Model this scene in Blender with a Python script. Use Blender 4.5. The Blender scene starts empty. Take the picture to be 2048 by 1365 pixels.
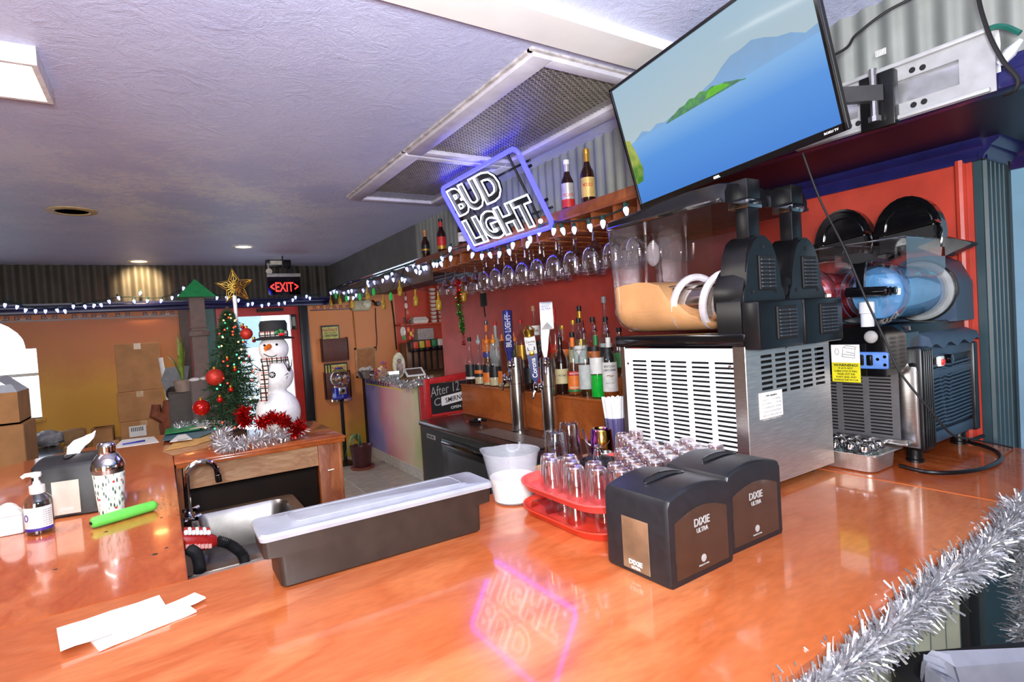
import bpy, bmesh, math, random
from mathutils import Vector, Matrix
rnd = random.Random(7)
PI = math.pi
scene = bpy.context.scene
COL = scene.collection
# ---------------------------------------------------------------- camera
# axes: +X towards the wall behind the bar, +Y along the bar to the far wall, z = 0 is the bar counter top
FPX, YAW, PITCH, ROLL = 1102.42, 0.568519, 0.0286764, 0.0639957
_f = Vector((math.sin(YAW)*math.cos(PITCH), math.cos(YAW)*math.cos(PITCH), -math.sin(PITCH)))
_r = Vector((math.cos(YAW), -math.sin(YAW), 0)); _d = _f.cross(_r)
CR = math.cos(ROLL)*_r + math.sin(ROLL)*_d
CD = -math.sin(ROLL)*_r + math.cos(ROLL)*_d
CAM = Vector((0, 0, 0.5))
cam = bpy.data.cameras.new('camera'); cam.sensor_width = 36; cam.lens = 36*FPX/2048
cam.clip_start = .02
camo = bpy.data.objects.new('camera', cam); COL.objects.link(camo)
camo.matrix_world = Matrix(((CR.x, -CD.x, -_f.x, CAM.x), (CR.y, -CD.y, -_f.y, CAM.y), (CR.z, -CD.z, -_f.z, CAM.z), (0, 0, 0, 1)))
scene.camera = camo
def at(px, py, x=None, y=None, z=None):
    """point of the place seen at a pixel of the photograph, on the plane x=, y= or z="""
    d = (px-1024)*CR + (py-682.5)*CD + FPX*_f
    if x is not None: t = (x-CAM.x)/d.x
    elif y is not None: t = (y-CAM.y)/d.y
    else: t = (z-CAM.z)/d.z
    return CAM + t*d
# ---------------------------------------------------------------- world, light, exposure
w = bpy.data.worlds.new('world'); scene.world = w; w.use_nodes = True
wn = w.node_tree.nodes; bg = wn['Background']; bg.inputs[0].default_value = (.80, .88, 1, 1); bg.inputs[1].default_value = 5.0
vs = scene.view_settings
vs.view_transform = 'Standard'; vs.look = 'None'; vs.gamma = 1; vs.use_curve_mapping = False; vs.exposure = -0.07
def area(name, loc, target, size, power, color=(1, 1, 1), sy=None):
    l = bpy.data.lights.new(name, 'AREA'); l.energy = power; l.size = size; l.color = color
    if sy: l.shape = 'RECTANGLE'; l.size_y = sy
    o = bpy.data.objects.new(name, l); COL.objects.link(o); o.location = loc
    o.rotation_euler = (Vector(target)-Vector(loc)).to_track_quat('-Z', 'Y').to_euler()
    return o
def point(name, loc, power, color=(1, 1, 1), r=.02, parent=None):
    l = bpy.data.lights.new(name, 'POINT'); l.energy = power; l.color = color; l.shadow_soft_size = r
    o = bpy.data.objects.new(name, l); COL.objects.link(o); o.location = loc
    return o
# the photographer's flash, bounced off the ceiling, and an added fill light standing in for unseen front windows
area('bounce_flash', (-.05, -.12, .62), (.45, .75, 1.39), .25, 86, (.95, .97, 1))
area('front_window_fill', (-2.3, -3.0, .55), (1.6, 2.6, .2), 2.2, 150, (1, .98, .96), 1.6)
# ---------------------------------------------------------------- mesh helpers
ORG = {}
def setp(o, **k):
    for a, b in k.items():
        if b is not None: o[a] = b
def thing(name, label, cat, loc=(0, 0, 0), group=None, kind=None):
    o = bpy.data.objects.new(name, None); COL.objects.link(o); o.location = loc
    o.empty_display_size = .05
    ORG[o.name] = Vector(loc); setp(o, label=label, category=cat, group=group, kind=kind)
    return o
class MB:
    def __init__(s): s.v = []; s.f = []
    def add(s, V, F, M=None):
        b = len(s.v)
        s.v += [tuple(M @ Vector(p)) if M is not None else tuple(p) for p in V]
        s.f += [tuple(i+b for i in f) for f in F]
        return s
    def bm(s, bm, M=None):
        bm.verts.index_update()
        s.add([v.co[:] for v in bm.verts], [[v.index for v in f.verts] for f in bm.faces], M); bm.free(); return s
    def box(s, x0, x1, y0, y1, z0, z1, r=0, seg=2, M=None):
        b = bmesh.new(); bmesh.ops.create_cube(b, size=1)
        for v in b.verts: v.co = Vector(((x0+x1)/2+v.co.x*(x1-x0), (y0+y1)/2+v.co.y*(y1-y0), (z0+z1)/2+v.co.z*(z1-z0)))
        if r: bmesh.ops.bevel(b, geom=b.edges[:], offset=r, segments=seg, profile=.5, affect='EDGES')
        return s.bm(b, M)
    def lathe(s, prof, n=20, c=(0, 0, 0), M=None, cap=True):
        V = []; F = []
        for r, z in prof:
            for k in range(n):
                a = 2*PI*k/n; V.append((c[0]+r*math.cos(a), c[1]+r*math.sin(a), c[2]+z))
        for i in range(len(prof)-1):
            for k in range(n):
                k2 = (k+1) % n; F.append((i*n+k, i*n+k2, (i+1)*n+k2, (i+1)*n+k))
        if cap:
            if prof[0][0] > 1e-4: F.append(tuple(reversed(range(n))))
            if prof[-1][0] > 1e-4: F.append(tuple((len(prof)-1)*n+k for k in range(n)))
        return s.add(V, F, M)
    def loft(s, secs, closed=True, cap=True):
        n = len(secs[0]); V = [p for q in secs for p in q]; F = []
        for i in range(len(secs)-1):
            for k in range(n if closed else n-1):
                k2 = (k+1) % n; F.append((i*n+k, i*n+k2, (i+1)*n+k2, (i+1)*n+k))
        if cap: F.append(tuple(reversed(range(n)))); F.append(tuple((len(secs)-1)*n+k for k in range(n)))
        return s.add(V, F)
    def tube(s, pts, r, n=8, cap=True):
        pts = [Vector(p) for p in pts]; secs = []; up = Vector((0, 0, 1)); N = None
        for i, p in enumerate(pts):
            t = (pts[min(i+1, len(pts)-1)]-pts[max(i-1, 0)])
            t = t.normalized() if t.length > 1e-9 else Vector((0, 0, 1))
            if N is None:
                N = t.cross(up); N = t.cross(Vector((1, 0, 0))) if N.length < 1e-3 else N
            N = (N - t*N.dot(t)); N = N.normalized() if N.length > 1e-6 else t.orthogonal().normalized()
            B = t.cross(N); rr = r[i] if isinstance(r, (list, tuple)) else r
            secs.append([p+(N*math.cos(2*PI*k/n)+B*math.sin(2*PI*k/n))*rr for k in range(n)])
        return s.loft(secs, True, cap)
    def prism(s, poly, a, b, ax='z', M=None):
        """2-D outline extruded along an axis; poly is (x,y) for z, (x,z) for y, (y,z) for x"""
        def m(p, h): return {'z': (p[0], p[1], h), 'y': (p[0], h, p[1]), 'x': (h, p[0], p[1])}[ax]
        n = len(poly); V = [m(p, a) for p in poly]+[m(p, b) for p in poly]
        F = [tuple(range(n)), tuple(range(2*n-1, n-1, -1))]+[(k, k+n, (k+1) % n+n, (k+1) % n) for k in range(n)]
        return s.add(V, F, M)
    def sphere(s, c, r, n=12, m=8, sc=(1, 1, 1), M=None):
        V = [(c[0], c[1], c[2]-r*sc[2])]
        for i in range(1, m):
            t = -PI/2+PI*i/m
            for k in range(n):
                a = 2*PI*k/n; V.append((c[0]+r*sc[0]*math.cos(t)*math.cos(a), c[1]+r*sc[1]*math.cos(t)*math.sin(a), c[2]+r*sc[2]*math.sin(t)))
        V.append((c[0], c[1], c[2]+r*sc[2])); F = []
        for k in range(n): F.append((0, 1+(k+1) % n, 1+k))
        for i in range(m-2):
            for k in range(n):
                k2 = (k+1) % n; F.append((1+i*n+k, 1+i*n+k2, 1+(i+1)*n+k2, 1+(i+1)*n+k))
        e = len(V)-1
        for k in range(n): F.append((e, 1+(m-2)*n+k, 1+(m-2)*n+(k+1) % n))
        return s.add(V, F, M)
    def mesh(s, name, org=None, fix=True, sharp=35):
        me = bpy.data.meshes.new(name); o = org or Vector((0, 0, 0))
        me.from_pydata([(p[0]-o[0], p[1]-o[1], p[2]-o[2]) for p in s.v], [], s.f)
        if fix:
            b = bmesh.new(); b.from_mesh(me); bmesh.ops.recalc_face_normals(b, faces=b.faces[:]); b.to_mesh(me); b.free()
        me.shade_smooth(); me.set_sharp_from_angle(angle=math.radians(sharp))
        return me
    def build(s, name, mat, parent=None, label=None, cat=None, group=None, kind=None, org=None, fix=True, sharp=35):
        if parent is not None: o_ = ORG[parent.name]
        else: o_ = Vector(org) if org is not None else Vector((0, 0, 0))
        me = s.mesh(name, o_, fix, sharp)
        if mat: me.materials.append(mat)
        o = bpy.data.objects.new(name, me); COL.objects.link(o)
        if parent is not None: o.parent = parent
        else: o.location = o_
        ORG[o.name] = o_; setp(o, label=label, category=cat, group=group, kind=kind)
        return o
def inst(src, name, parent, M, mat=None):
    """a further piece that shares mesh data with src; M places it in the parent's space"""
    o = bpy.data.objects.new(name, src.data if hasattr(src, 'data') else src); COL.objects.link(o)
    if parent is not None: o.parent = parent
    o.matrix_local = M; ORG[o.name] = ORG.get(parent.name) if parent is not None else M.translation
    return o
def dup(root, loc, rz=0, label=None, group=None, scale=None):
    r = root.copy(); COL.objects.link(r); r.location = loc; r.rotation_euler = (0, 0, rz)
    if scale: r.scale = (scale,)*3
    if label: r['label'] = label
    if group: r['group'] = group
    for ch in list(root.children):
        c = ch.copy(); COL.objects.link(c); c.parent = r
        for g in ch.children:
            d = g.copy(); COL.objects.link(d); d.parent = c
    return r
def boxo(name, mat, x0, x1, y0, y1, z0, z1, r=0, parent=None, **k):
    return MB().box(x0, x1, y0, y1, z0, z1, r).build(name, mat, parent, org=k.pop('org', None) or ((x0+x1)/2, (y0+y1)/2, z0), **k)
def frame(o, u, v):
    u = Vector(u).normalized(); v = Vector(v).normalized(); n = u.cross(v); o = Vector(o)
    return Matrix(((u.x, v.x, n.x, o.x), (u.y, v.y, n.y, o.y), (u.z, v.z, n.z, o.z), (0, 0, 0, 1)))
FX = ((1, 0, 0), (0, 0, 1))      # a face that looks to -Y
FW = ((0, -1, 0), (0, 0, 1))     # a face that looks to -X
FU = ((1, 0, 0), (0, 1, 0))
_tc = {}
def textmb(txt, h, w=None, ext=.0006, bold=0, shear=0, align='CENTER', outline=0, line=1.0):
    """lettering as geometry in the XY plane, centred, cap height h, squeezed to width w"""
    key = (txt, h, w, ext, bold, shear, align, outline, line)
    if key not in _tc:
        cu = bpy.data.curves.new('t', 'FONT'); cu.body = txt; cu.size = 1; cu.align_x = align; cu.resolution_u = 3
        cu.shear = shear; cu.offset = bold; cu.space_line = line
        if outline: cu.fill_mode = 'NONE'; cu.bevel_depth = outline; cu.bevel_resolution = 1
        else: cu.extrude = .01
        ob = bpy.data.objects.new('t', cu); COL.objects.link(ob)
        me = bpy.data.meshes.new_from_object(ob.evaluated_get(bpy.context.evaluated_depsgraph_get()))
        V = [v.co.copy() for v in me.vertices]; F = [tuple(p.vertices) for p in me.polygons]
        bpy.data.objects.remove(ob); bpy.data.curves.remove(cu); bpy.data.meshes.remove(me)
        xs = [v.x for v in V]; ys = [v.y for v in V]; x0, x1, y0, y1 = min(xs), max(xs), min(ys), max(ys)
        n = txt.count('\n')+1; sy = h/((y1-y0)/1.0) if n == 1 else h*n*1.0/(y1-y0)
        sx = w/(x1-x0) if w else sy
        zz = 1 if not outline else (sx+sy)/2
        V = [((v.x-(x0+x1)/2)*sx, (v.y-(y0+y1)/2)*sy, (v.z/.01*ext if not outline else v.z*zz)) for v in V]
        _tc[key] = (V, F)
    m = MB(); V, F = _tc[key]; m.v = list(V); m.f = list(F); return m
def text(txt, mat, parent, M, h, w=None, name='lettering', wrap=None, **k):
    """lettering on a plane frame M (world) or, with wrap=(cx,cy,R,ang), bent round an upright cylinder"""
    m = textmb(txt, h, w, **k)
    if wrap:
        cx, cy, R, ang, z = wrap; V = []
        for x, y, t in m.v:
            a = ang+x/R; V.append((cx+(R+t)*math.cos(a), cy+(R+t)*math.sin(a), z+y))
        m.v = V
    else: m.v = [tuple(M @ Vector(p)) for p in m.v]
    return m.build(name, mat, parent, fix=False)
# ---------------------------------------------------------------- materials
def lin(c):
    return tuple(((x/255)/12.92 if x/255 <= .04045 else ((x/255+.055)/1.055)**2.4) for x in c[:3])+(1,)
MATS = {}
def newmat(name):
    m = bpy.data.materials.new(name); m.use_nodes = True; nt = m.node_tree
    return m, nt, nt.nodes['Principled BSDF'], nt.nodes['Material Output']
def N(nt, t, **k):
    n = nt.nodes.new(t)
    for a, b in k.items():
        if a.startswith('i_'):
            key = a[2:]; n.inputs[int(key) if key.isdigit() else key].default_value = b
        else: setattr(n, a, b)
    return n
def coords(nt, sc=(1, 1, 1), rot=(0, 0, 0), kind='Object'):
    tc = N(nt, 'ShaderNodeTexCoord'); mp = N(nt, 'ShaderNodeMapping'); mp.inputs['Scale'].default_value = sc; mp.inputs['Rotation'].default_value = rot
    nt.links.new(tc.outputs[kind], mp.inputs[0]); return mp.outputs[0]
def ramp(nt, fac, stops, interp='LINEAR'):
    r = N(nt, 'ShaderNodeValToRGB'); e = r.color_ramp.elements; r.color_ramp.interpolation = interp
    while len(e) < len(stops): e.new(.5)
    for i, (p, c) in enumerate(stops): e[i].position = p; e[i].color = lin(c)
    nt.links.new(fac, r.inputs[0]); return r.outputs[0]
def bump(nt, b, h, strength=.2, dist=.002):
    n = N(nt, 'ShaderNodeBump'); n.inputs['Strength'].default_value = strength; n.inputs['Distance'].default_value = dist
    nt.links.new(h, n.inputs['Height']); nt.links.new(n.outputs[0], b.inputs['Normal'])
def mat(name, c, r=.5, m=0, var=.10, sc=25, bmp=0, bsc=None, stretch=(1, 1, 1), emit=0, ecol=None, coat=0, alpha=None, trans=0, sheen=0, spec=None):
    if name in MATS: return MATS[name]
    mt, nt, b, out = newmat(name)
    vec = coords(nt, stretch)
    nz = N(nt, 'ShaderNodeTexNoise', i_Scale=sc, i_Detail=4); nt.links.new(vec, nz.inputs['Vector'])
    lo = tuple(max(0, x*(1-var)) for x in c); hi = tuple(min(255, x*(1+var*.6)) for x in c)
    col = ramp(nt, nz.outputs[0], [(.3, lo), (.7, hi)])
    nt.links.new(col, b.inputs['Base Color'])
    b.inputs['Roughness'].default_value = r; b.inputs['Metallic'].default_value = m
    if coat: b.inputs['Coat Weight'].default_value = coat; b.inputs['Coat Roughness'].default_value = .06
    if spec is not None: b.inputs['Specular IOR Level'].default_value = spec
    if emit: b.inputs['Emission Color'].default_value = lin(ecol or c); b.inputs['Emission Strength'].default_value = emit
    if trans: b.inputs['Transmission Weight'].default_value = trans
    if sheen: b.inputs['Sheen Weight'].default_value = sheen
    if alpha is not None: b.inputs['Alpha'].default_value = alpha
    if bmp:
        n2 = N(nt, 'ShaderNodeTexNoise', i_Scale=bsc or sc*3, i_Detail=3); nt.links.new(vec, n2.inputs['Vector']); bump(nt, b, n2.outputs[0], bmp)
    MATS[name] = mt; return mt
def glass(name, tint=(245, 250, 250), body=.03, edge=.55, rough=.03, refl=(255, 255, 255), power=2.5):
    """thin clear wall: see-through, with reflections that grow towards the rim"""
    if name in MATS: return MATS[name]
    mt, nt, b, out = newmat(name); nt.nodes.remove(b)
    tr = N(nt, 'ShaderNodeBsdfTransparent'); tr.inputs[0].default_value = lin(tint)
    gl = N(nt, 'ShaderNodeBsdfGlossy'); gl.inputs['Roughness'].default_value = rough; gl.inputs[0].default_value = lin(refl)
    lw = N(nt, 'ShaderNodeLayerWeight', i_Blend=.5)
    nz = N(nt, 'ShaderNodeTexNoise', i_Scale=40); nt.links.new(coords(nt), nz.inputs['Vector'])
    pw = N(nt, 'ShaderNodeMath', operation='POWER'); nt.links.new(lw.outputs['Facing'], pw.inputs[0]); pw.inputs[1].default_value = power
    mr = N(nt, 'ShaderNodeMapRange', i_3=body, i_4=edge); nt.links.new(pw.outputs[0], mr.inputs[0])
    ad = N(nt, 'ShaderNodeMath', operation='MULTIPLY_ADD'); nt.links.new(nz.outputs[0], ad.inputs[0]); ad.inputs[1].default_value = .04; nt.links.new(mr.outputs[0], ad.inputs[2])
    mx = N(nt, 'ShaderNodeMixShader'); nt.links.new(ad.outputs[0], mx.inputs[0]); nt.links.new(tr.outputs[0], mx.inputs[1]); nt.links.new(gl.outputs[0], mx.inputs[2])
    nt.links.new(mx.outputs[0], out.inputs[0]); MATS[name] = mt; return mt
def frosted(name, c, alpha=.6, r=.45):
    if name in MATS: return MATS[name]
    mt = mat(name, c, r, var=.05); b = mt.node_tree.nodes['Principled BSDF']; b.inputs['Alpha'].default_value = alpha
    return mt
def wood(name, a, b_, c, r=.3, coat=0, sc=3.0, stretch=(1, 1, 1), rot=(0, 0, 0), dist=2.5, fine=60, bmp=.03):
    if name in MATS: return MATS[name]
    mt, nt, b, out = newmat(name); vec = coords(nt, stretch, rot)
    n1 = N(nt, 'ShaderNodeTexNoise', i_Scale=sc, i_Detail=5, i_Distortion=dist); nt.links.new(vec, n1.inputs['Vector'])
    n2 = N(nt, 'ShaderNodeTexNoise', i_Scale=fine, i_Detail=3); nt.links.new(vec, n2.inputs['Vector'])
    c1 = ramp(nt, n1.outputs[0], [(.28, a), (.48, b_), (.56, a), (.75, c)]); c2 = ramp(nt, n2.outputs[0], [(.35, (205, 205, 205)), (.65, (255, 255, 255))])
    mx = N(nt, 'ShaderNodeMix', data_type='RGBA', blend_type='MULTIPLY'); mx.inputs[0].default_value = .35
    nt.links.new(c1, mx.inputs[6]); nt.links.new(c2, mx.inputs[7]); nt.links.new(mx.outputs[2], b.inputs['Base Color'])
    b.inputs['Roughness'].default_value = r
    if coat: b.inputs['Coat Weight'].default_value = coat; b.inputs['Coat Roughness'].default_value = .05
    bump(nt, b, n2.outputs[0], bmp); MATS[name] = mt; return mt
def emis(name, c, s, var=0):
    if name in MATS: return MATS[name]
    mt, nt, b, out = newmat(name)
    b.inputs['Base Color'].default_value = lin(c); b.inputs['Emission Color'].default_value = lin(c); b.inputs['Emission Strength'].default_value = s
    nz = N(nt, 'ShaderNodeTexNoise', i_Scale=30); nt.links.new(coords(nt), nz.inputs['Vector'])
    mr = N(nt, 'ShaderNodeMapRange', i_3=s*.92, i_4=s*1.08); nt.links.new(nz.outputs[0], mr.inputs[0]); nt.links.new(mr.outputs[0], b.inputs['Emission Strength'])
    MATS[name] = mt; return mt
BLACK = mat('black_plastic', (13, 13, 15), .33, var=.2)
BLACKG = mat('black_gloss', (12, 12, 15), .12, var=.2, coat=.4)
BLACKM = mat('matt_black', (16, 15, 17), .7, var=.2)
WHITE = mat('white_plastic', (232, 230, 226), .4, var=.04)
PAPER = mat('paper', (240, 238, 236), .75, var=.03)
STEEL = mat('brushed_steel', (186, 184, 182), .28, 1, var=.08, sc=40, stretch=(1, 1, 12), bmp=.02)
STEELH = mat('steel_horizontal_grain', (206, 198, 192), .4, .9, var=.08, sc=20, stretch=(1, 14, 14), bmp=.02)
CHROME = mat('chrome', (225, 225, 228), .06, 1, var=.03)
GOLD = mat('gold', (206, 166, 70), .3, 1, var=.15, sc=60)
INK = mat('black_print', (18, 18, 20), .6)
GREYINK = mat('grey_print', (170, 168, 166), .5)
WHITEINK = mat('white_print', (238, 238, 238), .5)
NAVY = mat('navy_paint', (28, 28, 78), .28, var=.15, sc=12, bmp=.1, bsc=30)
RED = mat('red_paint', (188, 62, 46), .42, var=.10, sc=6, bmp=.25, bsc=45)
GLASS = glass('clear_glass')
# ================================================================ the setting
ZF, ZC, YF, XW, XFA = -1.05, 1.39, 7.1, 2.373, 1.86     # floor, ceiling, far wall, wall behind the bar, soffit face
def struct(o): o['kind'] = 'structure'; return o
def corrug(ax, a0, a1, z0, z1, base, amp, pitch, th=.003, per=8):
    n = int((a1-a0)/pitch*per); P = []
    for i in range(n+1):
        a = a0+(a1-a0)*i/n; P.append((a, base+amp*math.sin(2*PI*(a-a0)/pitch)))
    m = MB(); secs = []
    poly = [(a, o_) for a, o_ in P]+[(a, o_+th) for a, o_ in reversed(P)]
    def pt(a, o_, z): return (a, o_, z) if ax == 'x' else (o_, a, z)
    k = len(P)
    V = [pt(a, o_, z) for z in (z0, z1) for a, o_ in poly]; L = len(poly)
    F = [(i, (i+1) % L, (i+1) % L+L, i+L) for i in range(L)]
    for zoff in (0, L):
        for i in range(k-1): F.append((zoff+i, zoff+i+1, zoff+L-2-i, zoff+L-1-i))
    return m.add(V, F)
# ---- floor: slab with tiles where they show
def tile_mat(name, c, g):
    mt, nt, b, out = newmat(name); vec = coords(nt)
    br = N(nt, 'ShaderNodeTexBrick', offset=0.0); br.inputs['Scale'].default_value = 1.0
    br.inputs['Brick Width'].default_value = .305; br.inputs['Row Height'].default_value = .305; br.inputs['Mortar Size'].default_value = .004
    br.inputs['Color1'].default_value = lin(c); br.inputs['Color2'].default_value = lin(tuple(x*.93 for x in c)); br.inputs['Mortar'].default_value = lin(g)
    nt.links.new(vec, br.inputs['Vector']); nt.links.new(br.outputs[0], b.inputs['Base Color']); b.inputs['Roughness'].default_value = .35
    return mt
floor = struct(boxo('floor', tile_mat('floor_tile_far', (150, 138, 126), (70, 62, 56)), -4.5, 4.6, -3.4, YF, ZF-.16, ZF-.006))
TILE = mat('floor_tile_glaze', (178, 168, 156), .3, var=.12, sc=9)
t0 = None
for i in range(5):
    for j in range(11):
        x0 = .68+.305*i; y0 = 3.75+.305*j
        if x0+.3 > 2.2 or y0+.3 > YF: continue
        if t0 is None: t0 = MB().box(-.15, .15, -.15, .15, -.006, 0, .002, 1).mesh('floor_tile'); t0.materials.append(TILE)
        inst(t0, 'floor_tile', floor, Matrix.Translation(Vector((x0+.15, y0+.15, ZF))-ORG['floor']))
# ---- ceiling
def ceil_mat():
    mt, nt, b, out = newmat('ceiling_plaster'); vec = coords(nt)
    v1 = N(nt, 'ShaderNodeTexVoronoi', feature='DISTANCE_TO_EDGE', i_Scale=9); n0 = N(nt, 'ShaderNodeTexNoise', i_Scale=7, i_Detail=6, i_Distortion=1.2)
    nt.links.new(vec, n0.inputs['Vector'])
    mxv = N(nt, 'ShaderNodeMix', data_type='RGBA'); mxv.inputs[0].default_value = .35; nt.links.new(vec, mxv.inputs[6]); nt.links.new(n0.outputs['Color'], mxv.inputs[7])
    nt.links.new(mxv.outputs[2], v1.inputs['Vector'])
    n2 = N(nt, 'ShaderNodeTexNoise', i_Scale=55, i_Detail=5, i_Roughness=.65, i_Distortion=2.5); nt.links.new(vec, n2.inputs['Vector'])
    wr = N(nt, 'ShaderNodeTexNoise', i_Scale=1.7, i_Detail=6, i_Roughness=.7); nt.links.new(vec, wr.inputs['Vector'])
    fl = N(nt, 'ShaderNodeTexNoise', i_Scale=26, i_Detail=8, i_Roughness=.85); nt.links.new(coords(nt, (1, 2.2, 1)), fl.inputs['Vector'])
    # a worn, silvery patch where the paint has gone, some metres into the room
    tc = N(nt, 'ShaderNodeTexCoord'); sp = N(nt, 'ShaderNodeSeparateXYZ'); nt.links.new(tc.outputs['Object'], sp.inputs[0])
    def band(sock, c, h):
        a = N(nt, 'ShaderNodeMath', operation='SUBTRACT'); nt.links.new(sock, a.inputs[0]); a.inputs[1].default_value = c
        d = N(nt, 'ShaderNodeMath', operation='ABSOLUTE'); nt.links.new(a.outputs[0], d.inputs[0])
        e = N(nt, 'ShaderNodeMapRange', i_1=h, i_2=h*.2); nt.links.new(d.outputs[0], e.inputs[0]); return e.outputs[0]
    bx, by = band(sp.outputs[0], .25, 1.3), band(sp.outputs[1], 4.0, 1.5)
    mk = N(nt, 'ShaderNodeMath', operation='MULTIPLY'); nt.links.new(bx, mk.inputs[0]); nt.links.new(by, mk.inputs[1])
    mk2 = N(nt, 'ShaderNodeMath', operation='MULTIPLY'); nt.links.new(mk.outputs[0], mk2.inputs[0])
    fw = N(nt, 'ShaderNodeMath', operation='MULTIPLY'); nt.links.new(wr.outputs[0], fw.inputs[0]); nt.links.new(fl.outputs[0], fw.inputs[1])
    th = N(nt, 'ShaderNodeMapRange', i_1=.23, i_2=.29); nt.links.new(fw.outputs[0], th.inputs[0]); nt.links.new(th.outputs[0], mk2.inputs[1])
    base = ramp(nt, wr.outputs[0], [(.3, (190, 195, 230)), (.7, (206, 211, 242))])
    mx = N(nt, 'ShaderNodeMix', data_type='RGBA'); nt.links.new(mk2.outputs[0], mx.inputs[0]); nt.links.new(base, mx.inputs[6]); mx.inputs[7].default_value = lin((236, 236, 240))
    nt.links.new(mx.outputs[2], b.inputs['Base Color']); b.inputs['Roughness'].default_value = .42
    ad = N(nt, 'ShaderNodeMath', operation='MULTIPLY_ADD'); nt.links.new(v1.outputs[0], ad.inputs[0]); ad.inputs[1].default_value = 1.2; nt.links.new(n2.outputs[0], ad.inputs[2])
    bump(nt, b, ad.outputs[0], .55, .007)
    return mt
CEIL = ceil_mat()
GX0, GX1, GY0, GY1, GYM = 1.115, 1.69, 1.46, 3.53, 2.55
mb = MB()
for a in ((-4.5, GX0, -3.4, YF), (GX1, 4.6, -3.4, YF), (GX0, GX1, -3.4, GY0), (GX0, GX1, GY1, YF)): mb.box(*a, ZC, ZC+.05)
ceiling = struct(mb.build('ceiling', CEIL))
boxo('duct_box', BLACKM, GX0, GX1, GY0, GY1, ZC+.05, ZC+.35, parent=ceiling)
# ---- return air grilles
GRF = mat('grille_paint', (206, 204, 216), .4, var=.06, sc=14)
GRM = mat('grille_mesh_metal', (196, 190, 172), .45, .3, var=.1)
for y0, y1, lab in ((GY0, GYM-.01, 'large framed return air grille in the ceiling, beside the white beam'), (GYM+.01, GY1, 'smaller framed return air grille in the ceiling, behind the neon sign')):
    t = thing('ceiling_grille', lab, 'grille', ((GX0+GX1)/2, (y0+y1)/2, ZC-.02), 'ceiling air grilles')
    f = MB(); W = .05
    f.box(GX0-.03, GX0+W, y0, y1, ZC-.022, ZC, .003); f.box(GX1-W, GX1+.03, y0, y1, ZC-.022, ZC, .003)
    f.box(GX0+W, GX1-W, y0, y0+W, ZC-.022, ZC, .003); f.box(GX0+W, GX1-W, y1-W, y1, ZC-.022, ZC, .003)
    f.build('grille_frame', GRF, t)
    f = MB(); f.box(GX0-.045, GX1+.045, y0-.014, y0+.012, ZC-.008, ZC); f.box(GX0-.045, GX0-.02, y0, y1, ZC-.008, ZC); f.build('caulk_bead', mat('caulk', (198, 192, 190), .6, var=.2, sc=30, bmp=.5), t)
    s = MB(); X0, X1, Y0, Y1 = GX0+W, GX1-W, y0+W, y1-W; p = .024
    for sgn in (1, -1):
        c = -(X1-X0) if sgn == 1 else 0
        k = c
        while k < (Y1-Y0)+((X1-X0) if sgn == -1 else 0):
            # line y = Y0 + k + sgn*(x-X0)*.55
            pts = []
            for x in (X0, X1):
                pts.append((x, Y0+k+sgn*(x-X0)*.55))
            (xa, ya), (xb, yb) = pts
            def clip(xa, ya, xb, yb):
                t0_, t1_ = 0, 1; dy = yb-ya
                for lo, sg in ((Y0, 1), (Y1, -1)):
                    a = (ya-lo)*sg; b_ = (yb-lo)*sg
                    if a < 0 and b_ < 0: return None
                    if a < 0: t0_ = max(t0_, a/(a-b_))
                    elif b_ < 0: t1_ = min(t1_, a/(a-b_))
                return (t0_, t1_) if t1_ > t0_ else None
            c_ = clip(xa, ya, xb, yb)
            if c_:
                A = Vector((xa+(xb-xa)*c_[0], ya+(yb-ya)*c_[0], ZC-.004)); B = Vector((xa+(xb-xa)*c_[1], ya+(yb-ya)*c_[1], ZC-.004))
                d = (B-A); 
                if d.length > .01:
                    n = Vector((-d.y, d.x, 0)).normalized()*.0024
                    s.add([A-n, A+n, B+n, B-n, A-n+Vector((0, 0, .005)), A+n+Vector((0, 0, .005)), B+n+Vector((0, 0, .005)), B-n+Vector((0, 0, .005))], [(0, 1, 2, 3), (4, 5, 6, 7), (0, 1, 5, 4), (2, 3, 7, 6)])
            k += p
    o = s.build('wire_mesh', GRM, t, fix=False); o['kind'] = 'stuff'
# white ceiling beam
BEAM = mat('beam_white', (236, 234, 230), .4, var=.03, sc=6)
bt = struct(boxo('trim_1', BEAM, -2.0, 1.86, 1.225, 1.365, ZC-.035, ZC))
boxo('beam_side_strip', mat('dark_strip', (70, 60, 90), .8), -2.0, 1.86, 1.365, 1.375, ZC-.012, ZC, parent=bt)  # narrow dark strip along the far side of the beam
# ---- far wall
def sponge(name, top, mid, low, z0, z1):
    mt, nt, b, out = newmat(name); tc = N(nt, 'ShaderNodeTexCoord'); sp = N(nt, 'ShaderNodeSeparateXYZ'); nt.links.new(tc.outputs['Object'], sp.inputs[0])
    nz = N(nt, 'ShaderNodeTexNoise', i_Scale=1.6, i_Detail=5, i_Roughness=.6); nt.links.new(tc.outputs['Object'], nz.inputs['Vector'])
    a = N(nt, 'ShaderNodeMath', operation='MULTIPLY_ADD'); nt.links.new(nz.outputs[0], a.inputs[0]); a.inputs[1].default_value = .9; nt.links.new(sp.outputs[2], a.inputs[2])
    mr = N(nt, 'ShaderNodeMapRange', i_1=z0+.45, i_2=z1+.45); nt.links.new(a.outputs[0], mr.inputs[0])
    nt.links.new(ramp(nt, mr.outputs[0], [(0, low), (.5, mid), (1, top)]), b.inputs['Base Color']); b.inputs['Roughness'].default_value = .5
    n2 = N(nt, 'ShaderNodeTexNoise', i_Scale=60, i_Detail=3); nt.links.new(tc.outputs['Object'], n2.inputs['Vector']); bump(nt, b, n2.outputs[0], .15)
    return mt
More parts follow.
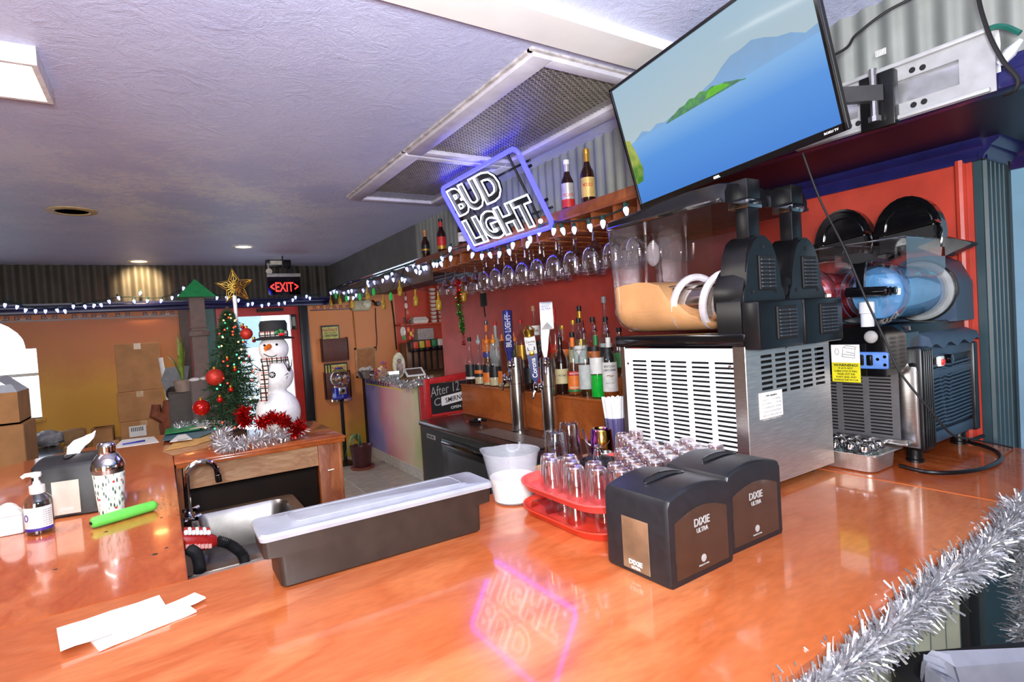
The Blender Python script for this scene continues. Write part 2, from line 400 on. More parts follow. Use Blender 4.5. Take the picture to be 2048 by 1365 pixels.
WL = sponge('sponge_orange_left', (190, 108, 60), (196, 122, 54), (214, 156, 46), 0.1, .8)
WR_ = sponge('sponge_orange_right', (226, 140, 78), (226, 164, 62), (186, 160, 30), .05, .75)
wx0, wx1, wz0, wzs = -2.5, -1.02, -.12, .573
arch = [(wx1, ZC), (wx1, wzs), (wx1-.08, wzs)]
c_, rx, rz = (wx0+wx1)/2, (wx1-wx0)/2-.08, .36
for i in range(17):
    a = PI*i/16; arch.append((c_+rx*math.cos(a), wzs+.02+rz*math.sin(a)))
arch += [(wx0+.08, wzs), (wx0, wzs), (wx0, ZC)]
mb = MB(); mb.prism(arch, YF, YF+.16, 'y')
ZB = ZF-.1; mb.box(-4.5, wx0, YF, YF+.16, ZB, ZC); mb.box(wx0, wx1, YF, YF+.16, ZB, wz0); mb.box(wx1, .54, YF, YF+.16, ZB, ZC); mb.box(.54, 1.55, YF, YF+.16, .93, ZC)
wall_far = struct(mb.build('wall_far', WL))
struct(boxo('wall_far_right', WR_, 1.55, 2.70, YF, YF+.16, ZB, ZC))
struct(boxo('wall_alcove', mat('alcove_red', (206, 74, 46), .5, var=.1, sc=4, bmp=.15), 2.70, 3.62, YF, YF+.16, ZB, ZC))
struct(boxo('wall_alcove_side', mat('alcove_red', (206, 74, 46)), 3.56, 3.66, 5.0, YF, ZF, ZC))
struct(boxo('window_sill_1', mat('sill_paint', (200, 150, 60), .5), wx0-.03, wx1+.03, YF-.03, YF+.12, wz0-.04, wz0, .004))
WG = glass('window_glass', (236, 244, 250), .05, .5)
wd = struct(MB().prism(arch[1:-1]+[(wx0, wz0), (wx1, wz0)], YF+.12, YF+.125, 'y').build('window_1', WG))
f = MB(); FR = mat('window_frame_white', (235, 235, 230), .5)
for x in (-2.02, -1.5): f.box(x-.02, x+.02, YF+.10, YF+.14, wz0, wzs+.3)
f.box(wx0, wx1, YF+.10, YF+.14, .3, .33); f.build('window_frame', FR, wd)
CORR = mat('corrugated_dark', (62, 57, 48), .6, 0, var=.15, sc=8)
corrug('x', -4.5, XFA, 1.0, ZC, YF-.035, .014, .115).build('corrugated_valance', CORR, wall_far)
nv = MB(); nv.box(-4.5, XFA, YF-.075, YF, .90, .945, .006); nv.box(-4.5, XFA, YF-.095, YF, .945, .985, .01); nv.box(-4.5, XFA, YF-.06, YF, .985, 1.005)
nv.build('cornice', NAVY, wall_far)
boxo('stripe', NAVY, -4.5, .20, YF-.004, YF, .836, .848, parent=wall_far); boxo('stripe', NAVY, 1.60, 2.12, YF-.004, YF, .836, .848, parent=wall_far)
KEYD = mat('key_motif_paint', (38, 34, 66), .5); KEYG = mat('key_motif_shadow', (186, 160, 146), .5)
def key(flip):
    m = MB(); q = 1 if not flip else -1
    for s_ in (-1, 1):
        B = lambda x0, x1, z0, z1: m.box(min(s_*x0, s_*x1), max(s_*x0, s_*x1), -.003, 0, min(q*z0, q*z1), max(q*z0, q*z1))
        B(.008, .062, -.018, -.011); B(.055, .062, -.018, .018); B(.024, .062, .011, .018); B(.024, .031, -.003, .018); B(.024, .044, -.003, .003)
    return m.mesh('key_motif')
ka, kb = key(False), key(True); ka.materials.append(KEYD); kb.materials.append(KEYD)
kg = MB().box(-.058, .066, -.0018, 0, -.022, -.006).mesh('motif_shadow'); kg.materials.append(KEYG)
for i in range(22):
    x = -4.1+.2*i+(.04 if i % 3 == 2 else 0)
    if x > .16: continue
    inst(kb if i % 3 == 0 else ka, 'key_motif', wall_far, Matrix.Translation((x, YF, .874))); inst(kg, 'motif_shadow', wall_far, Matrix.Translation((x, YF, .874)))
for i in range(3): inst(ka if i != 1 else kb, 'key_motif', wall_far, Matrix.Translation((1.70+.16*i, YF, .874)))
# posts and boards left of the door
struct(boxo('trim_2', mat('dark_brown_post', (66, 42, 34), .5), .20, .29, YF-.06, YF, ZF, .92))
struct(boxo('trim_3', mat('maroon_board', (132, 30, 34), .45), .29, .44, YF-.02, YF, ZF, .92))
struct(boxo('trim_4', mat('teal_post', (44, 84, 82), .45), .44, .54, YF-.07, YF, ZF, .92))
# ---- red entrance door
DR = mat('door_red', (190, 44, 34), .35, var=.08, sc=5)
m = MB(); m.box(.56, .66, YF+.0, YF+.05, ZF, .90); m.box(1.36, 1.46, YF, YF+.05, ZF, .90); m.box(.66, 1.36, YF, YF+.05, .80, .90); m.box(.66, 1.36, YF, YF+.05, ZF, -.75)
door = struct(m.build('door_1', DR))
boxo('door_pane', WG, .66, 1.36, YF+.02, YF+.026, -.75, .80, parent=door)
m = MB(); m.box(1.46, 1.56, YF-.06, YF+.1, ZF, .93, .006); m.box(.54, .565, YF, YF+.1, ZF, .93); m.box(.54, 1.56, YF-.02, YF+.1, .90, .945); m.build('door_frame', mat('door_frame_black', (26, 28, 34), .35), door)
boxo('door_closer', BLACKM, .99, 1.28, YF-.07, YF, .845, .885, .008, parent=door)
m = MB(); m.box(1.36, 1.42, YF-.045, YF, .62, .80, .004); m.build('keypad_box', BLACK, door); boxo('keypad_face', mat('keypad_face', (150, 150, 132), .5), 1.375, 1.405, YF-.049, YF-.045, .66, .77, parent=door)
m = MB(); m.box(.70, 1.32, YF-.06, YF-.03, -.22, -.18, .01); m.box(.70, .73, YF-.05, YF, -.23, -.17); m.box(1.29, 1.32, YF-.05, YF, -.23, -.17); m.build('push_bar', STEEL, door)
# ---- wall behind the bar, pilaster, right wall
wall_bar = struct(boxo('wall_bar', RED, XW, XW+.12, .733, 5.0, ZB, ZC))
m = MB(); m.lathe([(.017, -.3), (.017, .967)], 10, (XW-.002, .765, 0)); m.build('corner_bead', RED, wall_bar)
TEALD = mat('pilaster_teal', (44, 66, 74), .4, var=.12, sc=8)
pil = struct(boxo('trim_5', TEALD, XW+.004, 2.59, .708, .732, ZF, .97))
rib = MB().prism([(-.018, 0), (-.013, -.010), (0, -.014), (.013, -.010), (.018, 0)], ZF, .965, 'z').mesh('pilaster_rib'); rib.materials.append(TEALD)
for i in range(5): inst(rib, 'pilaster_rib', pil, Matrix.Translation(Vector((XW+.032+.040*i, .708, 0))-ORG[pil.name]))
boxo('pilaster_edge', mat('pilaster_black_edge', (20, 26, 30), .4), 2.565, 2.59, .690, .708, ZF, .97, parent=pil)
struct(boxo('wall_right', mat('light_blue_paint', (118, 172, 200), .45, var=.08, sc=5, bmp=.1), 2.70, 2.82, -3.4, .80, ZF, ZC))
PLAIN = mat('room_wall_paint', (214, 176, 126), .6, var=.06, sc=3)
struct(boxo('wall_near', PLAIN, -4.5, 2.82, -3.5, -3.4, ZF, ZC)); struct(boxo('wall_left', PLAIN, -4.6, -4.5, -3.4, YF, ZF, ZC))
# ---- soffit over the bar: navy trim, corrugated face, dark gloss underside
SOF = mat('soffit_gloss', (30, 16, 36), .4, var=.2, sc=6, spec=.25)
soffit = struct(boxo('soffit', SOF, XFA+.03, 2.70, -1.2, YF, 1.02, 1.06))
CORL = mat('corrugated_galvanised', (140, 143, 138), .42, .3, var=.1, sc=5)
corrug('y', -1.2, 4.3, 1.09, ZC, XFA+.010, .008, .068).build('corrugated_fascia', CORL, soffit)
boxo('fascia_board', mat('fascia_grey', (96, 98, 96), .5, var=.12, sc=6), XFA, XFA+.03, 4.3, YF, 1.06, ZC, parent=soffit)
m = MB(); m.box(XFA-.035, XFA+.03, -1.2, 1.72, 1.015, 1.06, .008); m.box(XFA-.02, XFA+.03, -1.2, 1.72, 1.06, 1.10, .008); m.build('soffit_moulding', NAVY, soffit)
m = MB(); m.tube([(XFA-.012, 4.05, 1.095), (XFA-.012, YF-.1, 1.095)], .012, 8); m.tube([(XFA-.014, 4.05, 1.068), (XFA-.014, YF-.1, 1.068)], .006, 6); m.build('chrome_rail', CHROME, soffit)
boxo('lower_board', mat('soffit_brown', (104, 82, 66), .45, var=.12, sc=5), XFA-.005, XFA+.02, 4.05, YF, .90, 1.06, parent=soffit)
m = MB()
def crown(p0, p1, nx, ny):
    P = [(0, .955), (.012, .955), (.016, .968), (.03, .982), (.034, .994), (.055, 1.008), (.06, 1.02), (0, 1.02)]
    m.loft([[(p[0]+nx*d, p[1]+ny*d, z) for d, z in P] for p in (p0, p1)])
crown((XW, .69), (XW, 5.0), -1, 0); crown((XW-.03, .706), (2.60, .706), 0, -1); crown((2.70, -1.2), (2.70, .735), -1, 0)
m.build('crown_moulding', NAVY, soffit)
# crumpled foil and a white barcode sticker behind the TV mount
f = MB(); r2 = random.Random(3); G = []
for i in range(13):
    G.append([(XFA-.022-r2.random()*.014, .50+.04*i, 1.05+.125*j/5+r2.uniform(-.008, .008)) for j in range(6)])
f.loft(G, closed=False, cap=False); f.build('foil_flashing', mat('foil', (240, 240, 242), .3, .85, var=.05), soffit)
m = MB()
for i in range(7): m.box(XFA-.0105, XFA-.009, .762+.0042*i, .7645+.0042*i, 1.225, 1.243)
m.build('barcode_sticker', WHITEINK, soffit)
# ---- outside: pale pavement and a neighbouring building, seen blown out through the panes
struct(boxo('ground_outside', mat('pavement', (206, 206, 204), .8, var=.06, sc=2), -14, 12, YF+.2, 30, ZF-.16, ZF-.1))
g = thing('neighbour_building', 'pale building across the pavement outside the arched window', 'building', (-4, 22, ZF-.1))
m = MB(); m.box(-12, 6, 22, 26, ZF-.1, 3.2); m.build('wall', mat('outside_wall', (228, 224, 214), .8, var=.05, sc=1), g)
boxo('roof', mat('outside_roof', (180, 170, 160), .8), -12.3, 6.3, 21.7, 26.3, 3.2, 3.4, parent=g)
for x in (-10, -7, -4, -1, 2): boxo('window', mat('outside_pane', (150, 166, 180), .2), x, x+1.2, 21.96, 22, .3, 1.7, parent=g)
# ================================================================ the bar itself
CW = wood('counter_varnished_ply', (214, 122, 72), (196, 100, 52), (222, 138, 86), .16, .5, 2.2, (.5, 1.6, 1), (0, 0, .25), 1.6)
CW2 = wood('counter_varnished_ply_left', (206, 108, 58), (186, 86, 42), (216, 126, 76), .14, .5, 2.4, (1.6, .6, 1), (0, 0, -.2), 1.8)
CW3 = wood('counter_varnished_ply_right', (208, 108, 56), (190, 88, 42), (216, 122, 70), .14, .5, 2.0, (1.4, .6, 1), (0, 0, .5), 1.8)
KNOT = mat('knot', (70, 34, 16), .3)
def slab(name, poly, mt, label, z0=-.038):
    b = bmesh.new(); vs_ = [b.verts.new((x, y, z)) for z in (z0, 0) for x, y in poly]; n = len(poly)
    b.faces.new(vs_[:n][::-1]); b.faces.new(vs_[n:])
    for k in range(n): b.faces.new((vs_[k], vs_[(k+1) % n], vs_[(k+1) % n+n], vs_[k+n]))
    bmesh.ops.bevel(b, geom=[e for e in b.edges if all(v.co.z > -.001 for v in e.verts)], offset=.0025, segments=2, affect='EDGES')
    c = (sum(p[0] for p in poly)/n, sum(p[1] for p in poly)/n, z0)
    return MB().bm(b).build(name, mt, None, label, 'counter', org=c, sharp=20)
front = slab('counter_top', [(-1.6, .37), (.67, .432), (1.673, .468), (1.673, 1.60), (1.08, 1.60), (.72, 1.372), (-1.6, 1.372)], CW, 'long orange varnished plywood counter top carrying the condiment box and black napkin dispensers')
left = slab('counter_top', [(-.95, 1.375), (.017, 1.375), (.017, 2.795), (.012, 3.76), (-.25, 3.72), (-.56, 3.50), (-.66, 3.36), (-.95, 2.9)], CW2, 'orange varnished plywood counter top with the cocktail shaker and sanitizer on it')
right = slab('counter_top', [(1.677, .468), (1.86, .49), (2.30, .60), (2.365, .735), (2.365, 1.60), (1.677, 1.60)], CW3, 'darker orange counter top under the blue slush machine, against the red wall')
for x, y, s in ((-.16, 1.90, .006), (-.045, 1.60, .008), (-.03, 1.93, .004), (-.02, 1.63, .004), (-.24, 1.66, .005)):
    m = MB(); m.lathe([(s, 0), (s*.8, .0008), (.0001, .001)], 8, (x, y, 0)); m.build('knot', KNOT, left)
edge = wood('ply_edge', (176, 92, 44), (150, 74, 34), (190, 110, 60), .4)
m = MB(); m.loft([[(-1.6, .37-.004, -.038), (-1.6, .37-.004, -.001), (-1.6, .37, -.001), (-1.6, .37, -.038)], [(1.673, .464, -.038), (1.673, .464, -.001), (1.673, .468, -.001), (1.673, .468, -.038)]]); m.build('edge_band', edge, front)
# bar bodies
body = thing('bar_cladding', 'pale green corrugated panel cladding the bar below the tinsel', 'bar front', (.3, .52, ZF))
corrug('x', -1.6, 1.50, ZF, -.04, .515, .012, .075).build('corrugated_panel', mat('bar_corrugated', (196, 198, 176), .45, .1, var=.1, sc=6), body)
boxo('corner_post', BLACKM, 1.50, 1.56, .50, .56, ZF, -.04, .004, parent=body)
boxo('end_post', mat('dark_olive_post', (60, 50, 24), .5), 1.60, 1.66, .52, .58, ZF, -.04, .004, parent=body)
boxo('inner_wall', mat('bar_inner_black', (22, 20, 20), .5), -1.6, 1.66, .62, .66, ZF, -.04, parent=body)
b2 = thing('bar_return', 'dark plywood base below the left counter, beside the sink', 'bar base', (-.4, 2.2, ZF))
boxo('side_panel', mat('dark_ply', (70, 44, 28), .5, var=.2, sc=8), -.04, -.01, 1.42, 3.4, ZF, -.04, parent=b2)
boxo('outer_panel', mat('dark_ply', (70, 44, 28)), -.85, -.80, 1.42, 2.9, ZF, -.04, parent=b2)
b3 = thing('bar_return', 'base carrying the darker counter under the slush machines', 'bar base', (2.0, 1.0, ZF))
boxo('side_panel', mat('dark_teal_panel', (44, 60, 62), .5), 1.67, 2.36, .62, .65, ZF, -.04, parent=b3)
boxo('outer_panel', mat('dark_ply', (70, 44, 28)), 1.10, 1.70, 1.54, 1.58, ZF, -.04, parent=b3)
# ---- end table with the snowman
TW = wood('table_top_brown', (196, 104, 52), (172, 82, 36), (206, 122, 70), .2, .4, 2.5, (1, 2, 1), (0, 0, .1))
AP = wood('raw_apron', (196, 150, 110), (176, 126, 88), (206, 164, 128), .6, 0, 4, (.6, 2, 2), bmp=.1)
LW = wood('stained_leg', (166, 92, 48), (136, 68, 34), (178, 108, 62), .5, 0, 4, (2, 2, .5), bmp=.1)
tb = thing('end_table', 'brown wooden end table with a pale raw apron, under the snowman', 'table', (.38, 3.12, ZF))
m = MB(); m.box(.019, .757, 2.79, 3.47, -.012, 0, .004); m.box(.024, .752, 2.796, 3.464, -.03, -.012, .003); m.build('table_top', TW, tb)
boxo('apron', AP, .05, .625, 2.835, 2.855, -.135, -.03, parent=tb)
m = MB(); m.box(.625, .735, 2.82, 2.86, ZF, -.03, .002); m.box(.722, .738, 2.815, 3.44, ZF, -.03, .002); m.build('side_panel', LW, tb)
boxo('side_panel', LW, .022, .045, 2.82, 3.44, ZF, -.03, parent=tb)
boxo('back_panel', mat('dark_stained_panel', (44, 26, 20), .4, var=.25, sc=5), .045, .722, 3.36, 3.38, ZF, -.03, parent=tb)
boxo('lower_shelf', mat('dark_stained_panel', (44, 26, 20)), .045, .722, 2.86, 3.36, -.80, -.78, parent=tb)
for z in (-.16, -.17): m = MB(); 
m = MB(); m.tube([(.665, 2.815, -.165), (.690, 2.80, -.16)], .003, 6); m.build('screw', STEEL, tb)
# ---- sink in the bar well
sk = thing('bar_sink', 'stainless steel bar sink behind the condiment box, below the tap', 'sink', (.25, 2.2, ZF))
m = MB(); SX0, SX1, SY0, SY1, SZ = .03, .42, 1.98, 2.62, -.20
def rr(x0, x1, y0, y1, r, z, n=5):
    P = []
    for cx, cy, a0 in ((x1-r, y1-r, 0), (x0+r, y1-r, PI/2), (x0+r, y0+r, PI), (x1-r, y0+r, 1.5*PI)):
        for i in range(n+1): a = a0+PI/2*i/n; P.append((cx+r*math.cos(a), cy+r*math.sin(a), z))
    return P
m.loft([rr(SX0-.02, SX1+.04, SY0-.03, SY1+.04, .03, SZ-.004), rr(SX0-.02, SX1+.04, SY0-.03, SY1+.04, .03, SZ), rr(SX0+.02, SX1, SY0+.02, SY1, .06, SZ), rr(SX0+.03, SX1-.01, SY0+.03, SY1-.01, .06, SZ-.02), rr(SX0+.045, SX1-.025, SY0+.045, SY1-.025, .07, SZ-.16), rr(SX0+.09, SX1-.07, SY0+.09, SY1-.07, .05, SZ-.175), rr(.20, .24, 2.28, 2.32, .015, SZ-.178)], cap=False)
m.build('basin', mat('sink_steel', (150, 146, 142), .3, 1, var=.08, sc=20), sk)
m = MB(); m.lathe([(.02, SZ-.178), (.022, SZ-.174), (.012, SZ-.176)], 12, (.22, 2.30, 0)); m.build('drain', CHROME, sk)
for x in (.05, .42):
    for y in (2.0, 2.6): MB().tube([(x, y, ZF), (x, y, SZ-.02)], .016, 8).build('leg', STEEL, sk)
m = MB(); m.box(.02, .70, 1.40, 1.43, -.20, -.055, .003); m.box(.02, .70, 1.43, 1.60, -.20, -.19); m.box(.02, .70, 1.60, 1.625, -.20, -.085, .003)
rail = thing('speed_rail', 'stainless bottle rail along the inner edge of the front counter', 'rail', (.36, 1.5, -.2)); m.build('rail_tray', STEELH, rail)
boxo('rail_bracket', BLACKM, .02, .70, 1.385, 1.40, -.55, -.05, parent=rail)
ib = thing('ice_bin', 'black drip board between the sink and the bottle rail', 'ice bin', (.36, 1.8, ZF)); boxo('bin_body', BLACKM, .025, .68, 1.64, 1.95, ZF, -.215, .004, parent=ib)
boxo('bin_lip', STEELH, .025, .68, 1.93, 1.948, -.215, -.205, parent=ib)
fx, fy = .052, 2.44
t = thing('bar_tap', 'chrome gooseneck tap arching over the bar sink', 'tap', (fx, fy, SZ))
P = [(fx, fy, SZ+.02), (fx, fy, SZ+.20)]+[(fx+.052-.052*math.cos(a), fy-.01*math.sin(a), SZ+.20+.055*math.sin(a)) for a in [PI*i/10 for i in range(1, 10)]]+[(fx+.104, fy, SZ+.195), (fx+.107, fy, SZ+.175)]
MB().tube(P, .0095, 10).build('spout', CHROME, t); m = MB(); m.tube([(fx+.106, fy, SZ+.19), (fx+.1085, fy, SZ+.162)], .0125, 12); m.build('aerator', CHROME, t)
m = MB(); m.box(fx-.02, fx+.03, fy-.09, fy+.09, SZ, SZ+.022, .008); m.lathe([(.02, .02), (.016, .06), (.011, .07)], 12, (fx, fy, SZ)); m.build('deck_plate', CHROME, t)
for dy in (-.065, .065):
    m = MB(); m.lathe([(.017, .02), (.015, .05), (.018, .052), (.018, .06), (.01, .064)], 10, (fx+.008, fy+dy, SZ))
    for k in range(4): a = PI/2*k+.4; m.tube([(fx+.008, fy+dy, SZ+.058), (fx+.008+.03*math.cos(a), fy+dy+.03*math.sin(a), SZ+.062)], [.006, .008], 6)
    m.build('handle', CHROME, t)
# soda gun
sg = thing('soda_gun', 'red soda gun with rows of buttons on a ribbed black hose', 'soda gun', (.06, 1.78, -.13))
DRED = mat('soda_gun_red', (166, 34, 30), .3, var=.15)
g0 = at(372, 1083, y=1.78); g1 = at(434, 1082, y=1.80)
d = (g1-g0)
m = MB(); m.loft([[g0+d*t_+Vector((0, w*math.cos(a), h*math.sin(a))) for a in [2*PI*k/12 for k in range(12)]] for t_, w, h in ((-.2, .018, .024), (0, .03, .03), (.5, .03, .028), (.85, .022, .02), (1, .014, .014))]); m.build('gun_body', DRED, sg)
for i in range(7):
    for j in range(2):
        q = g0+d*(.02+.12*i)+Vector((0, -.018+.03*j, .028)); m = MB(); m.box(q.x-.005, q.x+.005, q.y-.009, q.y+.009, q.z-.004, q.z+.006, .002, 1); m.build('button', WHITE if j == 0 or i % 2 else DRED, sg)
for i in range(7):
    q = g0+d*(.02+.12*i)+Vector((0, -.03, -.006)); m = MB(); m.box(q.x-.004, q.x+.004, q.y-.002, q.y+.002, q.z-.006, q.z+.006); m.build('button_mark', mat('pale_pink', (226, 160, 150), .5), sg)
def ribbed(pts, r, name, mt, parent):
    # smooth path, then ribs
    P = []; n = len(pts)
    for i in range(n-1):
        p0, p1, p2, p3 = [Vector(pts[max(0, min(n-1, k))]) for k in (i-1, i, i+1, i+2)]
        for s in range(14):
            u = s/14; P.append(.5*((2*p1)+(-p0+p2)*u+(2*p0-5*p1+4*p2-p3)*u*u+(-p0+3*p1-3*p2+p3)*u**3))
    P.append(Vector(pts[-1])); return MB().tube(P, [r*(1.12 if i % 2 else .92) for i in range(len(P))], 10).build(name, mt, parent, sharp=80)
def smooth(pts, k=8):
    P = []; n = len(pts)
    for i in range(n-1):
        p0, p1, p2, p3 = [Vector(pts[max(0, min(n-1, j))]) for j in (i-1, i, i+1, i+2)]
        for s in range(k):
            u = s/k; P.append(.5*((2*p1)+(-p0+p2)*u+(2*p0-5*p1+4*p2-p3)*u*u+(-p0+3*p1-3*p2+p3)*u**3))
    P.append(Vector(pts[-1])); return P
HOSE = mat('hose_black', (34, 34, 36), .35)
ribbed([g1, at(455, 1088, y=1.80), at(472, 1098, y=1.79), at(486, 1112, y=1.78), at(492, 1135, y=1.76)], .014, 'hose', HOSE, sg)
ribbed([at(380, 1100, y=1.74), at(392, 1108, y=1.72), at(398, 1125, y=1.70), at(400, 1145, y=1.68)], .014, 'hose', HOSE, sg)
# ---- condiment box
LID = frosted('frosted_lid', (176, 178, 188), .8, .3)
cb = thing('condiment_box', 'long black condiment box with a frosted lid at the inner edge of the front counter', 'condiment box', (.40, 1.24, 0))
CB = mat('condiment_plastic', (46, 36, 31), .42, var=.12, sc=30, bmp=.05, bsc=300)
m = MB()
def rbx(x0, x1, y0, y1, r, z): return rr(x0, x1, y0, y1, r, z, 4)
m.loft([rbx(.178, .628, 1.188, 1.300, .012, 0), rbx(.173, .633, 1.183, 1.305, .012, .005), rbx(.171, .635, 1.182, 1.306, .012, .066), rbx(.145, .665, 1.182, 1.306, .012, .068), rbx(.143, .667, 1.182, 1.306, .012, .104)]); m.build('box_body', CB, cb)
m = MB(); m.loft([rbx(.139, .671, 1.174, 1.310, .014, .104), rbx(.138, .672, 1.172, 1.312, .016, .112), rbx(.142, .668, 1.178, 1.308, .016, .118), rbx(.20, .615, 1.195, 1.290, .012, .118), rbx(.205, .610, 1.200, 1.285, .012, .122)]); lid = m.build('box_lid', LID, cb)
m = MB(); m.tube([(x, y, .1225) for x, y, z in rbx(.215, .60, 1.206, 1.279, .01, 0)]+[(.60, 1.269, .1225)], .0012, 4); m.build('lid_ridge', LID, lid)
m = MB(); m.tube([(.667, 1.20, .09), (.670, 1.215, .096), (.668, 1.225, .104)], .003, 6); m.build('hinge_wire', STEEL, cb)
# ================================================================ things on the front counter
# ---- napkin dispensers
DW, DD, DH = .192, .162, .163
DBK = mat('dispenser_black', (30, 30, 34), .38, var=.15, sc=60, bmp=.04, bsc=400)
DBR = mat('dispenser_side', (44, 36, 28), .4, var=.15, sc=60)
SMOKE = mat('smoked_window', (58, 42, 34), .12, var=.1, coat=.6)
def arch_prof(w, h0, h1, n=10): return [(-w/2, .004), (-w/2+.004, 0), (w/2-.004, 0), (w/2, .004), (w/2, h0-.012), (w/2-.006, h0)]+[(w/2-.006-(w-.012)*i/n, h0+(h1-h0)*math.sin(PI*i/n)) for i in range(1, n)]+[(-w/2+.006, h0), (-w/2, h0-.012)]
def dispenser(label, window, group=None):
    t = thing('napkin_dispenser', label, 'napkin dispenser', (0, 0, 0), group)
    b = bmesh.new(); P = arch_prof(DW, DH, DH+.015); n = len(P)
    secs = [(y, s) for y, s in ((-DD/2, .965), (-DD/2+.004, .988), (-DD/2+.010, 1), (DD/2-.010, 1), (DD/2-.004, .988), (DD/2, .965))]
    m = MB(); m.loft([[(x*s, y, max(0, (z-.08)*s+.08) if z > .002 else 0) for x, z in P] for y, s in secs]); m.build('shell', DBK, t, sharp=28)
    L = []
    for k in range(17):
        u = -1+2*k/16; L.append((u*.058, .013*math.sqrt(max(0, 1-u*u))+.0005))
    zt = lambda x: DH+.015*math.sin(PI*(x+DW/2)/DW)
    m = MB(); V = [(x, y*s+.004, zt(x)+.0008) for s in (1, -1) for x, y in L]; k = len(L)
    m.add(V, [(i, i+1, k+i+1, k+i) for i in range(k-1)]); m.build('slot', BLACKM, t, fix=False)
    m = MB(); m.tube([(x, y+.004, zt(x)+.001) for x, y in L]+[(x, -y+.004, zt(x)+.001) for x, y in reversed(L)], .0018, 6); m.build('slot_rim', BLACKG, t)
    # wide clear panels front and back, narrow end windows
    wp = [(-.078, .012), (.078, .012), (.078, .118)]+[(.078-.156*i/8, .118+.018*math.sin(PI*i/8)) for i in range(1, 8)]+[(-.078, .118)]
    m = MB(); m.prism(wp, -DD/2-.0015, -DD/2+.002, 'y'); pn = m.build('display_panel', SMOKE, t)
    text('DIXIE', GREYINK, t, frame((0, -DD/2-.0018, .106), *FX), .015, .046, bold=.012)
    text('ULTRA', GREYINK, t, frame((0, -DD/2-.0018, .090), *FX), .009, .034, bold=.01)
    m = MB(); m.lathe([(.0075, 0), (.0075, .0004)], 20, M=frame((0, -DD/2-.0016, .034), *FX)); m.build('round_emblem', GREYINK, t)
    text('MADE IN USA', GREYINK, t, frame((0, -DD/2-.0018, .022), *FX), .0026, .03)
    for s in (-1, 1):
        m = MB(); m.box(-.034, .034, .010, .112, -.0006, .0012, .0004, 1, M=frame((s*(DW/2+.0005), 0, 0), (0, -s, 0), (0, 0, 1)) @ Matrix.Identity(4)); wnd = m.build('end_window', window, t)
    text('DIXIE', WHITEINK, t, frame((-DW/2-.0028, 0, .026), *FW), .009, .034, bold=.012)
    text('ULTRA', WHITEINK, t, frame((-DW/2-.0028, 0, .016), *FW), .005, .022)
    return t
d1 = dispenser('black napkin dispenser beside the red trays, brown end window facing the condiment box', mat('end_window_grey', (128, 100, 76), .25, var=.25, sc=10), 'black napkin dispensers')
d1.location = (.842, .775, 0); d1.rotation_euler = (0, 0, .03)
d2 = dup(d1, (1.045, .795, .0), .0, 'black napkin dispenser standing against the stainless slush machine', 'black napkin dispensers')
d3 = dispenser('black napkin dispenser with a paper napkin sticking out, beside the cocktail shaker', mat('napkin_window', (226, 216, 200), .3, var=.05), 'black napkin dispensers')
d3.location = (-.256, 2.255, 0); d3.rotation_euler = (0, 0, PI/2-.16)
# napkin that sticks out of the slot and a white tag on the side
m = MB(); S = []
for i, (dx, dy, z, w_, h_) in enumerate(((.0, .0, .168, .030, .012), (-.01, .002, .19, .034, .016), (-.034, .004, .205, .030, .018), (-.07, .006, .214, .026, .016), (-.088, .008, .222, .014, .012))):
    S.append([(dx*.4+w_*.5*math.cos(a)*(1+.25*math.sin(3*a+i)), dx+dy+h_*math.sin(a)*(1+.3*math.cos(2*a)), z+.012*math.sin(a+i)) for a in [2*PI*k/14 for k in range(14)]])
m.loft([[(-y, x, z) for x, y, z in s] for s in S]); m.v = [(-x*0+x, y, z) for x, y, z in m.v]
nk = m.build('paper_napkin', PAPER, d3)
m = MB(); m.add([(-.03, -DD/2-.004, .176), (.01, -DD/2-.003, .186), (.022, -DD/2-.028, .146), (-.02, -DD/2-.03, .136)], [(0, 1, 2, 3)]); tg = m.build('paper_tag', PAPER, d3, fix=False)
# ---- small things on the left counter
def shell(label, loc):
    t = thing('salt_shaker', label, 'shaker', loc, 'white shakers')
    m = MB(); m.box(loc[0]-.027, loc[0]+.027, loc[1]-.017, loc[1]+.017, loc[2], loc[2]+.054, .005, 2); m.build('jar', WHITE, t)
    m = MB(); P = [(loc[0]-.027+.054*i/8, loc[2]+.054+.022*math.sin(PI*i/8)**.6) for i in range(9)]; m.prism(P, loc[1]-.016, loc[1]+.016, 'y'); m.build('lid', WHITE, t)
    return t
shell('white rounded shaker in front, beside the hand sanitizer', (-.386, 2.085, 0)); shell('white rounded shaker tucked behind the other white shaker', (-.405, 2.142, 0))
sx, sy = -.318, 2.040
t = thing('hand_sanitizer', 'clear pump bottle of hand sanitizer with a white and purple label', 'bottle', (sx, sy, 0))
m = MB(); m.lathe([(.030, 0), (.033, .004), (.033, .085), (.030, .098), (.016, .112), (.014, .118)], 20, (sx, sy, 0)); bo = m.build('bottle_body', glass('sanitizer_plastic', (226, 232, 232), .10, .6), t)
m = MB(); m.lathe([(.029, .004), (.0305, .006), (.0305, .05), (0.0001, .05)], 18, (sx, sy, 0)); m.build('gel', glass('gel', (214, 224, 226), .06, .3), bo)
def wraplab(cx, cy, R, a0, a1, z0, z1, name, mt, parent, n=14):
    m = MB(); V = []
    for z in (z0, z1):
        for i in range(n+1):
            a = a0+(a1-a0)*i/n; V.append((cx+R*math.cos(a), cy+R*math.sin(a), z))
    m.add(V, [(i, i+1, n+2+i, n+1+i) for i in range(n)]); return m.build(name, mt, parent, fix=False)
def face_ang(x, y): return math.atan2(-y, -x)     # the side of a bottle that looks at the viewer's stool
fa = face_ang(sx, sy)
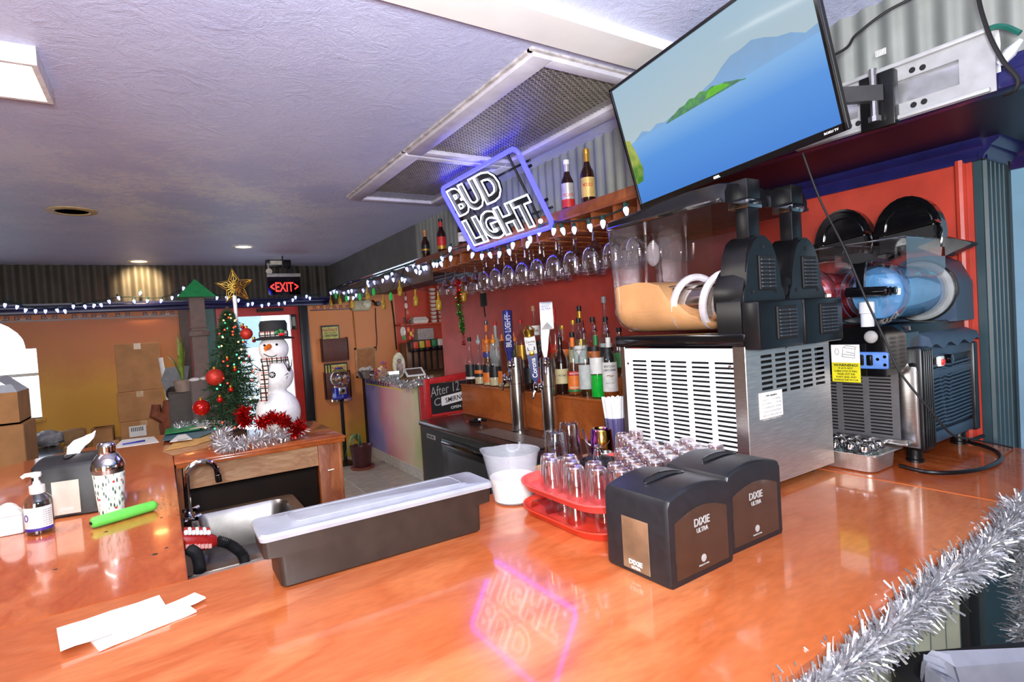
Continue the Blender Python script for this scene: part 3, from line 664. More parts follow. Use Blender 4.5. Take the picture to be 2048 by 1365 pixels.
wraplab(sx, sy, .0335, fa-1.35, fa+1.0, .02, .078, 'label', WHITEINK, bo); wraplab(sx, sy, .0337, fa-1.35, fa+1.0, .012, .020, 'label_band', mat('purple_print', (66, 44, 150), .4), bo)
for i in range(8): text('-- --- ---- --', GREYINK, t, None, .002, .022, wrap=(sx, sy, .0338, fa+.55, .068-.006*i))
text('O', mat('purple_print', (66, 44, 150)), t, None, .02, .014, wrap=(sx, sy, .0338, fa-1.0, .050))
m = MB(); m.lathe([(.017, .112), (.018, .116), (.018, .134), (.010, .138), (.008, .146), (.0055, .148), (.0055, .160)], 16, (sx, sy, 0)); m.lathe([(.011, .158), (.013, .164), (.012, .170), (.004, .172)], 12, (sx, sy, 0)); m.tube([(sx, sy, .166), (sx-.022, sy-.006, .167), (sx-.030, sy-.008, .162)], [.007, .006, .005], 8); m.build('pump', WHITE, t)
# cocktail shaker with a printed floral sleeve
cx, cy = -.157, 2.090
t = thing('cocktail_shaker', 'steel cocktail shaker with a white floral printed sleeve', 'cocktail shaker', (cx, cy, 0))
m = MB(); m.lathe([(.028, 0), (.031, .003), (.0415, .140), (.042, .146)], 28, (cx, cy, 0)); body_ = m.build('cup', STEEL, t)
def floral():
    mt, nt, b, out = newmat('floral_print'); vec = coords(nt, (1, 1, 1))
    v = N(nt, 'ShaderNodeTexVoronoi', i_Scale=55); nt.links.new(vec, v.inputs['Vector']); v2 = N(nt, 'ShaderNodeTexVoronoi', i_Scale=150); nt.links.new(coords(nt, (1, .6, .3), (.5, .7, .3)), v2.inputs['Vector'])
    c1 = ramp(nt, v2.outputs[0], [(.0, (52, 66, 60)), (.22, (58, 74, 66)), (.32, (170, 192, 172)), (.50, (236, 236, 230))], 'LINEAR')
    d_ = N(nt, 'ShaderNodeMath', operation='LESS_THAN'); nt.links.new(v.outputs[0], d_.inputs[0]); d_.inputs[1].default_value = .20
    mx = N(nt, 'ShaderNodeMix', data_type='RGBA'); nt.links.new(d_.outputs[0], mx.inputs[0]); nt.links.new(c1, mx.inputs[6])
    nt.links.new(ramp(nt, v.outputs['Color'], [(.38, (236, 236, 230)), (.42, (206, 44, 40))], 'CONSTANT'), mx.inputs[7])
    nt.links.new(mx.outputs[2], b.inputs['Base Color']); b.inputs['Roughness'].default_value = .3; return mt
m = MB(); m.lathe([(.0288, .002), (.0322, .004), (.0415, .128), (.0405, .130)], 28, (cx, cy, 0), cap=False); m.build('printed_sleeve', floral(), body_)
m = MB(); m.lathe([(.044, .142), (.0445, .150), (.043, .156), (.040, .166), (.030, .182), (.024, .188), (.022, .190)], 28, (cx, cy, 0)); st = m.build('strainer_top', CHROME, t)
m = MB(); m.lathe([(.023, .188), (.0245, .192), (.0235, .196), (.0245, .200), (.0235, .204), (.0245, .208), (.023, .216), (.018, .222), (.006, .224)], 24, (cx, cy, 0)); m.build('cap', CHROME, t)
# green lighter case
a, b_ = Vector((-.190, 1.965, .016)), Vector((-.052, 2.030, .016)); d = (b_-a).normalized()
t = thing('silicone_case', 'bright green silicone tube lying in front of the cocktail shaker', 'case', ((a+b_)/2)[:2]+(0,))
MB().tube([a-d*.008, a-d*.006, a, a+(b_-a)*.5, b_, b_+d*.008, b_+d*.013, b_+d*.015], [.009, .013, .0155, .016, .0155, .012, .006, .002], 16).build('sleeve', mat('lime_silicone', (104, 214, 84), .55, var=.06), t)
m = MB(); m.sphere((0, 0, 0), .009, 12, 6, (.35, 1, .6), Matrix.Translation(a-d*.0085) @ Matrix.Rotation(math.atan2(d.y, d.x), 4, 'Z')); m.build('opening', BLACKG, t)
# ---- folded white napkins
def napkin(label, c, rz, w_, d_, layers, z0, lift=0):
    t = thing('paper_napkin', label, 'napkin', (c[0], c[1], z0), 'loose white paper napkins')
    R = Matrix.Translation((c[0], c[1], z0)) @ Matrix.Rotation(rz, 4, 'Z')
    r3 = random.Random(int(c[0]*1000+c[1]*77))
    for k in range(layers):
        m = MB(); n = 8; secs = []
        for i in range(n+1):
            x = -w_/2+w_*i/n; zz = k*.0045+lift*((i/n)**2)+.0006*math.sin(i*1.7+k)+.0002
            y0_, y1_ = -d_/2+r3.uniform(-.001, .001), d_/2
            secs.append([R @ Vector((x, y, zz+dz)) for y, dz in ((y0_, .0012), (y0_+.002, 0), (y1_-.002, 0), (y1_, .0012), (y1_-.002, .0036), (y0_+.002, .0036))])
        m.loft(secs); m.build('ply', PAPER, t)
    return t
napkin('white folded napkin lying crosswise at the bottom of the napkin pile', (-.058, 1.205), .30, .15, .072, 1, 0)
napkin('white folded napkin pointing towards the condiment box, under the top one', (-.035, 1.222), .42, .15, .045, 1, .0046)
napkin('white folded napkin at the top of the loose pile on the front counter', (-.103, 1.228), .17, .155, .088, 2, .0095)
# ---- translucent pitcher
bx_, by_ = .822, 1.33
t = thing('mixing_pitcher', 'translucent white plastic pitcher half full of white mix', 'pitcher', (bx_, by_, 0))
MILK = mat('milky_plastic', (214, 216, 224), .35, var=.03); MILK.node_tree.nodes['Principled BSDF'].inputs['Alpha'].default_value = .22
m = MB(); pr = [(.050, 0), (.056, .003), (.058, .012), (.078, .138), (.082, .140), (.083, .144), (.079, .144), (.075, .138), (.056, .012), (.0001, .008)]
m.lathe(pr, 36, (bx_, by_, 0)); v = []
for p in m.v:
    a = math.atan2(p[1]-by_, p[0]-bx_); dd = abs((a-2.2+PI) % (2*PI)-PI)
    s = max(0, 1-dd/.5)*max(0, p[2]-.09)/.05; v.append((bx_+(p[0]-bx_)*(1+.16*s), by_+(p[1]-by_)*(1+.16*s), p[2]+.004*s))
m.v = v; pit = m.build('pitcher_body', MILK, t)
m = MB(); m.lathe([(.054, .006), (.0655, .072), (.0001, .070)], 28, (bx_, by_, 0)); m.build('white_mix', mat('white_mix', (246, 240, 230), .5, var=.04), pit)
m = MB(); m.tube(smooth([(bx_+.03, by_+.068, .145), (bx_+.034, by_+.072, .128), (bx_+.048, by_+.066, .122), (bx_+.060, by_+.054, .130), (bx_+.062, by_+.048, .150)], 6), .0035, 8); m.build('handle', MILK, t)
# ---- two red trays of upturned shot glasses
TRED = mat('tray_red', (226, 64, 44), .35, var=.06, sc=20); TRED2 = mat('tray_red_upper', (236, 84, 78), .35, var=.06, sc=20)
def tray(label, x0, x1, y0, y1, z, mt):
    t = thing('serving_tray', label, 'tray', ((x0+x1)/2, (y0+y1)/2, z), 'red serving trays')
    m = MB(); m.loft([rr(x0+.02, x1-.02, y0+.02, y1-.02, .07, z, 8), rr(x0+.012, x1-.012, y0+.012, y1-.012, .075, z+.004, 8), rr(x0+.003, x1-.003, y0+.003, y1-.003, .085, z+.020, 8), rr(x0, x1, y0, y1, .088, z+.021, 8), rr(x0, x1, y0, y1, .088, z+.025, 8), rr(x0+.006, x1-.006, y0+.006, y1-.006, .083, z+.024, 8), rr(x0+.017, x1-.017, y0+.017, y1-.017, .072, z+.006, 8)])
    m.build('tray_body', mt, t, sharp=50); return t
SGL = glass('shot_glass', (255, 250, 250), .09, .85, power=1.4); PADM = glass('thick_glass_base', (255, 236, 236), .45, .9, .15, power=1.0)
tray('lower red serving tray, on the counter under the other tray', .770, 1.225, .905, 1.265, 0, TRED)
tray('upper red serving tray resting on the upturned glasses below', .752, 1.215, .880, 1.240, .072, TRED2)
def shotglass(label, H=.082, R=.026, r=.0195):
    t = thing('shot_glass', label, 'glass', (0, 0, 0), 'upturned shot glasses')
    m = MB(); m.lathe([(R, 0), (r+.002, H-.012), (r, H-.003), (r-.003, H), (r-.006, H-.001), (r-.008, H-.012), (r-.003, H-.018), (R-.002, .0)], 16, cap=False); m.build('wall', SGL, t)
    m = MB(); m.lathe([(r-.001, H-.014), (r-.001, H-.004), (r-.004, H-.0015), (.0001, H-.004)], 14); m.build('base', PADM, t); return t
gl0 = shotglass('upturned clear shot glass on the upper red tray'); gl0.location = (.80, 1.16, .079); first = True
r4 = random.Random(11); pts = []
for i in range(8):
    for j in range(7):
        x = .800+.0555*i+(.027 if j % 2 else 0)+r4.uniform(-.0015, .0015); y = .918+.047*j+r4.uniform(-.001, .001)
        if not (.782 < x < 1.19 and .905 < y < 1.215): continue
        if (x < .85 and y > 1.19) or (x < .84 and y < .93): continue
        if math.hypot(x-1.003, y-1.165) < .084 or (abs((x-1.003)*.76-(y-1.165)*.65) < .060 and 0 < -(x-1.003)*.65-(y-1.165)*.76 < .20) or math.hypot(x-.897, y-1.178) < .051 or math.hypot(x-1.148, y-1.096) < .058: continue
        pts.append((x, y))
for k, (x, y) in enumerate(pts):
    if k == 0: gl0.location = (x, y, .079)
    else: dup(gl0, (x, y, .079), r4.random())
gl1 = shotglass('upturned clear shot glass between the two red trays', .0645); k = 0
for x, y in ((.87, 1.00), (.83, 1.06), (.90, 1.06), (.85, 1.13), (.92, 1.14), (.95, .98), (1.02, .98), (1.09, .98), (1.0, 1.05), (1.08, 1.06), (1.15, 1.03), (1.0, 1.15), (1.08, 1.14), (1.15, 1.12), (.93, 1.20), (1.02, 1.21), (1.12, 1.2)):
    if k == 0: gl1.location = (x, y, .0065)
    else: dup(gl1, (x, y, .0065), r4.random())
    k += 1
# crumpled clear wrap on the lower tray
m = MB(); r5 = random.Random(5); c = Vector((.835, 1.165, .012)); S = []
for i in range(5):
    S.append([(c.x-.04+.02*i, c.y+.03*math.cos(a)*(1+.4*r5.random()), c.z+.004+.018*abs(math.sin(a))*(1+.8*r5.random())) for a in [PI*k/9 for k in range(10)]])
m.loft(S, closed=False, cap=False); m.build('crumpled_wrap', glass('cellophane', (206, 196, 200), .22, .7, .1, power=1.2), None, 'crumpled clear plastic wrap lying on the lower red tray', 'wrap', org=(c.x, c.y, .0065), sharp=10)
# blender blade base
bx_, by_ = 1.003, 1.165; bz_ = .0785
t = thing('blender_base', 'black screw-on blender base with steel blades standing among the upturned glasses', 'blender part', (bx_, by_, bz_))
m = MB(); P = [(.046, 0), (.052, .004), (.054, .020), (.054, .030), (.050, .034), (.044, .034), (.042, .028), (.040, .032), (.034, .040), (.012, .044), (.0001, .045)]; m.lathe(P, 36, (bx_, by_, bz_)); m.build('collar', BLACK, t)
for k in range(36):
    a = 2*PI*k/36; 
    if k == 0: gr = MB().box(.0535, .0555, -.0022, .0022, 0, .026, .0005, 1).mesh('grip'); gr.materials.append(BLACK)
    inst(gr, 'grip_rib', t, Matrix.Translation((0, 0, .003)) @ Matrix.Rotation(a, 4, 'Z'))
m = MB(); m.lathe([(.009, .042), (.009, .058), (.007, .060), (.007, .068), (.010, .069), (.010, .074), (.004, .076)], 12, (bx_, by_, bz_)); m.build('spindle', CHROME, t)
for k in range(4):
    a = .5+PI/2*k; s = 1 if k % 2 else -1; ca, sa = math.cos(a), math.sin(a); Q = []
    for u, h in ((.004, 0), (.016, .002*s), (.030, .014*s-.002), (.036, .022*s)):
        w_ = .007*(1-u/.05); Q.append([(bx_+u*ca-w_*sa*q, by_+u*sa+w_*ca*q, bz_+.066+h+e) for q, e in ((-1, 0), (1, 0), (1, .0012), (-1, .0012))])
    m = MB(); m.loft(Q); m.build('blade', CHROME, t)
# ---- tall upturned mixing glasses, jiggers, cups
PG = glass('pint_glass', (232, 236, 244), .08, .75, power=1.5)
def pint(label, loc):
    t = thing('pint_glass', label, 'glass', loc, 'upturned pint glasses'); H, R, r = .150, .044, .031
    m = MB(); m.lathe([(R, 0), (R+.001, .004), (r+.002, H-.006), (r, H), (r-.006, H+.001), (r-.008, H-.006), (.0001, H-.009)], 24, loc); m.build('wall', PG, t)
    m = MB(); m.lathe([(R-.003, .003), (r, H-.014)], 24, loc, cap=False); m.build('inner_wall', PG, t)
    return t
pint('upturned clear pint glass beside the white pitcher', (1.052, 1.425, 0)); pint('upturned clear pint glass behind the other pint glass', (1.172, 1.505, 0))
def jigger(label, loc):
    t = thing('jigger', label, 'jigger', loc, 'steel jiggers')
    m = MB(); m.lathe([(.014, 0), (.016, .002), (.0235, .052), (.0245, .054), (.0225, .054), (.015, .006), (.0001, .004)], 20, loc); m.build('cup', STEEL, t)
    m = MB(); m.lathe([(.0242, .052), (.0250, .0535), (.0242, .055)], 20, loc, cap=False); m.build('rim', CHROME, t); return t
p = at(1128, 930, y=1.22); jigger('small steel jigger in front of the upturned pint glass', (.897, 1.178, .079))
t = jigger('small steel jigger beside the white louvred panel', (1.235, 1.395, 0)); 
t = thing('iridescent_tumbler', 'shiny purple and gold upturned metal cup behind the blender base', 'cup', (1.283, 1.466, 0))
def irid():
    mt, nt, b, out = newmat('iridescent_metal'); lw = N(nt, 'ShaderNodeLayerWeight', i_Blend=.35); nz = N(nt, 'ShaderNodeTexNoise', i_Scale=3); nt.links.new(coords(nt), nz.inputs['Vector'])
    tc = N(nt, 'ShaderNodeTexCoord'); sp = N(nt, 'ShaderNodeSeparateXYZ'); nt.links.new(tc.outputs['Normal'], sp.inputs[0])
    mr = N(nt, 'ShaderNodeMapRange', i_1=-1., i_2=1.); nt.links.new(sp.outputs[1], mr.inputs[0])
    nt.links.new(ramp(nt, mr.outputs[0], [(.0, (196, 146, 60)), (.18, (226, 186, 90)), (.32, (196, 80, 140)), (.5, (150, 70, 190)), (.75, (70, 60, 170))]), b.inputs['Base Color'])
    b.inputs['Metallic'].default_value = 1; b.inputs['Roughness'].default_value = .12; return mt
m = MB(); m.lathe([(.042, 0), (.043, .003), (.036, .112), (.033, .117), (.028, .117), (.026, .113), (.0001, .112)], 32, (1.283, 1.466, 0)); m.build('cup_body', irid(), t)
m = MB(); m.lathe([(.0285, .1165), (.030, .1185), (.032, .1165)], 24, (1.283, 1.466, 0), cap=False); m.build('base_ring', CHROME, t)
# bar tool leaning beside it
m = MB(); m.tube([(1.235, 1.475, .004), (1.225, 1.48, .08), (1.215, 1.485, .125)], [.003, .006, .004], 6); tl = m.build('bar_spoon', STEEL, None, 'small steel bar tool leaning behind the purple cup', 'bar tool', org=(1.235, 1.475, 0))
# straws in a clear cup
sx_, sy_ = 1.398, 1.512
t = thing('straw_holder', 'clear cup full of white paper straws beside the slush machine', 'straw holder', (sx_, sy_, 0))
m = MB(); m.lathe([(.030, 0), (.032, .003), (.043, .135), (.045, .138), (.042, .138), (.030, .006), (.0001, .005)], 24, (sx_, sy_, 0)); m.build('cup', glass('straw_cup', (214, 214, 236), .2, .7), t)
STR = mat('straw_white', (238, 238, 240), .5, var=.03); s0 = MB().lathe([(.0032, 0), (.0032, .200), (.0022, .200), (.0022, .19)], 6, cap=False).mesh('straw'); s0.materials.append(STR); r6 = random.Random(2)
for k in range(70):
    a = r6.random()*2*PI; q = .025*math.sqrt(r6.random()); tl_ = Vector((math.cos(a), math.sin(a), 0))*(q*.55)
    inst(s0, 'straw', t, Matrix.Translation((q*math.cos(a), q*math.sin(a), .006)) @ Vector((0, 0, 1)).rotation_difference(Vector((tl_.x, tl_.y, .135))).to_matrix().to_4x4() @ Matrix.Scale(1+.04*r6.random(), 4))
# zebra striped shot glass with a black wedge
zx, zy = 1.165, 1.045
zx, zy = 1.148, 1.096
def zebra():
    mt, nt, b, out = newmat('zebra_print'); wv = N(nt, 'ShaderNodeTexWave', i_Scale=26, i_Distortion=7); nt.links.new(coords(nt, (1, 1, 2)), wv.inputs['Vector'])
    gl = glass('clear_glass'); nt.nodes.remove(b)
    tr = N(nt, 'ShaderNodeBsdfTransparent'); df = N(nt, 'ShaderNodeBsdfDiffuse'); df.inputs[0].default_value = (.02, .02, .02, 1)
    th = N(nt, 'ShaderNodeMath', operation='GREATER_THAN'); nt.links.new(wv.outputs[0], th.inputs[0]); th.inputs[1].default_value = .22
    mx = N(nt, 'ShaderNodeMixShader'); nt.links.new(th.outputs[0], mx.inputs[0]); nt.links.new(tr.outputs[0], mx.inputs[1]); nt.links.new(df.outputs[0], mx.inputs[2]); nt.links.new(mx.outputs[0], out.inputs[0]); return mt
zz = .079
t = thing('shot_glass', 'upright shot glass with black zebra stripes in front of the white panel', 'glass', (zx, zy, zz))
m = MB(); m.lathe([(.021, 0), (.022, .004), (.030, .070), (.0285, .070), (.020, .012), (.0001, .011)], 22, (zx, zy, zz)); gw = m.build('wall', GLASS, t)
m = MB(); m.lathe([(.0228, .008), (.0300, .064)], 22, (zx, zy, zz), cap=False); m.build('zebra_stripes', zebra(), gw)
# ---- silver tinsel along the counter edge, tinsel helper
def tinsel(path, R, n, mt, name, label, cat='tinsel', parent=None, wid=.004, ln=None, seed=1, group=None, org=None):
    r_ = random.Random(seed); path = [Vector(p) for p in path]; L = [0]
    for i in range(1, len(path)): L.append(L[-1]+(path[i]-path[i-1]).length)
    m = MB()
    for k in range(n):
        s = r_.random()*L[-1]; i = 0
        while i < len(L)-2 and L[i+1] < s: i += 1
        p = path[i].lerp(path[i+1], (s-L[i])/max(1e-6, L[i+1]-L[i])); t_ = (path[i+1]-path[i]).normalized()
        d = Vector((r_.gauss(0, 1), r_.gauss(0, 1), r_.gauss(0, 1))); d = (d-t_*d.dot(t_)*.5).normalized()
        l = R*(.55+.55*r_.random()); w_ = wid*(.5+r_.random()); q = d.cross(Vector((r_.gauss(0, 1), r_.gauss(0, 1), r_.gauss(0, 1)))).normalized()*w_*.5
        bend = Vector((r_.gauss(0, 1), r_.gauss(0, 1), r_.gauss(0, 1)))*R*.16
        a_, b2_, c2 = p, p+d*l*.55+bend*.4, p+d*l+bend
        tw = q.cross(d).normalized()*q.length*.8
        m.add([a_-q*.5, a_+q*.5, b2_+q+tw*.4, b2_-q-tw*.4, c2+tw, c2-tw], [(0, 1, 2, 3), (3, 2, 4, 5)])
    o = m.build(name, mt, parent, label, cat if parent is None else None, group, org=org or path[0], fix=False, sharp=5)
    return o
def foilmat(name, c, r=.18):
    mt, nt, b, out = newmat(name); nz = N(nt, 'ShaderNodeTexNoise', i_Scale=300); nt.links.new(coords(nt), nz.inputs['Vector'])
    nt.links.new(ramp(nt, nz.outputs[0], [(.3, tuple(x*.8 for x in c)), (.7, c)]), b.inputs['Base Color']); b.inputs['Metallic'].default_value = .8; b.inputs['Roughness'].default_value = r; return mt
SILV = foilmat('silver_foil', (244, 244, 248), .3); REDF = foilmat('red_foil', (226, 36, 34)); GRNF = foilmat('green_foil', (30, 150, 50))
tp = [(1.68, .455, .0), (1.60, .445, -.010), (1.45, .438, -.025), (1.30, .434, -.03), (1.15, .430, -.018), (1.0, .426, -.03), (.88, .424, -.035), (.76, .42, -.03), (.62, .416, -.03), (.48, .41, -.03)]
tinsel(tp, .040, 5200, SILV, 'tinsel_garland', 'silver tinsel garland running along the customer edge of the front counter', wid=.0038, seed=4)
tinsel([(1.66, .45, -.03), (1.64, .44, -.12), (1.63, .43, -.25), (1.62, .42, -.40), (1.62, .43, -.6)], .05, 2600, SILV, 'tinsel_garland', 'silver tinsel garland hanging straight down at the corner of the bar', wid=.003, seed=9)
# ---- bin with a liner and a pink seat below the counter edge
BX, BY, zt = 1.085, .228, -.12; RB = Matrix.Translation((BX, BY, 0)) @ Matrix.Rotation(math.radians(-30), 4, 'Z')
def rb(h, r, z, amp=0, n=5): return [RB @ Vector((x+r7.uniform(-amp, amp), y+r7.uniform(-amp, amp), z+r7.uniform(-amp, amp))) for x, y, _ in rr(-h, h, -h, h, r, 0, n)]
r7 = random.Random(8)
t = thing('waste_bin', 'black bin with a translucent liner standing in front of the bar', 'bin', (BX, BY, ZF))
m = MB(); m.loft([rb(.13, .05, ZF), rb(.165, .05, zt-.03), rb(.182, .055, zt-.03), rb(.182, .055, zt), rb(.158, .045, zt), rb(.13, .04, zt-.5)]); m.build('bin_body', BLACKM, t)
m = MB(); m.loft([rb(.150, .045, zt-.012, .004, 8), rb(.146, .04, zt+.022, .008, 8), rb(.128, .04, zt+.014, .010, 8), rb(.115, .035, zt-.06, .010, 8), rb(.10, .03, zt-.20, .012, 8)], cap=False); m.build('bin_liner', frosted('liner_plastic', (176, 178, 190), .6, .25), t, sharp=20)
c = (BX+.04, BY+.03, zt-.075); m = MB(); m.sphere(c, .055, 16, 10, (1.1, .9, .7)); m.v = [(x+r7.uniform(-.007, .007), y+r7.uniform(-.007, .007), z+r7.uniform(-.006, .006)) for x, y, z in m.v]; m.build('pink_wrapper', mat('pink_paper', (232, 176, 190), .5), None, 'crumpled pink wrapper lying in the black bin', 'wrapper', org=c, sharp=15)
# ================================================================ slush machines
def vent(o, u, v, W, H, xs, zs, th=.0015):
    """sheet of size W x H on frame (o,u,v) with slots cut through: xs = [(x0,x1)..], zs = [(z0,z1)..]"""
    M = frame(o, u, v); X = sorted({0, W}.union(*[set(a) for a in xs])); Z = sorted({0, H}.union(*[set(a) for a in zs]))
    sx_ = {a[0] for a in xs}; sz_ = {a[0] for a in zs}; m = MB(); V = {}
    def vid(i, j, k):
        key = (i, j, k)
        if key not in V: V[key] = len(m.v); m.v.append(tuple(M @ Vector((X[i], Z[j], k*th))))
        return V[key]
    hole = lambda i, j: 0 <= i < len(X)-1 and 0 <= j < len(Z)-1 and X[i] in sx_ and Z[j] in sz_
    solid = lambda i, j: 0 <= i < len(X)-1 and 0 <= j < len(Z)-1 and not hole(i, j)
    for i in range(len(X)-1):
        for j in range(len(Z)-1):
            if hole(i, j): continue
            m.f.append((vid(i, j, 1), vid(i+1, j, 1), vid(i+1, j+1, 1), vid(i, j+1, 1))); m.f.append((vid(i, j, 0), vid(i, j+1, 0), vid(i+1, j+1, 0), vid(i+1, j, 0)))
            for di, dj, a, b_ in ((-1, 0, (0, 0), (0, 1)), (1, 0, (1, 1), (1, 0)), (0, -1, (1, 0), (0, 0)), (0, 1, (0, 1), (1, 1))):
                if not solid(i+di, j+dj): m.f.append((vid(i+a[0], j+a[1], 0), vid(i+a[0], j+a[1], 1), vid(i+b_[0], j+b_[1], 1), vid(i+b_[0], j+b_[1], 0)))
    return m
VSL = mat('vent_slat_plastic', (44, 46, 52), .3)
BOWL = glass('bowl_polycarbonate', (240, 236, 238), .07, .55, .06, power=2)
SMK = mat('smoked_lid', (14, 12, 13), .25, var=.3, sc=8)
PEACH = mat('peach_slush', (244, 190, 128), .45, var=.08, sc=8)
ax0, ax1, ay0, ay1 = 1.283, 1.692, .885, 1.345
A = thing('slush_machine', 'stainless twin-bowl slush machine with peach mix and a white louvred side', 'slush machine', ((ax0+ax1)/2, (ay0+ay1)/2, 0))
for x in (ax0+.05, ax1-.05):
    for y in (ay0+.05, ay1-.05): m = MB(); m.lathe([(.018, 0), (.022, .004), (.018, .02), (.014, .028)], 12, (x, y, 0)); m.build('foot', BLACK, A)
z0, z1 = .022, .405
m = MB(); m.box(ax0+.03, ax1-.01, ay0+.03, ay1-.01, z0+.01, z1-.01); m.build('inner_chassis', BLACKM, A)
cols = [(.035+.078*i, .095+.078*i) for i in range(5)]; rows = [(.030+.0133*j, .0362+.0133*j) for j in range(23)]
WPM = mat('white_enamel', (236, 236, 240), .3, var=.02)
m = vent((ax0, ay1-.018, z0+.012), (0, -1, 0), (0, 0, 1), .425, .366, cols, rows); m.build('louvred_panel', WPM, A, sharp=20)
for yy, zz in ((ay0+.045, .352), (ay1-.035, .352)): m = MB(); m.lathe([(.005, 0), (.005, .002), (.003, .003)], 8, M=frame((ax0-.0015, yy, zz), *FW)); m.build('screw', CHROME, A)
cols = [(.065+.066*i, .116+.066*i) for i in range(5)]; rows = [(.245+.0145*j, .253+.0145*j) for j in range(8)]
m = vent((ax0, ay0, z0), (1, 0, 0), (0, 0, 1), ax1-ax0, z1-z0, cols, rows); bp_ = m.build('stainless_back', STEELH, A, sharp=20)
m = MB(); m.box(ax0-.0015, ax0+.024, ay1-.02, ay1, z0, z1, .001, 1); m.build('corner_trim', STEEL, A)
m = MB(); m.box(ax0-.002, ax0+.004, ay0-.001, ay0+.036, z0, z1, .001, 1); m.build('corner_trim', STEEL, A)
m = MB(); m.lathe([(.005, 0), (.005, .002), (.003, .003)], 8, M=frame(((ax0+ax1)/2-.02, ay0-.0015, .386), *FX)); m.build('screw', CHROME, A)
P = [at(1519, 788, y=ay0-.003), at(1564, 780, y=ay0-.003), at(1568, 829, y=ay0-.003), at(1523, 839, y=ay0-.003)]
lx0, lx1, lz0, lz1 = P[0].x, P[1].x, P[2].z, P[0].z
pl = boxo('rating_plate', PAPER, lx0, lx1, ay0-.003, ay0-.0012, lz0, lz1, parent=A); lc = (lx0+lx1)/2
for k, s in enumerate(('TYPE GRANITA', 'VOLT   115 60Hz', 'AMPS     9.8', 'COMPRESSOR  R404A', 'CHARGE OF REFRIGERANT', 'DESIGN PRESSURE PSI', 'FOR INDOOR USE ONLY')):
    text(s, GREYINK if k else INK, A, frame((lc, ay0-.0034, lz1-.010-.0105*k), *FX), .0042, (lx1-lx0)*(.5 if k == 0 else .82))
m = MB(); m.box(ax0-.006, ax1+.004, ay0-.002, ay1+.02, z1, z1+.036, .006); m.build('drip_deck', BLACKG, A)
zc_, rb = .535, .090
def halfw(z, s=1): return (rb*s+(z-zc_)*.045) if z >= zc_ else math.sqrt(max(0, (rb*s)**2-(zc_-z)**2))
def section(xc, y, zt_, s=1, n=14):
    zb = zc_-rb*s; L = []
    for i in range(n+1):
        t_ = i/n; z = zb+(zt_-zb)*(1-math.cos(PI/2*t_)) if zt_ < zc_+.02 else None
        if z is None:
            z = (zc_-rb*s*math.cos(PI/2*(t_/.6))) if t_ <= .6 else zc_+(zt_-zc_)*(t_-.6)/.4
        L.append((halfw(z, s), z))
    return [(xc+w_, y, z) for w_, z in reversed(L)]+[(xc-w_, y, z) for w_, z in L[1:]]
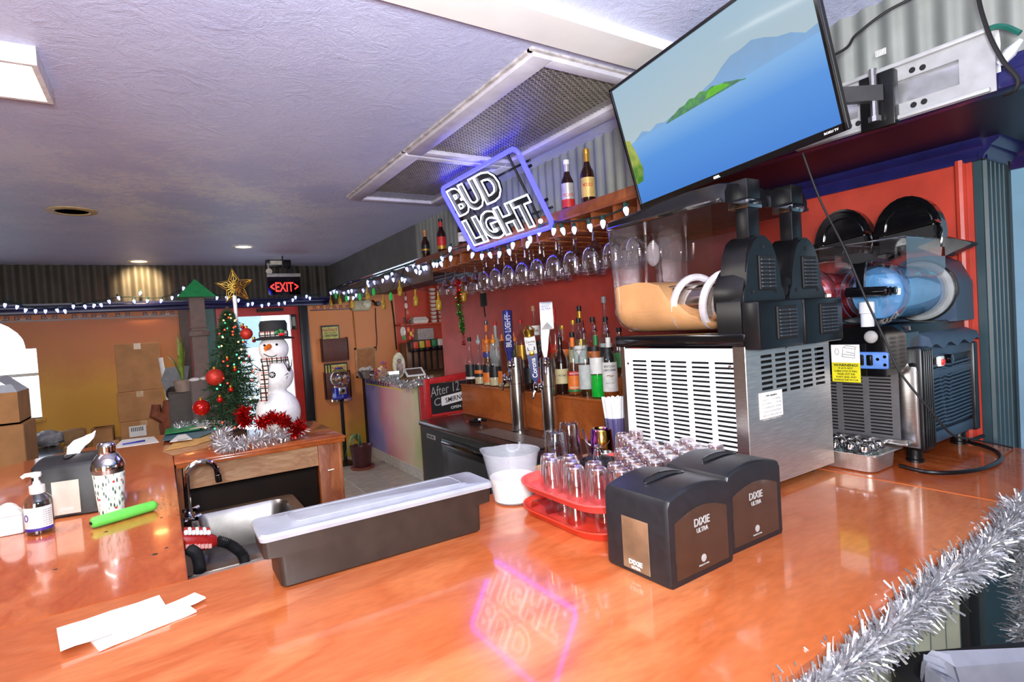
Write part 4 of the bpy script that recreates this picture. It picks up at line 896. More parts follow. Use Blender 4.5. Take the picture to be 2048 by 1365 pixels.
for k, xc in enumerate((1.383, 1.592)):
    bw = MB(); zt_ = .800
    bw.loft([section(xc, y, zt_, s) for y, s in ((.965, 1), (1.10, 1), (1.25, 1), (1.335, 1), (1.365, .97), (1.383, .88), (1.391, .72))], closed=False, cap=False)
    e = section(xc, 1.391, zt_, .72); bw.add(e, [tuple(range(len(e)))])
    bowl = bw.build('bowl', BOWL, A, fix=False, sharp=60)
    m = MB(); S_ = []
    for y, zf, s in ((.985, .462, .93), (1.05, .475, .94), (1.10, .497, .95), (1.14, .54, .96), (1.175, .592, .96), (1.22, .606, .96), (1.27, .610, .96), (1.33, .606, .96), (1.362, .603, .93), (1.378, .60, .85), (1.386, .59, .7)):
        S_.append(section(xc, y, zf, s))
    m.loft(S_); m.build('slush_mix', PEACH if k == 0 else mat('red_slush', (206, 60, 44), .4), A, sharp=60)
    m = MB(); m.lathe([(.058, 0), (.058, .20), (.050, .205), (.012, .206)], 28, M=frame((xc, .97, zc_), (1, 0, 0), (0, 0, -1))); m.build('cooling_cylinder', mat('polished_steel', (214, 208, 200), .12, 1, var=.05), A)
    hp = []
    for i in range(60):
        a = 2*PI*i/59*1.9+.6; y = .985+.20*i/59; hp.append((xc+.075*math.cos(a), y, zc_+.075*math.sin(a)))
    m = MB(); m.tube(hp, .011, 8); m.build('auger_spiral', mat('auger_white', (236, 234, 236), .35), A)
    for s in (-.7, .7, 2.3):
        m = MB(); m.tube([(xc+.068*math.cos(s), .985, zc_+.068*math.sin(s)), (xc+.068*math.cos(s), 1.24, zc_+.068*math.sin(s))], .004, 6); m.build('auger_rod', STEEL, A)
    if k == 0: m = MB(); m.sphere((xc-.03, 1.245, .70), .034, 12, 8, (.4, .8, 1.2)); m.build('bowl_reflection', frosted('reflection_white', (224, 220, 222), .22), A)  # faint white blob modelled to imitate a reflection on the bowl
    # lid
    m = MB()
    def lidsec(y, s, hz): 
        w_ = .104*s; return [(xc+w_, y, .790), (xc+w_, y, .818), (xc+w_*.86, y, .818+hz*.8), (xc+w_*.4, y, .818+hz), (xc-w_*.4, y, .818+hz), (xc-w_*.86, y, .818+hz*.8), (xc-w_, y, .818), (xc-w_, y, .790)]
    m.loft([lidsec(y, s, h) for y, s, h in ((.925, .9, .026), (.95, 1, .034), (1.05, 1, .036), (1.18, 1, .026), (1.28, 1, .014), (1.36, .98, .006), (1.395, .8, .002))]); ld = m.build('bowl_lid', SMK, A, sharp=40)
    m = MB(); m.box(xc-.10, xc+.10, .96, 1.385, .785, .797, .004); 
    m2 = MB(); L_ = [(xc+.106, .93), (xc+.106, 1.36), (xc+.08, 1.395), (xc-.08, 1.395), (xc-.106, 1.36), (xc-.106, .93)]; m2.tube([(x, y, .796) for x, y in L_], .006, 6); m2.build('rim_gasket', glass('gasket', (220, 220, 222), .25, .7), A)
    # rear support post, motor housing, cover
    m = MB(); m.box(xc-.026, xc+.026, .905, .945, .66, .79, .004); m.box(xc-.030, xc+.030, .900, .960, .80, .856, .006); m.build('lid_post', BLACK, A)
    m = MB(); m.box(xc-.032, xc+.032, .898, .962, .776, .800, .004); m.build('clear_clip', glass('gasket', (220, 220, 222)), A)
    m = MB(); m.lathe([(.098, 0), (.098, .05), (.09, .085)], 32, M=frame((xc, .975, zc_), (1, 0, 0), (0, 0, 1))); m.build('bowl_flange', BLACK, A)
    CV = [(-.100, z1+.036), (-.100, .522), (-.094, .532), (-.083, .546), (-.078, .565), (-.075, .600), (-.065, .650), (-.045, .685), (-.02, .700), (.02, .700), (.045, .685), (.065, .650), (.075, .600), (.078, .565), (.083, .546), (.094, .532), (.100, .522), (.100, z1+.036)]
    b = bmesh.new(); n = len(CV); vv = [b.verts.new((xc+x, y, z)) for y in (.884, .965) for x, z in CV]
    b.faces.new(vv[:n]); b.faces.new(vv[n:][::-1])
    for i in range(n): b.faces.new((vv[i], vv[i+n], vv[(i+1) % n+n], vv[(i+1) % n]))
    bmesh.ops.bevel(b, geom=[e_ for e_ in b.edges if all(q.co.y < .89 for q in e_.verts)], offset=.006, segments=2, affect='EDGES')
    cov = MB().bm(b).build('motor_cover', BLACK, A, sharp=40)
    m = MB(); m.box(xc-.101, xc+.101, .838, .89, z1-.010, .522, .008); low = m.build('gear_cover', BLACK, A)
    for cx_, cz_, y_, w_, h_, par in ((xc+.012, .598, .884, .074, .094, cov), (xc+.018, .462, .838, .092, .088, low)):
        m = MB(); m.box(cx_-w_/2, cx_+w_/2, y_-.004, y_, cz_-h_/2, cz_+h_/2, .003, 1); fr = m.build('vent_frame', BLACKM, par)
        for i in range(8):
            zz = cz_-h_/2+.007+(h_-.012)*i/8
            for s in (-1, 1):
                m = MB(); m.box(cx_+s*w_*.235-w_*.2, cx_+s*w_*.235+w_*.2, y_-.0085, y_-.003, zz, zz+.0058, .0012, 1); m.build('vent_slat', VSL, par)
    for dx, z in ((0, .668), (-.055, .548), (.055, .548)):
        m = MB(); m.lathe([(.0055, 0), (.0055, .002), (.004, .001), (.0001, .0005)], 10, M=frame((xc+dx, .884, z), *FX)); m.build('screw', BLACKM, cov)
# ---------------------------------------------------------------- second machine
bx0, bx1, by0, by1 = 1.905, 2.335, .738, 1.150
B = thing('slush_machine', 'black and blue twin slush machine with an open bowl of blue ice', 'slush machine', ((bx0+bx1)/2, (by0+by1)/2, 0))
BLU = mat('blue_grey_plastic', (58, 74, 94), .4, var=.08, sc=10); GRY = mat('grey_front_panel', (104, 102, 104), .42, .3, var=.06)
for x in (bx0+.035, bx1-.06):
    for y in (by0+.03, by1-.04): m = MB(); m.lathe([(.024, 0), (.024, .008), (.020, .010), (.020, .040), (.024, .042), (.024, .052)], 16, (x, y, 0)); m.build('foot', BLACK, B)
zb0, zb1 = .05, .345
m = MB(); m.box(bx0+.03, bx1-.01, by0+.03, by1-.01, zb0, zb1); m.build('inner_chassis', BLACKM, B)
rows = [(.030+.0108*j, .0350+.0108*j) for j in range(18)]; cols = [(.020, .075), (.088, .143), (.156, .211), (.224, .28), (.292, .35)]
cols = [(.110+.078*i, .172+.078*i) for i in range(4)]
m = vent((bx0, by1, zb0), (0, -1, 0), (0, 0, 1), by1-by0, .235, [(.03+.082*i, .093+.082*i) for i in range(4)], rows); m.build('front_panel', GRY, B, sharp=20)
m = MB(); m.box(bx0-.004, bx0+.03, by0, by0+.055, zb0, zb0+.25, .01); m.build('front_trim', STEEL, B)
boxo('side_post', BLACK, bx0+.0, bx0+.075, by0-.012, by0+.03, zb0-.01, zb1+.01, .008, parent=B)
for i in range(5): boxo('post_rib', BLACK, bx0+.008+.014*i, bx0+.013+.014*i, by0-.016, by0-.010, zb0, zb1, .002, parent=B)
boxo('side_post', BLACK, bx1-.03, bx1+.005, by0-.012, by0+.03, zb0-.005, zb1, .006, parent=B)
boxo('side_sheet', mat('side_recess', (22, 30, 42), .5), bx0+.07, bx1-.03, by0+.006, by0+.012, zb0+.01, zb1, parent=B)
for za, zb_ in ((.255, .275), (zb1-.03, zb1+.005), (zb0, zb0+.035)): boxo('side_rail', BLU, bx0+.075, bx1-.03, by0-.004, by0+.008, za, zb_, .003, parent=B)
slm = {}
def wavy(x0, x1, z, amp, tilt):
    m = MB(); n = 12; S_ = []
    for i in range(n+1):
        x = x0+(x1-x0)*i/n; zz = z+amp*math.sin(2*PI*i/n*1.0)+tilt*(i/n); S_.append([(x, by0-.002, zz), (x, by0-.002, zz+.0055), (x, by0+.005, zz+.0055), (x, by0+.005, zz)])
    return m.loft(S_)
for i in range(17):
    z = zb0+.045+.0118*i; mid = bx0+.075+.13; half = .012+.045*i/17
    wavy(bx0+.078, mid-half, z, 0, .004).build('louvre', BLU, B); wavy(mid+half, bx1-.032, z, 0, .004).build('louvre', BLU, B)
    wavy(mid-half, mid+half, z, .0035 if i > 6 else .001, .002).build('louvre', BLU, B)
m = MB(); m.box(bx0+.135, bx0+.165, by0-.012, by0+.002, .285, .318, .004); m.build('rocker_switch_bezel', WHITE, B); m = MB(); m.box(bx0+.138, bx0+.160, by0-.016, by0-.008, .290, .308, .003); m.build('red_switch', mat('red_switch', (220, 40, 30), .3, emit=.4), B)
m = MB(); m.lathe([(.016, 0), (.014, .022), (.006, .024)], 14, M=frame((bx0+.192, by0, .306), *FX)); m.build('thermostat_knob', BLACKG, B)
for x in (bx0+.10, bx0+.25): m = MB(); m.lathe([(.016, 0), (.016, .004), (.011, .004), (.011, 0)], 16, M=frame((x, by0, .304), *FX)); m.build('round_port', BLACK, B)
m = MB(); S_ = []
for i in range(25):
    x = bx0+.06+(bx1-bx0-.055)*i/24; dz = .008*math.sin(2*PI*i/24*3.5); S_.append([(x, by0-.018, .352+dz), (x, by0-.012, .380), (x, by0+.09, .425), (x, by0+.10, .352)])
m.loft(S_); m.build('side_shoulder', BLU, B, sharp=60)
boxo('top_deck', BLACK, bx0+.02, bx1, by0+.02, by1, zb1, .425, .008, parent=B)
# control head
m = MB(); m.prism([(by1, .268), (by0+.075, .268), (by0+.03, .285), (by0+.012, .31), (by0+.012, .40), (by0+.05, .425), (by1, .425)], bx0-.035, bx0+.05, 'x'); m.build('control_head', BLACKG, B)
m = MB(); m.box(bx0-.040, bx0-.034, by0+.060, by0+.170, .292, .345, .006); cp = m.build('control_panel', mat('control_blue', (92, 136, 206), .35), B)
for dy, h in ((.138, .034), (.112, .034)): m = MB(); m.box(bx0-.046, bx0-.038, by0+dy-.009, by0+dy+.009, .302, .336, .003); m.build('switch', BLACKG, cp)
for dy, z in ((.160, .332), (.160, .304), (.090, .322), (.070, .330), (.070, .305)): m = MB(); m.lathe([(.005, 0), (.005, .0006), (.0035, .0006), (.0035, 0)], 12, M=frame((bx0-.0403, by0+dy, z), *FW)); m.build('symbol', INK, cp)
# bowls of the second machine lie along X
def bowlB(yc, mixmat, hopmix, full):
    R_ = .088; zc2 = .527; xf, xr = bx0-.03, bx0+.345
    m = MB(); m.lathe([(R_*.99, 0), (R_*.99, .30), (R_*.9, .36)], 40, M=frame((xf+.015, yc, zc2), (0, -1, 0), (0, 0, 1)) @ Matrix.Rotation(PI, 4, 'Y'), cap=False); bo = m.build('bowl', BOWL, B, sharp=60)
    m = MB(); m.lathe([(R_+.012, 0), (R_+.014, .004), (R_+.012, .010), (R_-.002, .012)], 40, M=frame((xf+.010, yc, zc2), (0, -1, 0), (0, 0, 1)), cap=False); m.build('front_ring', glass('ring_clear', (230, 236, 244), .2, .75, power=1.5), B)
    m = MB(); m.lathe([(R_, 0), (R_*.8, .018), (R_*.4, .026), (.0001, .028)], 36, M=frame((xf+.012, yc, zc2), (0, -1, 0), (0, 0, 1)), cap=False); m.build('front_dome', BOWL, B)
    m = MB(); m.lathe([(.001, .006), (R_*.90, .008), (R_*.93, .012), (R_*.93, .275), (R_*.5, .28), (.001, .28)], 36, M=frame((xf+.03, yc, zc2), (0, -1, 0), (0, 0, 1)) @ Matrix.Rotation(PI, 4, 'Y')); m.build('slush_mix', mixmat, B, sharp=50)
    # hopper
    hx0, hx1, zt2 = xf+.03, xr-.07, .690
    m = MB(); m.loft([[(hx0+.02, yc-R_*.8, .56), (hx1, yc-R_*.8, .56), (hx1, yc+R_*.8, .56), (hx0+.02, yc+R_*.8, .56)], [(hx0, yc-R_*.95, .60), (hx1+.004, yc-R_*.95, .60), (hx1+.004, yc+R_*.95, .60), (hx0, yc+R_*.95, .60)], [(hx0-.002, yc-R_*.97, zt2), (hx1+.006, yc-R_*.97, zt2), (hx1+.006, yc+R_*.97, zt2), (hx0-.002, yc+R_*.97, zt2)]], cap=False); m.build('hopper', BOWL, B)
    m = MB(); m.tube([(hx0-.002, yc-R_*.97, zt2), (hx1+.006, yc-R_*.97, zt2), (hx1+.006, yc+R_*.97, zt2), (hx0-.002, yc+R_*.97, zt2), (hx0-.002, yc-R_*.97, zt2)], .003, 6); m.build('hopper_rim', glass('gasket', (220, 220, 222)), B)
    if hopmix:
        m = MB(); S2 = [[(x, yc+yy*R_*.8, .575+.032*(1-abs(yy))+.012*math.sin(x*60)) for yy in (-1, -.6, -.2, .2, .6, 1)]+[(x, yc+R_*.7, .54), (x, yc-R_*.7, .54)] for x in [hx0+.03+(hx1-hx0-.04)*i/8 for i in range(9)]]
        m.loft(S2); m.build('hopper_mix', hopmix, B, sharp=60)
    # rear housing ring, motor housing
    m = MB(); m.lathe([(R_+.004, 0), (R_+.012, .006), (R_+.012, .02), (R_-.01, .024)], 36, M=frame((bx0+.285, yc, zc2), (0, -1, 0), (0, 0, 1)) @ Matrix.Rotation(PI, 4, 'Y')); m.build('rear_ring', mat('rear_ring_grey', (150, 154, 156), .4), B)
    m = MB(); m.prism([(yc-.1, .42), (yc+.1, .42), (yc+.1, .55), (yc+.07, .62), (yc+.03, .645), (yc-.03, .645), (yc-.07, .62), (yc-.1, .55)], bx0+.305, bx1+.02, 'x'); m.build('motor_housing', BLU, B)
    m = MB(); m.lathe([(R_+.018, 0), (R_+.014, .03), (R_-.01, .032)], 36, M=frame((bx0+.302, yc, zc2), (0, -1, 0), (0, 0, 1)) @ Matrix.Rotation(PI, 4, 'Y')); m.build('housing_lip', BLACK, B)
    # spigot: white tap body, black lever
    m = MB(); m.lathe([(.018, 0), (.018, .04), (.021, .042), (.021, .075), (.016, .078)], 18, (xf-.028, yc+.006, .425)); m.build('tap_body', frosted('tap_white', (232, 236, 244), .85), B)
    m = MB(); m.tube([(xf-.028, yc+.062, .535), (xf-.028, yc-.05, .53)], .016, 12); m.build('tap_bar', BLACKG, B)
    m = MB(); m.lathe([(.013, 0), (.011, .006), (.014, .012), (.010, .016), (.013, .026), (.006, .028)], 12, M=frame((xf-.028, yc-.05, .53), (1, 0, 0), (0, 0, 1))); m.build('tap_knob', BLACKG, B)
    m = MB(); m.loft([[(xf-.034, yc+.020+s*w_, z), (xf-.022, yc+.020+s*w_, z)][::1] + [(xf-.022, yc+.020-s*w_, z), (xf-.034, yc+.020-s*w_, z)] for z, w_, s in ((.54, .010, 1), (.58, .012, 1), (.605, .016, 1), (.625, .020, 1))]); m.build('lever_arm', BLACKG, B)
    m = MB(); L_ = [(.042*math.cos(a)*(1 if abs(math.cos(a)) < .9 else 1.1), .016*math.sin(a)) for a in [2*PI*k/20 for k in range(20)]]; m.prism([(yc+.020+a, .638+b_) for a, b_ in L_], xf-.044, xf-.016, 'x'); lv = m.build('lever_grip', BLACKM, B)
    # hinged lid standing open behind the hopper
    xl = bx0+.235; n = 14
    dome = [(yc-.088, .665)]+[(yc+.012-.104*math.cos(PI*i/n), .715+.135*math.sin(PI*i/n)) for i in range(n+1)]+[(yc+.105, .665)]
    b = bmesh.new(); k = len(dome); vv = [b.verts.new((x, y, z)) for x in (xl, xl+.05) for y, z in dome]
    b.faces.new(vv[:k]); b.faces.new(vv[k:][::-1])
    for i in range(k): b.faces.new((vv[i], vv[i+k], vv[(i+1) % k+k], vv[(i+1) % k]))
    bmesh.ops.bevel(b, geom=[e_ for e_ in b.edges if all(q.co.x < xl+.001 for q in e_.verts)], offset=.014, segments=3, affect='EDGES')
    lid = MB().bm(b).build('open_lid', BLACKG, B, sharp=40)
    m = MB(); m.tube([(xl-.003, yc+.075, .700)]+[(xl-.003, yc-.070*math.cos(PI*(n-i)/n), .745+.068*math.sin(PI*i/n)) for i in range(n+1)]+[(xl-.003, yc-.075, .705)], .0022, 6); m.build('lid_rib', BLACKG, lid)
    m = MB(); m.prism([(yc-.092, .742), (yc-.085, .752), (yc+.095, .732), (yc+.098, .722)], xl-.030, xl+.01, 'x'); m.build('lid_ledge', BLACKG, lid); m = MB(); m.prism([(yc-.075, .665), (yc-.075, .738), (yc+.085, .722), (yc+.085, .665)], xl-.012, xl+.004, 'x'); m.build('lid_recess', BLACKM, lid)
    m = MB(); m.prism([(yc-.085, .70), (yc-.15, .672), (yc-.16, .664), (yc-.09, .635)], xl+.03, xl+.09, 'x'); m.build('lid_handle', BLACK, lid)
bowlB(by0+.100, mat('blue_slush', (96, 164, 214), .35, var=.12, sc=14), mat('aqua_slush', (96, 190, 208), .4, var=.1, sc=14), True)
bowlB(by0+.308, mat('pink_red_slush', (196, 60, 66), .35, var=.15, sc=20), None, False)
m = MB(); m.sphere((bx0-.045, by0+.104, .392), .020, 14, 10, (.5, 1, 1)); m.build('drip_cap', GREYINK, B)
m = MB(); m.tube([(bx0+.012, by1-.03, .36), (bx0+.012, by1-.03, .43)], .006, 8); m.build('hinge_pin', STEEL, B)
m = MB(); m.box(bx0-.055, bx0+.0, by0+.012, by0+.215, .062, .072, .004); m.box(bx0-.055, bx0-.048, by0+.012, by0+.215, .070, .080); dt = m.build('drip_tray', STEEL, B)
# ---- warning card
P = [at(1662, 690, x=bx0-.055), at(1722, 766, x=bx0-.055)]
wy0, wy1, wz0_, wz1_ = min(P[0].y, P[1].y), max(P[0].y, P[1].y), P[1].z, P[0].z; wm = (wz0_+wz1_)/2
t = thing('warning_card', 'yellow warning card hanging in front of the louvred grey panel', 'sign', (bx0-.055, (wy0+wy1)/2, wz0_))
boxo('card_lower', mat('warning_yellow', (226, 214, 40), .4), bx0-.056, bx0-.054, wy0, wy1, wz0_, wz0_+(wz1_-wz0_)*.52, parent=t); boxo('card_upper', PAPER, bx0-.056, bx0-.054, wy0, wy1, wz0_+(wz1_-wz0_)*.52, wz1_, parent=t)
H_ = wz1_-wz0_; W_ = wy1-wy0; yc = (wy0+wy1)/2
text('WARNING!', INK, t, frame((bx0-.0564, yc, wz0_+H_*.455), *FW), H_*.07, W_*.86, bold=.012)
for k, (s, f_) in enumerate((('IF #3 IS NOT', .5), ('LUBRICATED IT WILL', .82), ('WEAR OUT THE', .62), ('SHAFT SEAL AND', .72), ('DAMAGE THE MOTOR', .84))): text(s, INK, t, frame((bx0-.0564, yc, wz0_+H_*(.37-.078*k)), *FW), H_*.045, W_*f_)
m = MB(); M_ = frame((bx0-.0564, yc-W_*.1, wz0_+H_*.78), *FW)
for q in ([(-.018, -.012), (.02, -.016), (.022, .012), (-.014, .018), (-.018, -.012)], [(-.006, .004), (.02, -.002)], [(-.016, -.004), (.021, -.008)], [(-.012, .018), (-.004, .024), (.026, .018), (.022, .012)]): m.tube([M_ @ Vector((a, b_, 0)) for a, b_ in q], .0007, 4)
m.tube([M_ @ Vector((-.034+.006*math.cos(a), .004+.010*math.sin(a), 0)) for a in [2*PI*k/12 for k in range(13)]], .0006, 4); m.build('line_drawing', INK, t)
# ---- steel pan of salt and pepper shakers
px0, px1, py0, py1 = 1.702, 1.868, .772, 1.08
t = thing('steel_pan', 'shallow stainless pan full of salt and pepper shakers between the slush machines', 'pan', ((px0+px1)/2, (py0+py1)/2, 0))
m = MB(); m.loft([rr(px0+.022, px1-.022, py0+.022, py1-.022, .02, 0, 5), rr(px0+.014, px1-.014, py0+.014, py1-.014, .025, .004, 5), rr(px0+.008, px1-.008, py0+.008, py1-.008, .03, .052, 5), rr(px0-.004, px1+.004, py0-.004, py1+.004, .012, .055, 5), rr(px0-.004, px1+.004, py0-.004, py1+.004, .012, .0565, 5), rr(px0+.009, px1-.009, py0+.009, py1-.009, .03, .054, 5), rr(px0+.016, px1-.016, py0+.016, py1-.016, .024, .006, 5), rr(px0+.03, px1-.03, py0+.03, py1-.03, .02, .003, 5)]); m.build('pan_body', STEELH, t, sharp=50)
def spshaker(label, fill):
    t = thing('spice_shaker', label, 'shaker', (0, 0, 0), 'glass salt and pepper shakers')
    m = MB(); m.lathe([(.016, 0), (.018, .003), (.018, .030), (.014, .036), (.017, .046), (.013, .050)], 12); m.build('jar', GLASS, t)
    m = MB(); m.lathe([(.015, .002), (.0165, .004), (.0165, .024), (.0001, .025)], 10); m.build('contents', fill, t)
    m = MB(); m.lathe([(.0145, .049), (.0155, .052), (.0145, .056), (.0155, .060), (.014, .067), (.008, .0715), (.0001, .073)], 14); m.build('cap', CHROME, t); return t
PEP = mat('ground_pepper', (110, 96, 80), .8, var=.4, sc=300); SALT = mat('salt', (236, 234, 230), .7)
sA, sB = spshaker('glass shaker of ground pepper with a chrome cap, in the steel pan', PEP), spshaker('glass shaker of salt with a chrome cap, in the steel pan', SALT); fa_ = fb_ = True; k = 0
for i in range(3):
    for j in range(6):
        x, y = px0+.038+.044*i+(.006 if j % 2 else 0), py0+.045+.044*j
        s = sA if (i+j) % 2 == 0 else sB
        if k < 2: s.location = (x, y, .0065)
        else: dup(s, (x, y, .0065), k*.7)
        k += 1
# tray behind the pan lies under the drip tray of the second machine
# ---- power cord on the counter
cp_ = [at(1800, 932, z=.007), at(1850, 944, z=.007), at(1905, 946, z=.007), at(1965, 938, z=.007), at(2000, 921, z=.007), at(1995, 905, z=.007), at(1965, 892, z=.007), at(1938, 884, z=.010), Vector((2.345, .722, .02))]
MB().tube(smooth(cp_), .006, 8).build('power_cord', BLACK, None, 'thick black power cord looping over the counter beside the blue slush machine', 'cord', org=cp_[0])
c2 = [at(1605, 306, x=1.62)]+[at(a, b_, x=1.66) for a, b_ in ((1640, 400), (1690, 500), (1730, 595), (1772, 685), (1800, 745))]+[at(1860, 820, x=1.70), at(1905, 870, x=1.78), at(1950, 880, x=2.05), at(2025, 896, z=.004)]
MB().tube(smooth(c2), .003, 6).build('tv_cable', BLACKM, None, 'thin black cable hanging from the television down to the counter', 'cable', org=c2[0])
# ================================================================ behind the bar
SHW = wood('shelf_wood', (150, 84, 46), (122, 62, 32), (164, 98, 58), .4, .1, 3, (2, .5, 1))
BXW = wood('bottle_step_wood', (196, 106, 46), (176, 90, 36), (208, 120, 58), .35, .1, 2.2, (1, .5, 1))
# ---- beer cooler
cz = -.17
t = thing('beer_cooler', 'black under-bar beer cooler with a dark steel top carrying the beer towers', 'cooler', (1.95, 2.9, ZF)); cool = t
DST = mat('dark_steel_top', (104, 92, 88), .25, .8, var=.1, sc=20, stretch=(1, 8, 1)); COOLB = mat('cooler_grey_black', (64, 66, 66), .4, .2, var=.08)
m = MB(); m.box(1.612, 2.36, 1.70, 3.862, ZF+.10, cz-.035); m.build('cabinet', COOLB, t)
m = MB(); m.box(1.595, 2.365, 1.69, 3.872, cz-.034, cz, .004); m.build('cooler_top', DST, t)
boxo('plinth', BLACKM, 1.66, 2.3, 1.72, 3.84, ZF, ZF+.10, parent=t)
for y0, y1 in ((2.62, 3.46), (1.74, 2.58)):
    d_ = boxo('door', mat('cooler_door_black', (30, 30, 32), .35), 1.585, 1.612, y0, y1, ZF+.14, cz-.075, .004, parent=t)
    boxo('door_inset', COOLB, 1.580, 1.586, y0+.09, y1-.09, ZF+.22, cz-.15, .003, parent=d_)
    boxo('door_handle', BLACKG, 1.565, 1.585, y0+.03, y1-.03, cz-.115, cz-.085, .005, parent=d_)
    m = MB(); m.lathe([(.012, 0), (.012, .006), (.008, .008)], 14, M=frame((1.584, y0+.02, cz-.10), *FW)); m.build('lock', CHROME, d_)
boxo('name_badge', GREYINK, 1.607, 1.612, 3.62, 3.76, cz-.115, cz-.085, parent=t); text('TRUE', INK, t, frame((1.6065, 3.69, cz-.10), *FW), .016, .11, bold=.02)
m = MB(); m.box(1.66, 1.822, 2.38, 3.12, cz, cz+.004, .002); dp = m.build('drip_tray', mat('drip_tray_dark', (70, 58, 56), .3, .8), t)
for i in range(9): m = MB(); m.box(1.67+.0165*i, 1.675+.0165*i, 2.40, 3.10, cz+.004, cz+.006); m.build('drip_slat', STEELH, dp)
# pour spout lying on the cooler
m = MB(); m.tube([(1.80, 3.44, cz+.012), (1.84, 3.36, cz+.012)], .011, 10); t = thing('marker_pens', 'pair of black marker pens lying on the dark cooler top', 'marker pen', (1.82, 3.4, cz))
m.build('barrel', BLACK, t); m = MB(); m.tube([(1.785, 3.47, cz+.010), (1.80, 3.44, cz+.012)], [.003, .009], 8); m.build('tip', mat('red_plastic', (170, 40, 40), .4), t); m = MB(); m.tube([(1.83, 3.42, cz+.024), (1.87, 3.33, cz+.022)], .010, 10); m.build('barrel', BLACK, t); m = MB(); m.tube([(1.845, 3.385, cz+.0235), (1.855, 3.365, cz+.0225)], .0106, 10); m.build('barrel_label', PAPER, t)
# ---- stepped bottle box
t = thing('bottle_step', 'orange-brown wooden stepped bottle riser on the beer cooler', 'bottle riser', (2.17, 3.0, cz))
m = MB(); m.box(1.98, 2.362, 1.75, 3.885, cz, .064); m.build('riser_box', BXW, t); boxo('riser_lip', BXW, 1.972, 1.995, 1.75, 3.89, .052, .066, .003, parent=t); boxo('base_strip', BXW, 1.970, 1.985, 1.75, 3.885, cz, cz+.02, .003, parent=t)
boxo('upper_step', BXW, 2.14, 2.362, 1.75, 3.80, .064, .17, .003, parent=t)
# ---- chalk board menu
P0, P1 = at(845, 765, y=3.93), at(858, 842, y=3.93)
t = thing('chalkboard_sign', 'red framed chalkboard menu leaning at the end of the beer cooler', 'sign', (1.95, 3.93, cz)); kx0, kx1, kz0, kz1 = 1.685, 2.23, cz+.0005, .128
m = MB(); W = .045
m.box(kx0, kx0+W, 3.915, 3.945, kz0, kz1, .006); m.box(kx1-W, kx1, 3.915, 3.945, kz0, kz1, .006); m.box(kx0+W, kx1-W, 3.915, 3.945, kz1-W, kz1, .006); m.box(kx0+W, kx1-W, 3.915, 3.945, kz0, kz0+.02, .006)
for v_ in range(len(m.v)): x, y, z = m.v[v_]; m.v[v_] = (x, y, z+(x-kx0)*.05*max(0, (z-kz0)/(kz1-kz0)))
m.build('board_frame', mat('sign_red', (196, 40, 44), .35), t); boxo('board', mat('slate', (26, 28, 30), .6), kx0+W, kx1-W, 3.93, 3.94, kz0+.02, kz1-W, parent=t)
text('After 12', GREYINK, t, frame((1.86, 3.9295, .035), (1, 0, .12), (0, 0, 1)), .075, .25, bold=-.005)
text('Can', GREYINK, t, frame((1.825, 3.9295, -.055), (1, 0, .1), (0, 0, 1)), .06, .13)
m = MB(); m.box(-.12, .14, -.036, .036, 0, .001, M=frame((1.94, 3.928, -.045), (1, 0, .12), (0, 0, 1))); m.build('paper_strip', PAPER, t)
text('SMIRNOFF', INK, t, frame((1.965, 3.9265, -.043), (1, 0, .12), (0, 0, 1)), .04, .22, bold=.01)
text('OPEN ALL DAY', WHITEINK, t, frame((2.02, 3.9285, -.112), (1, 0, .06), (0, 0, 1)), .022, .24, bold=.012)
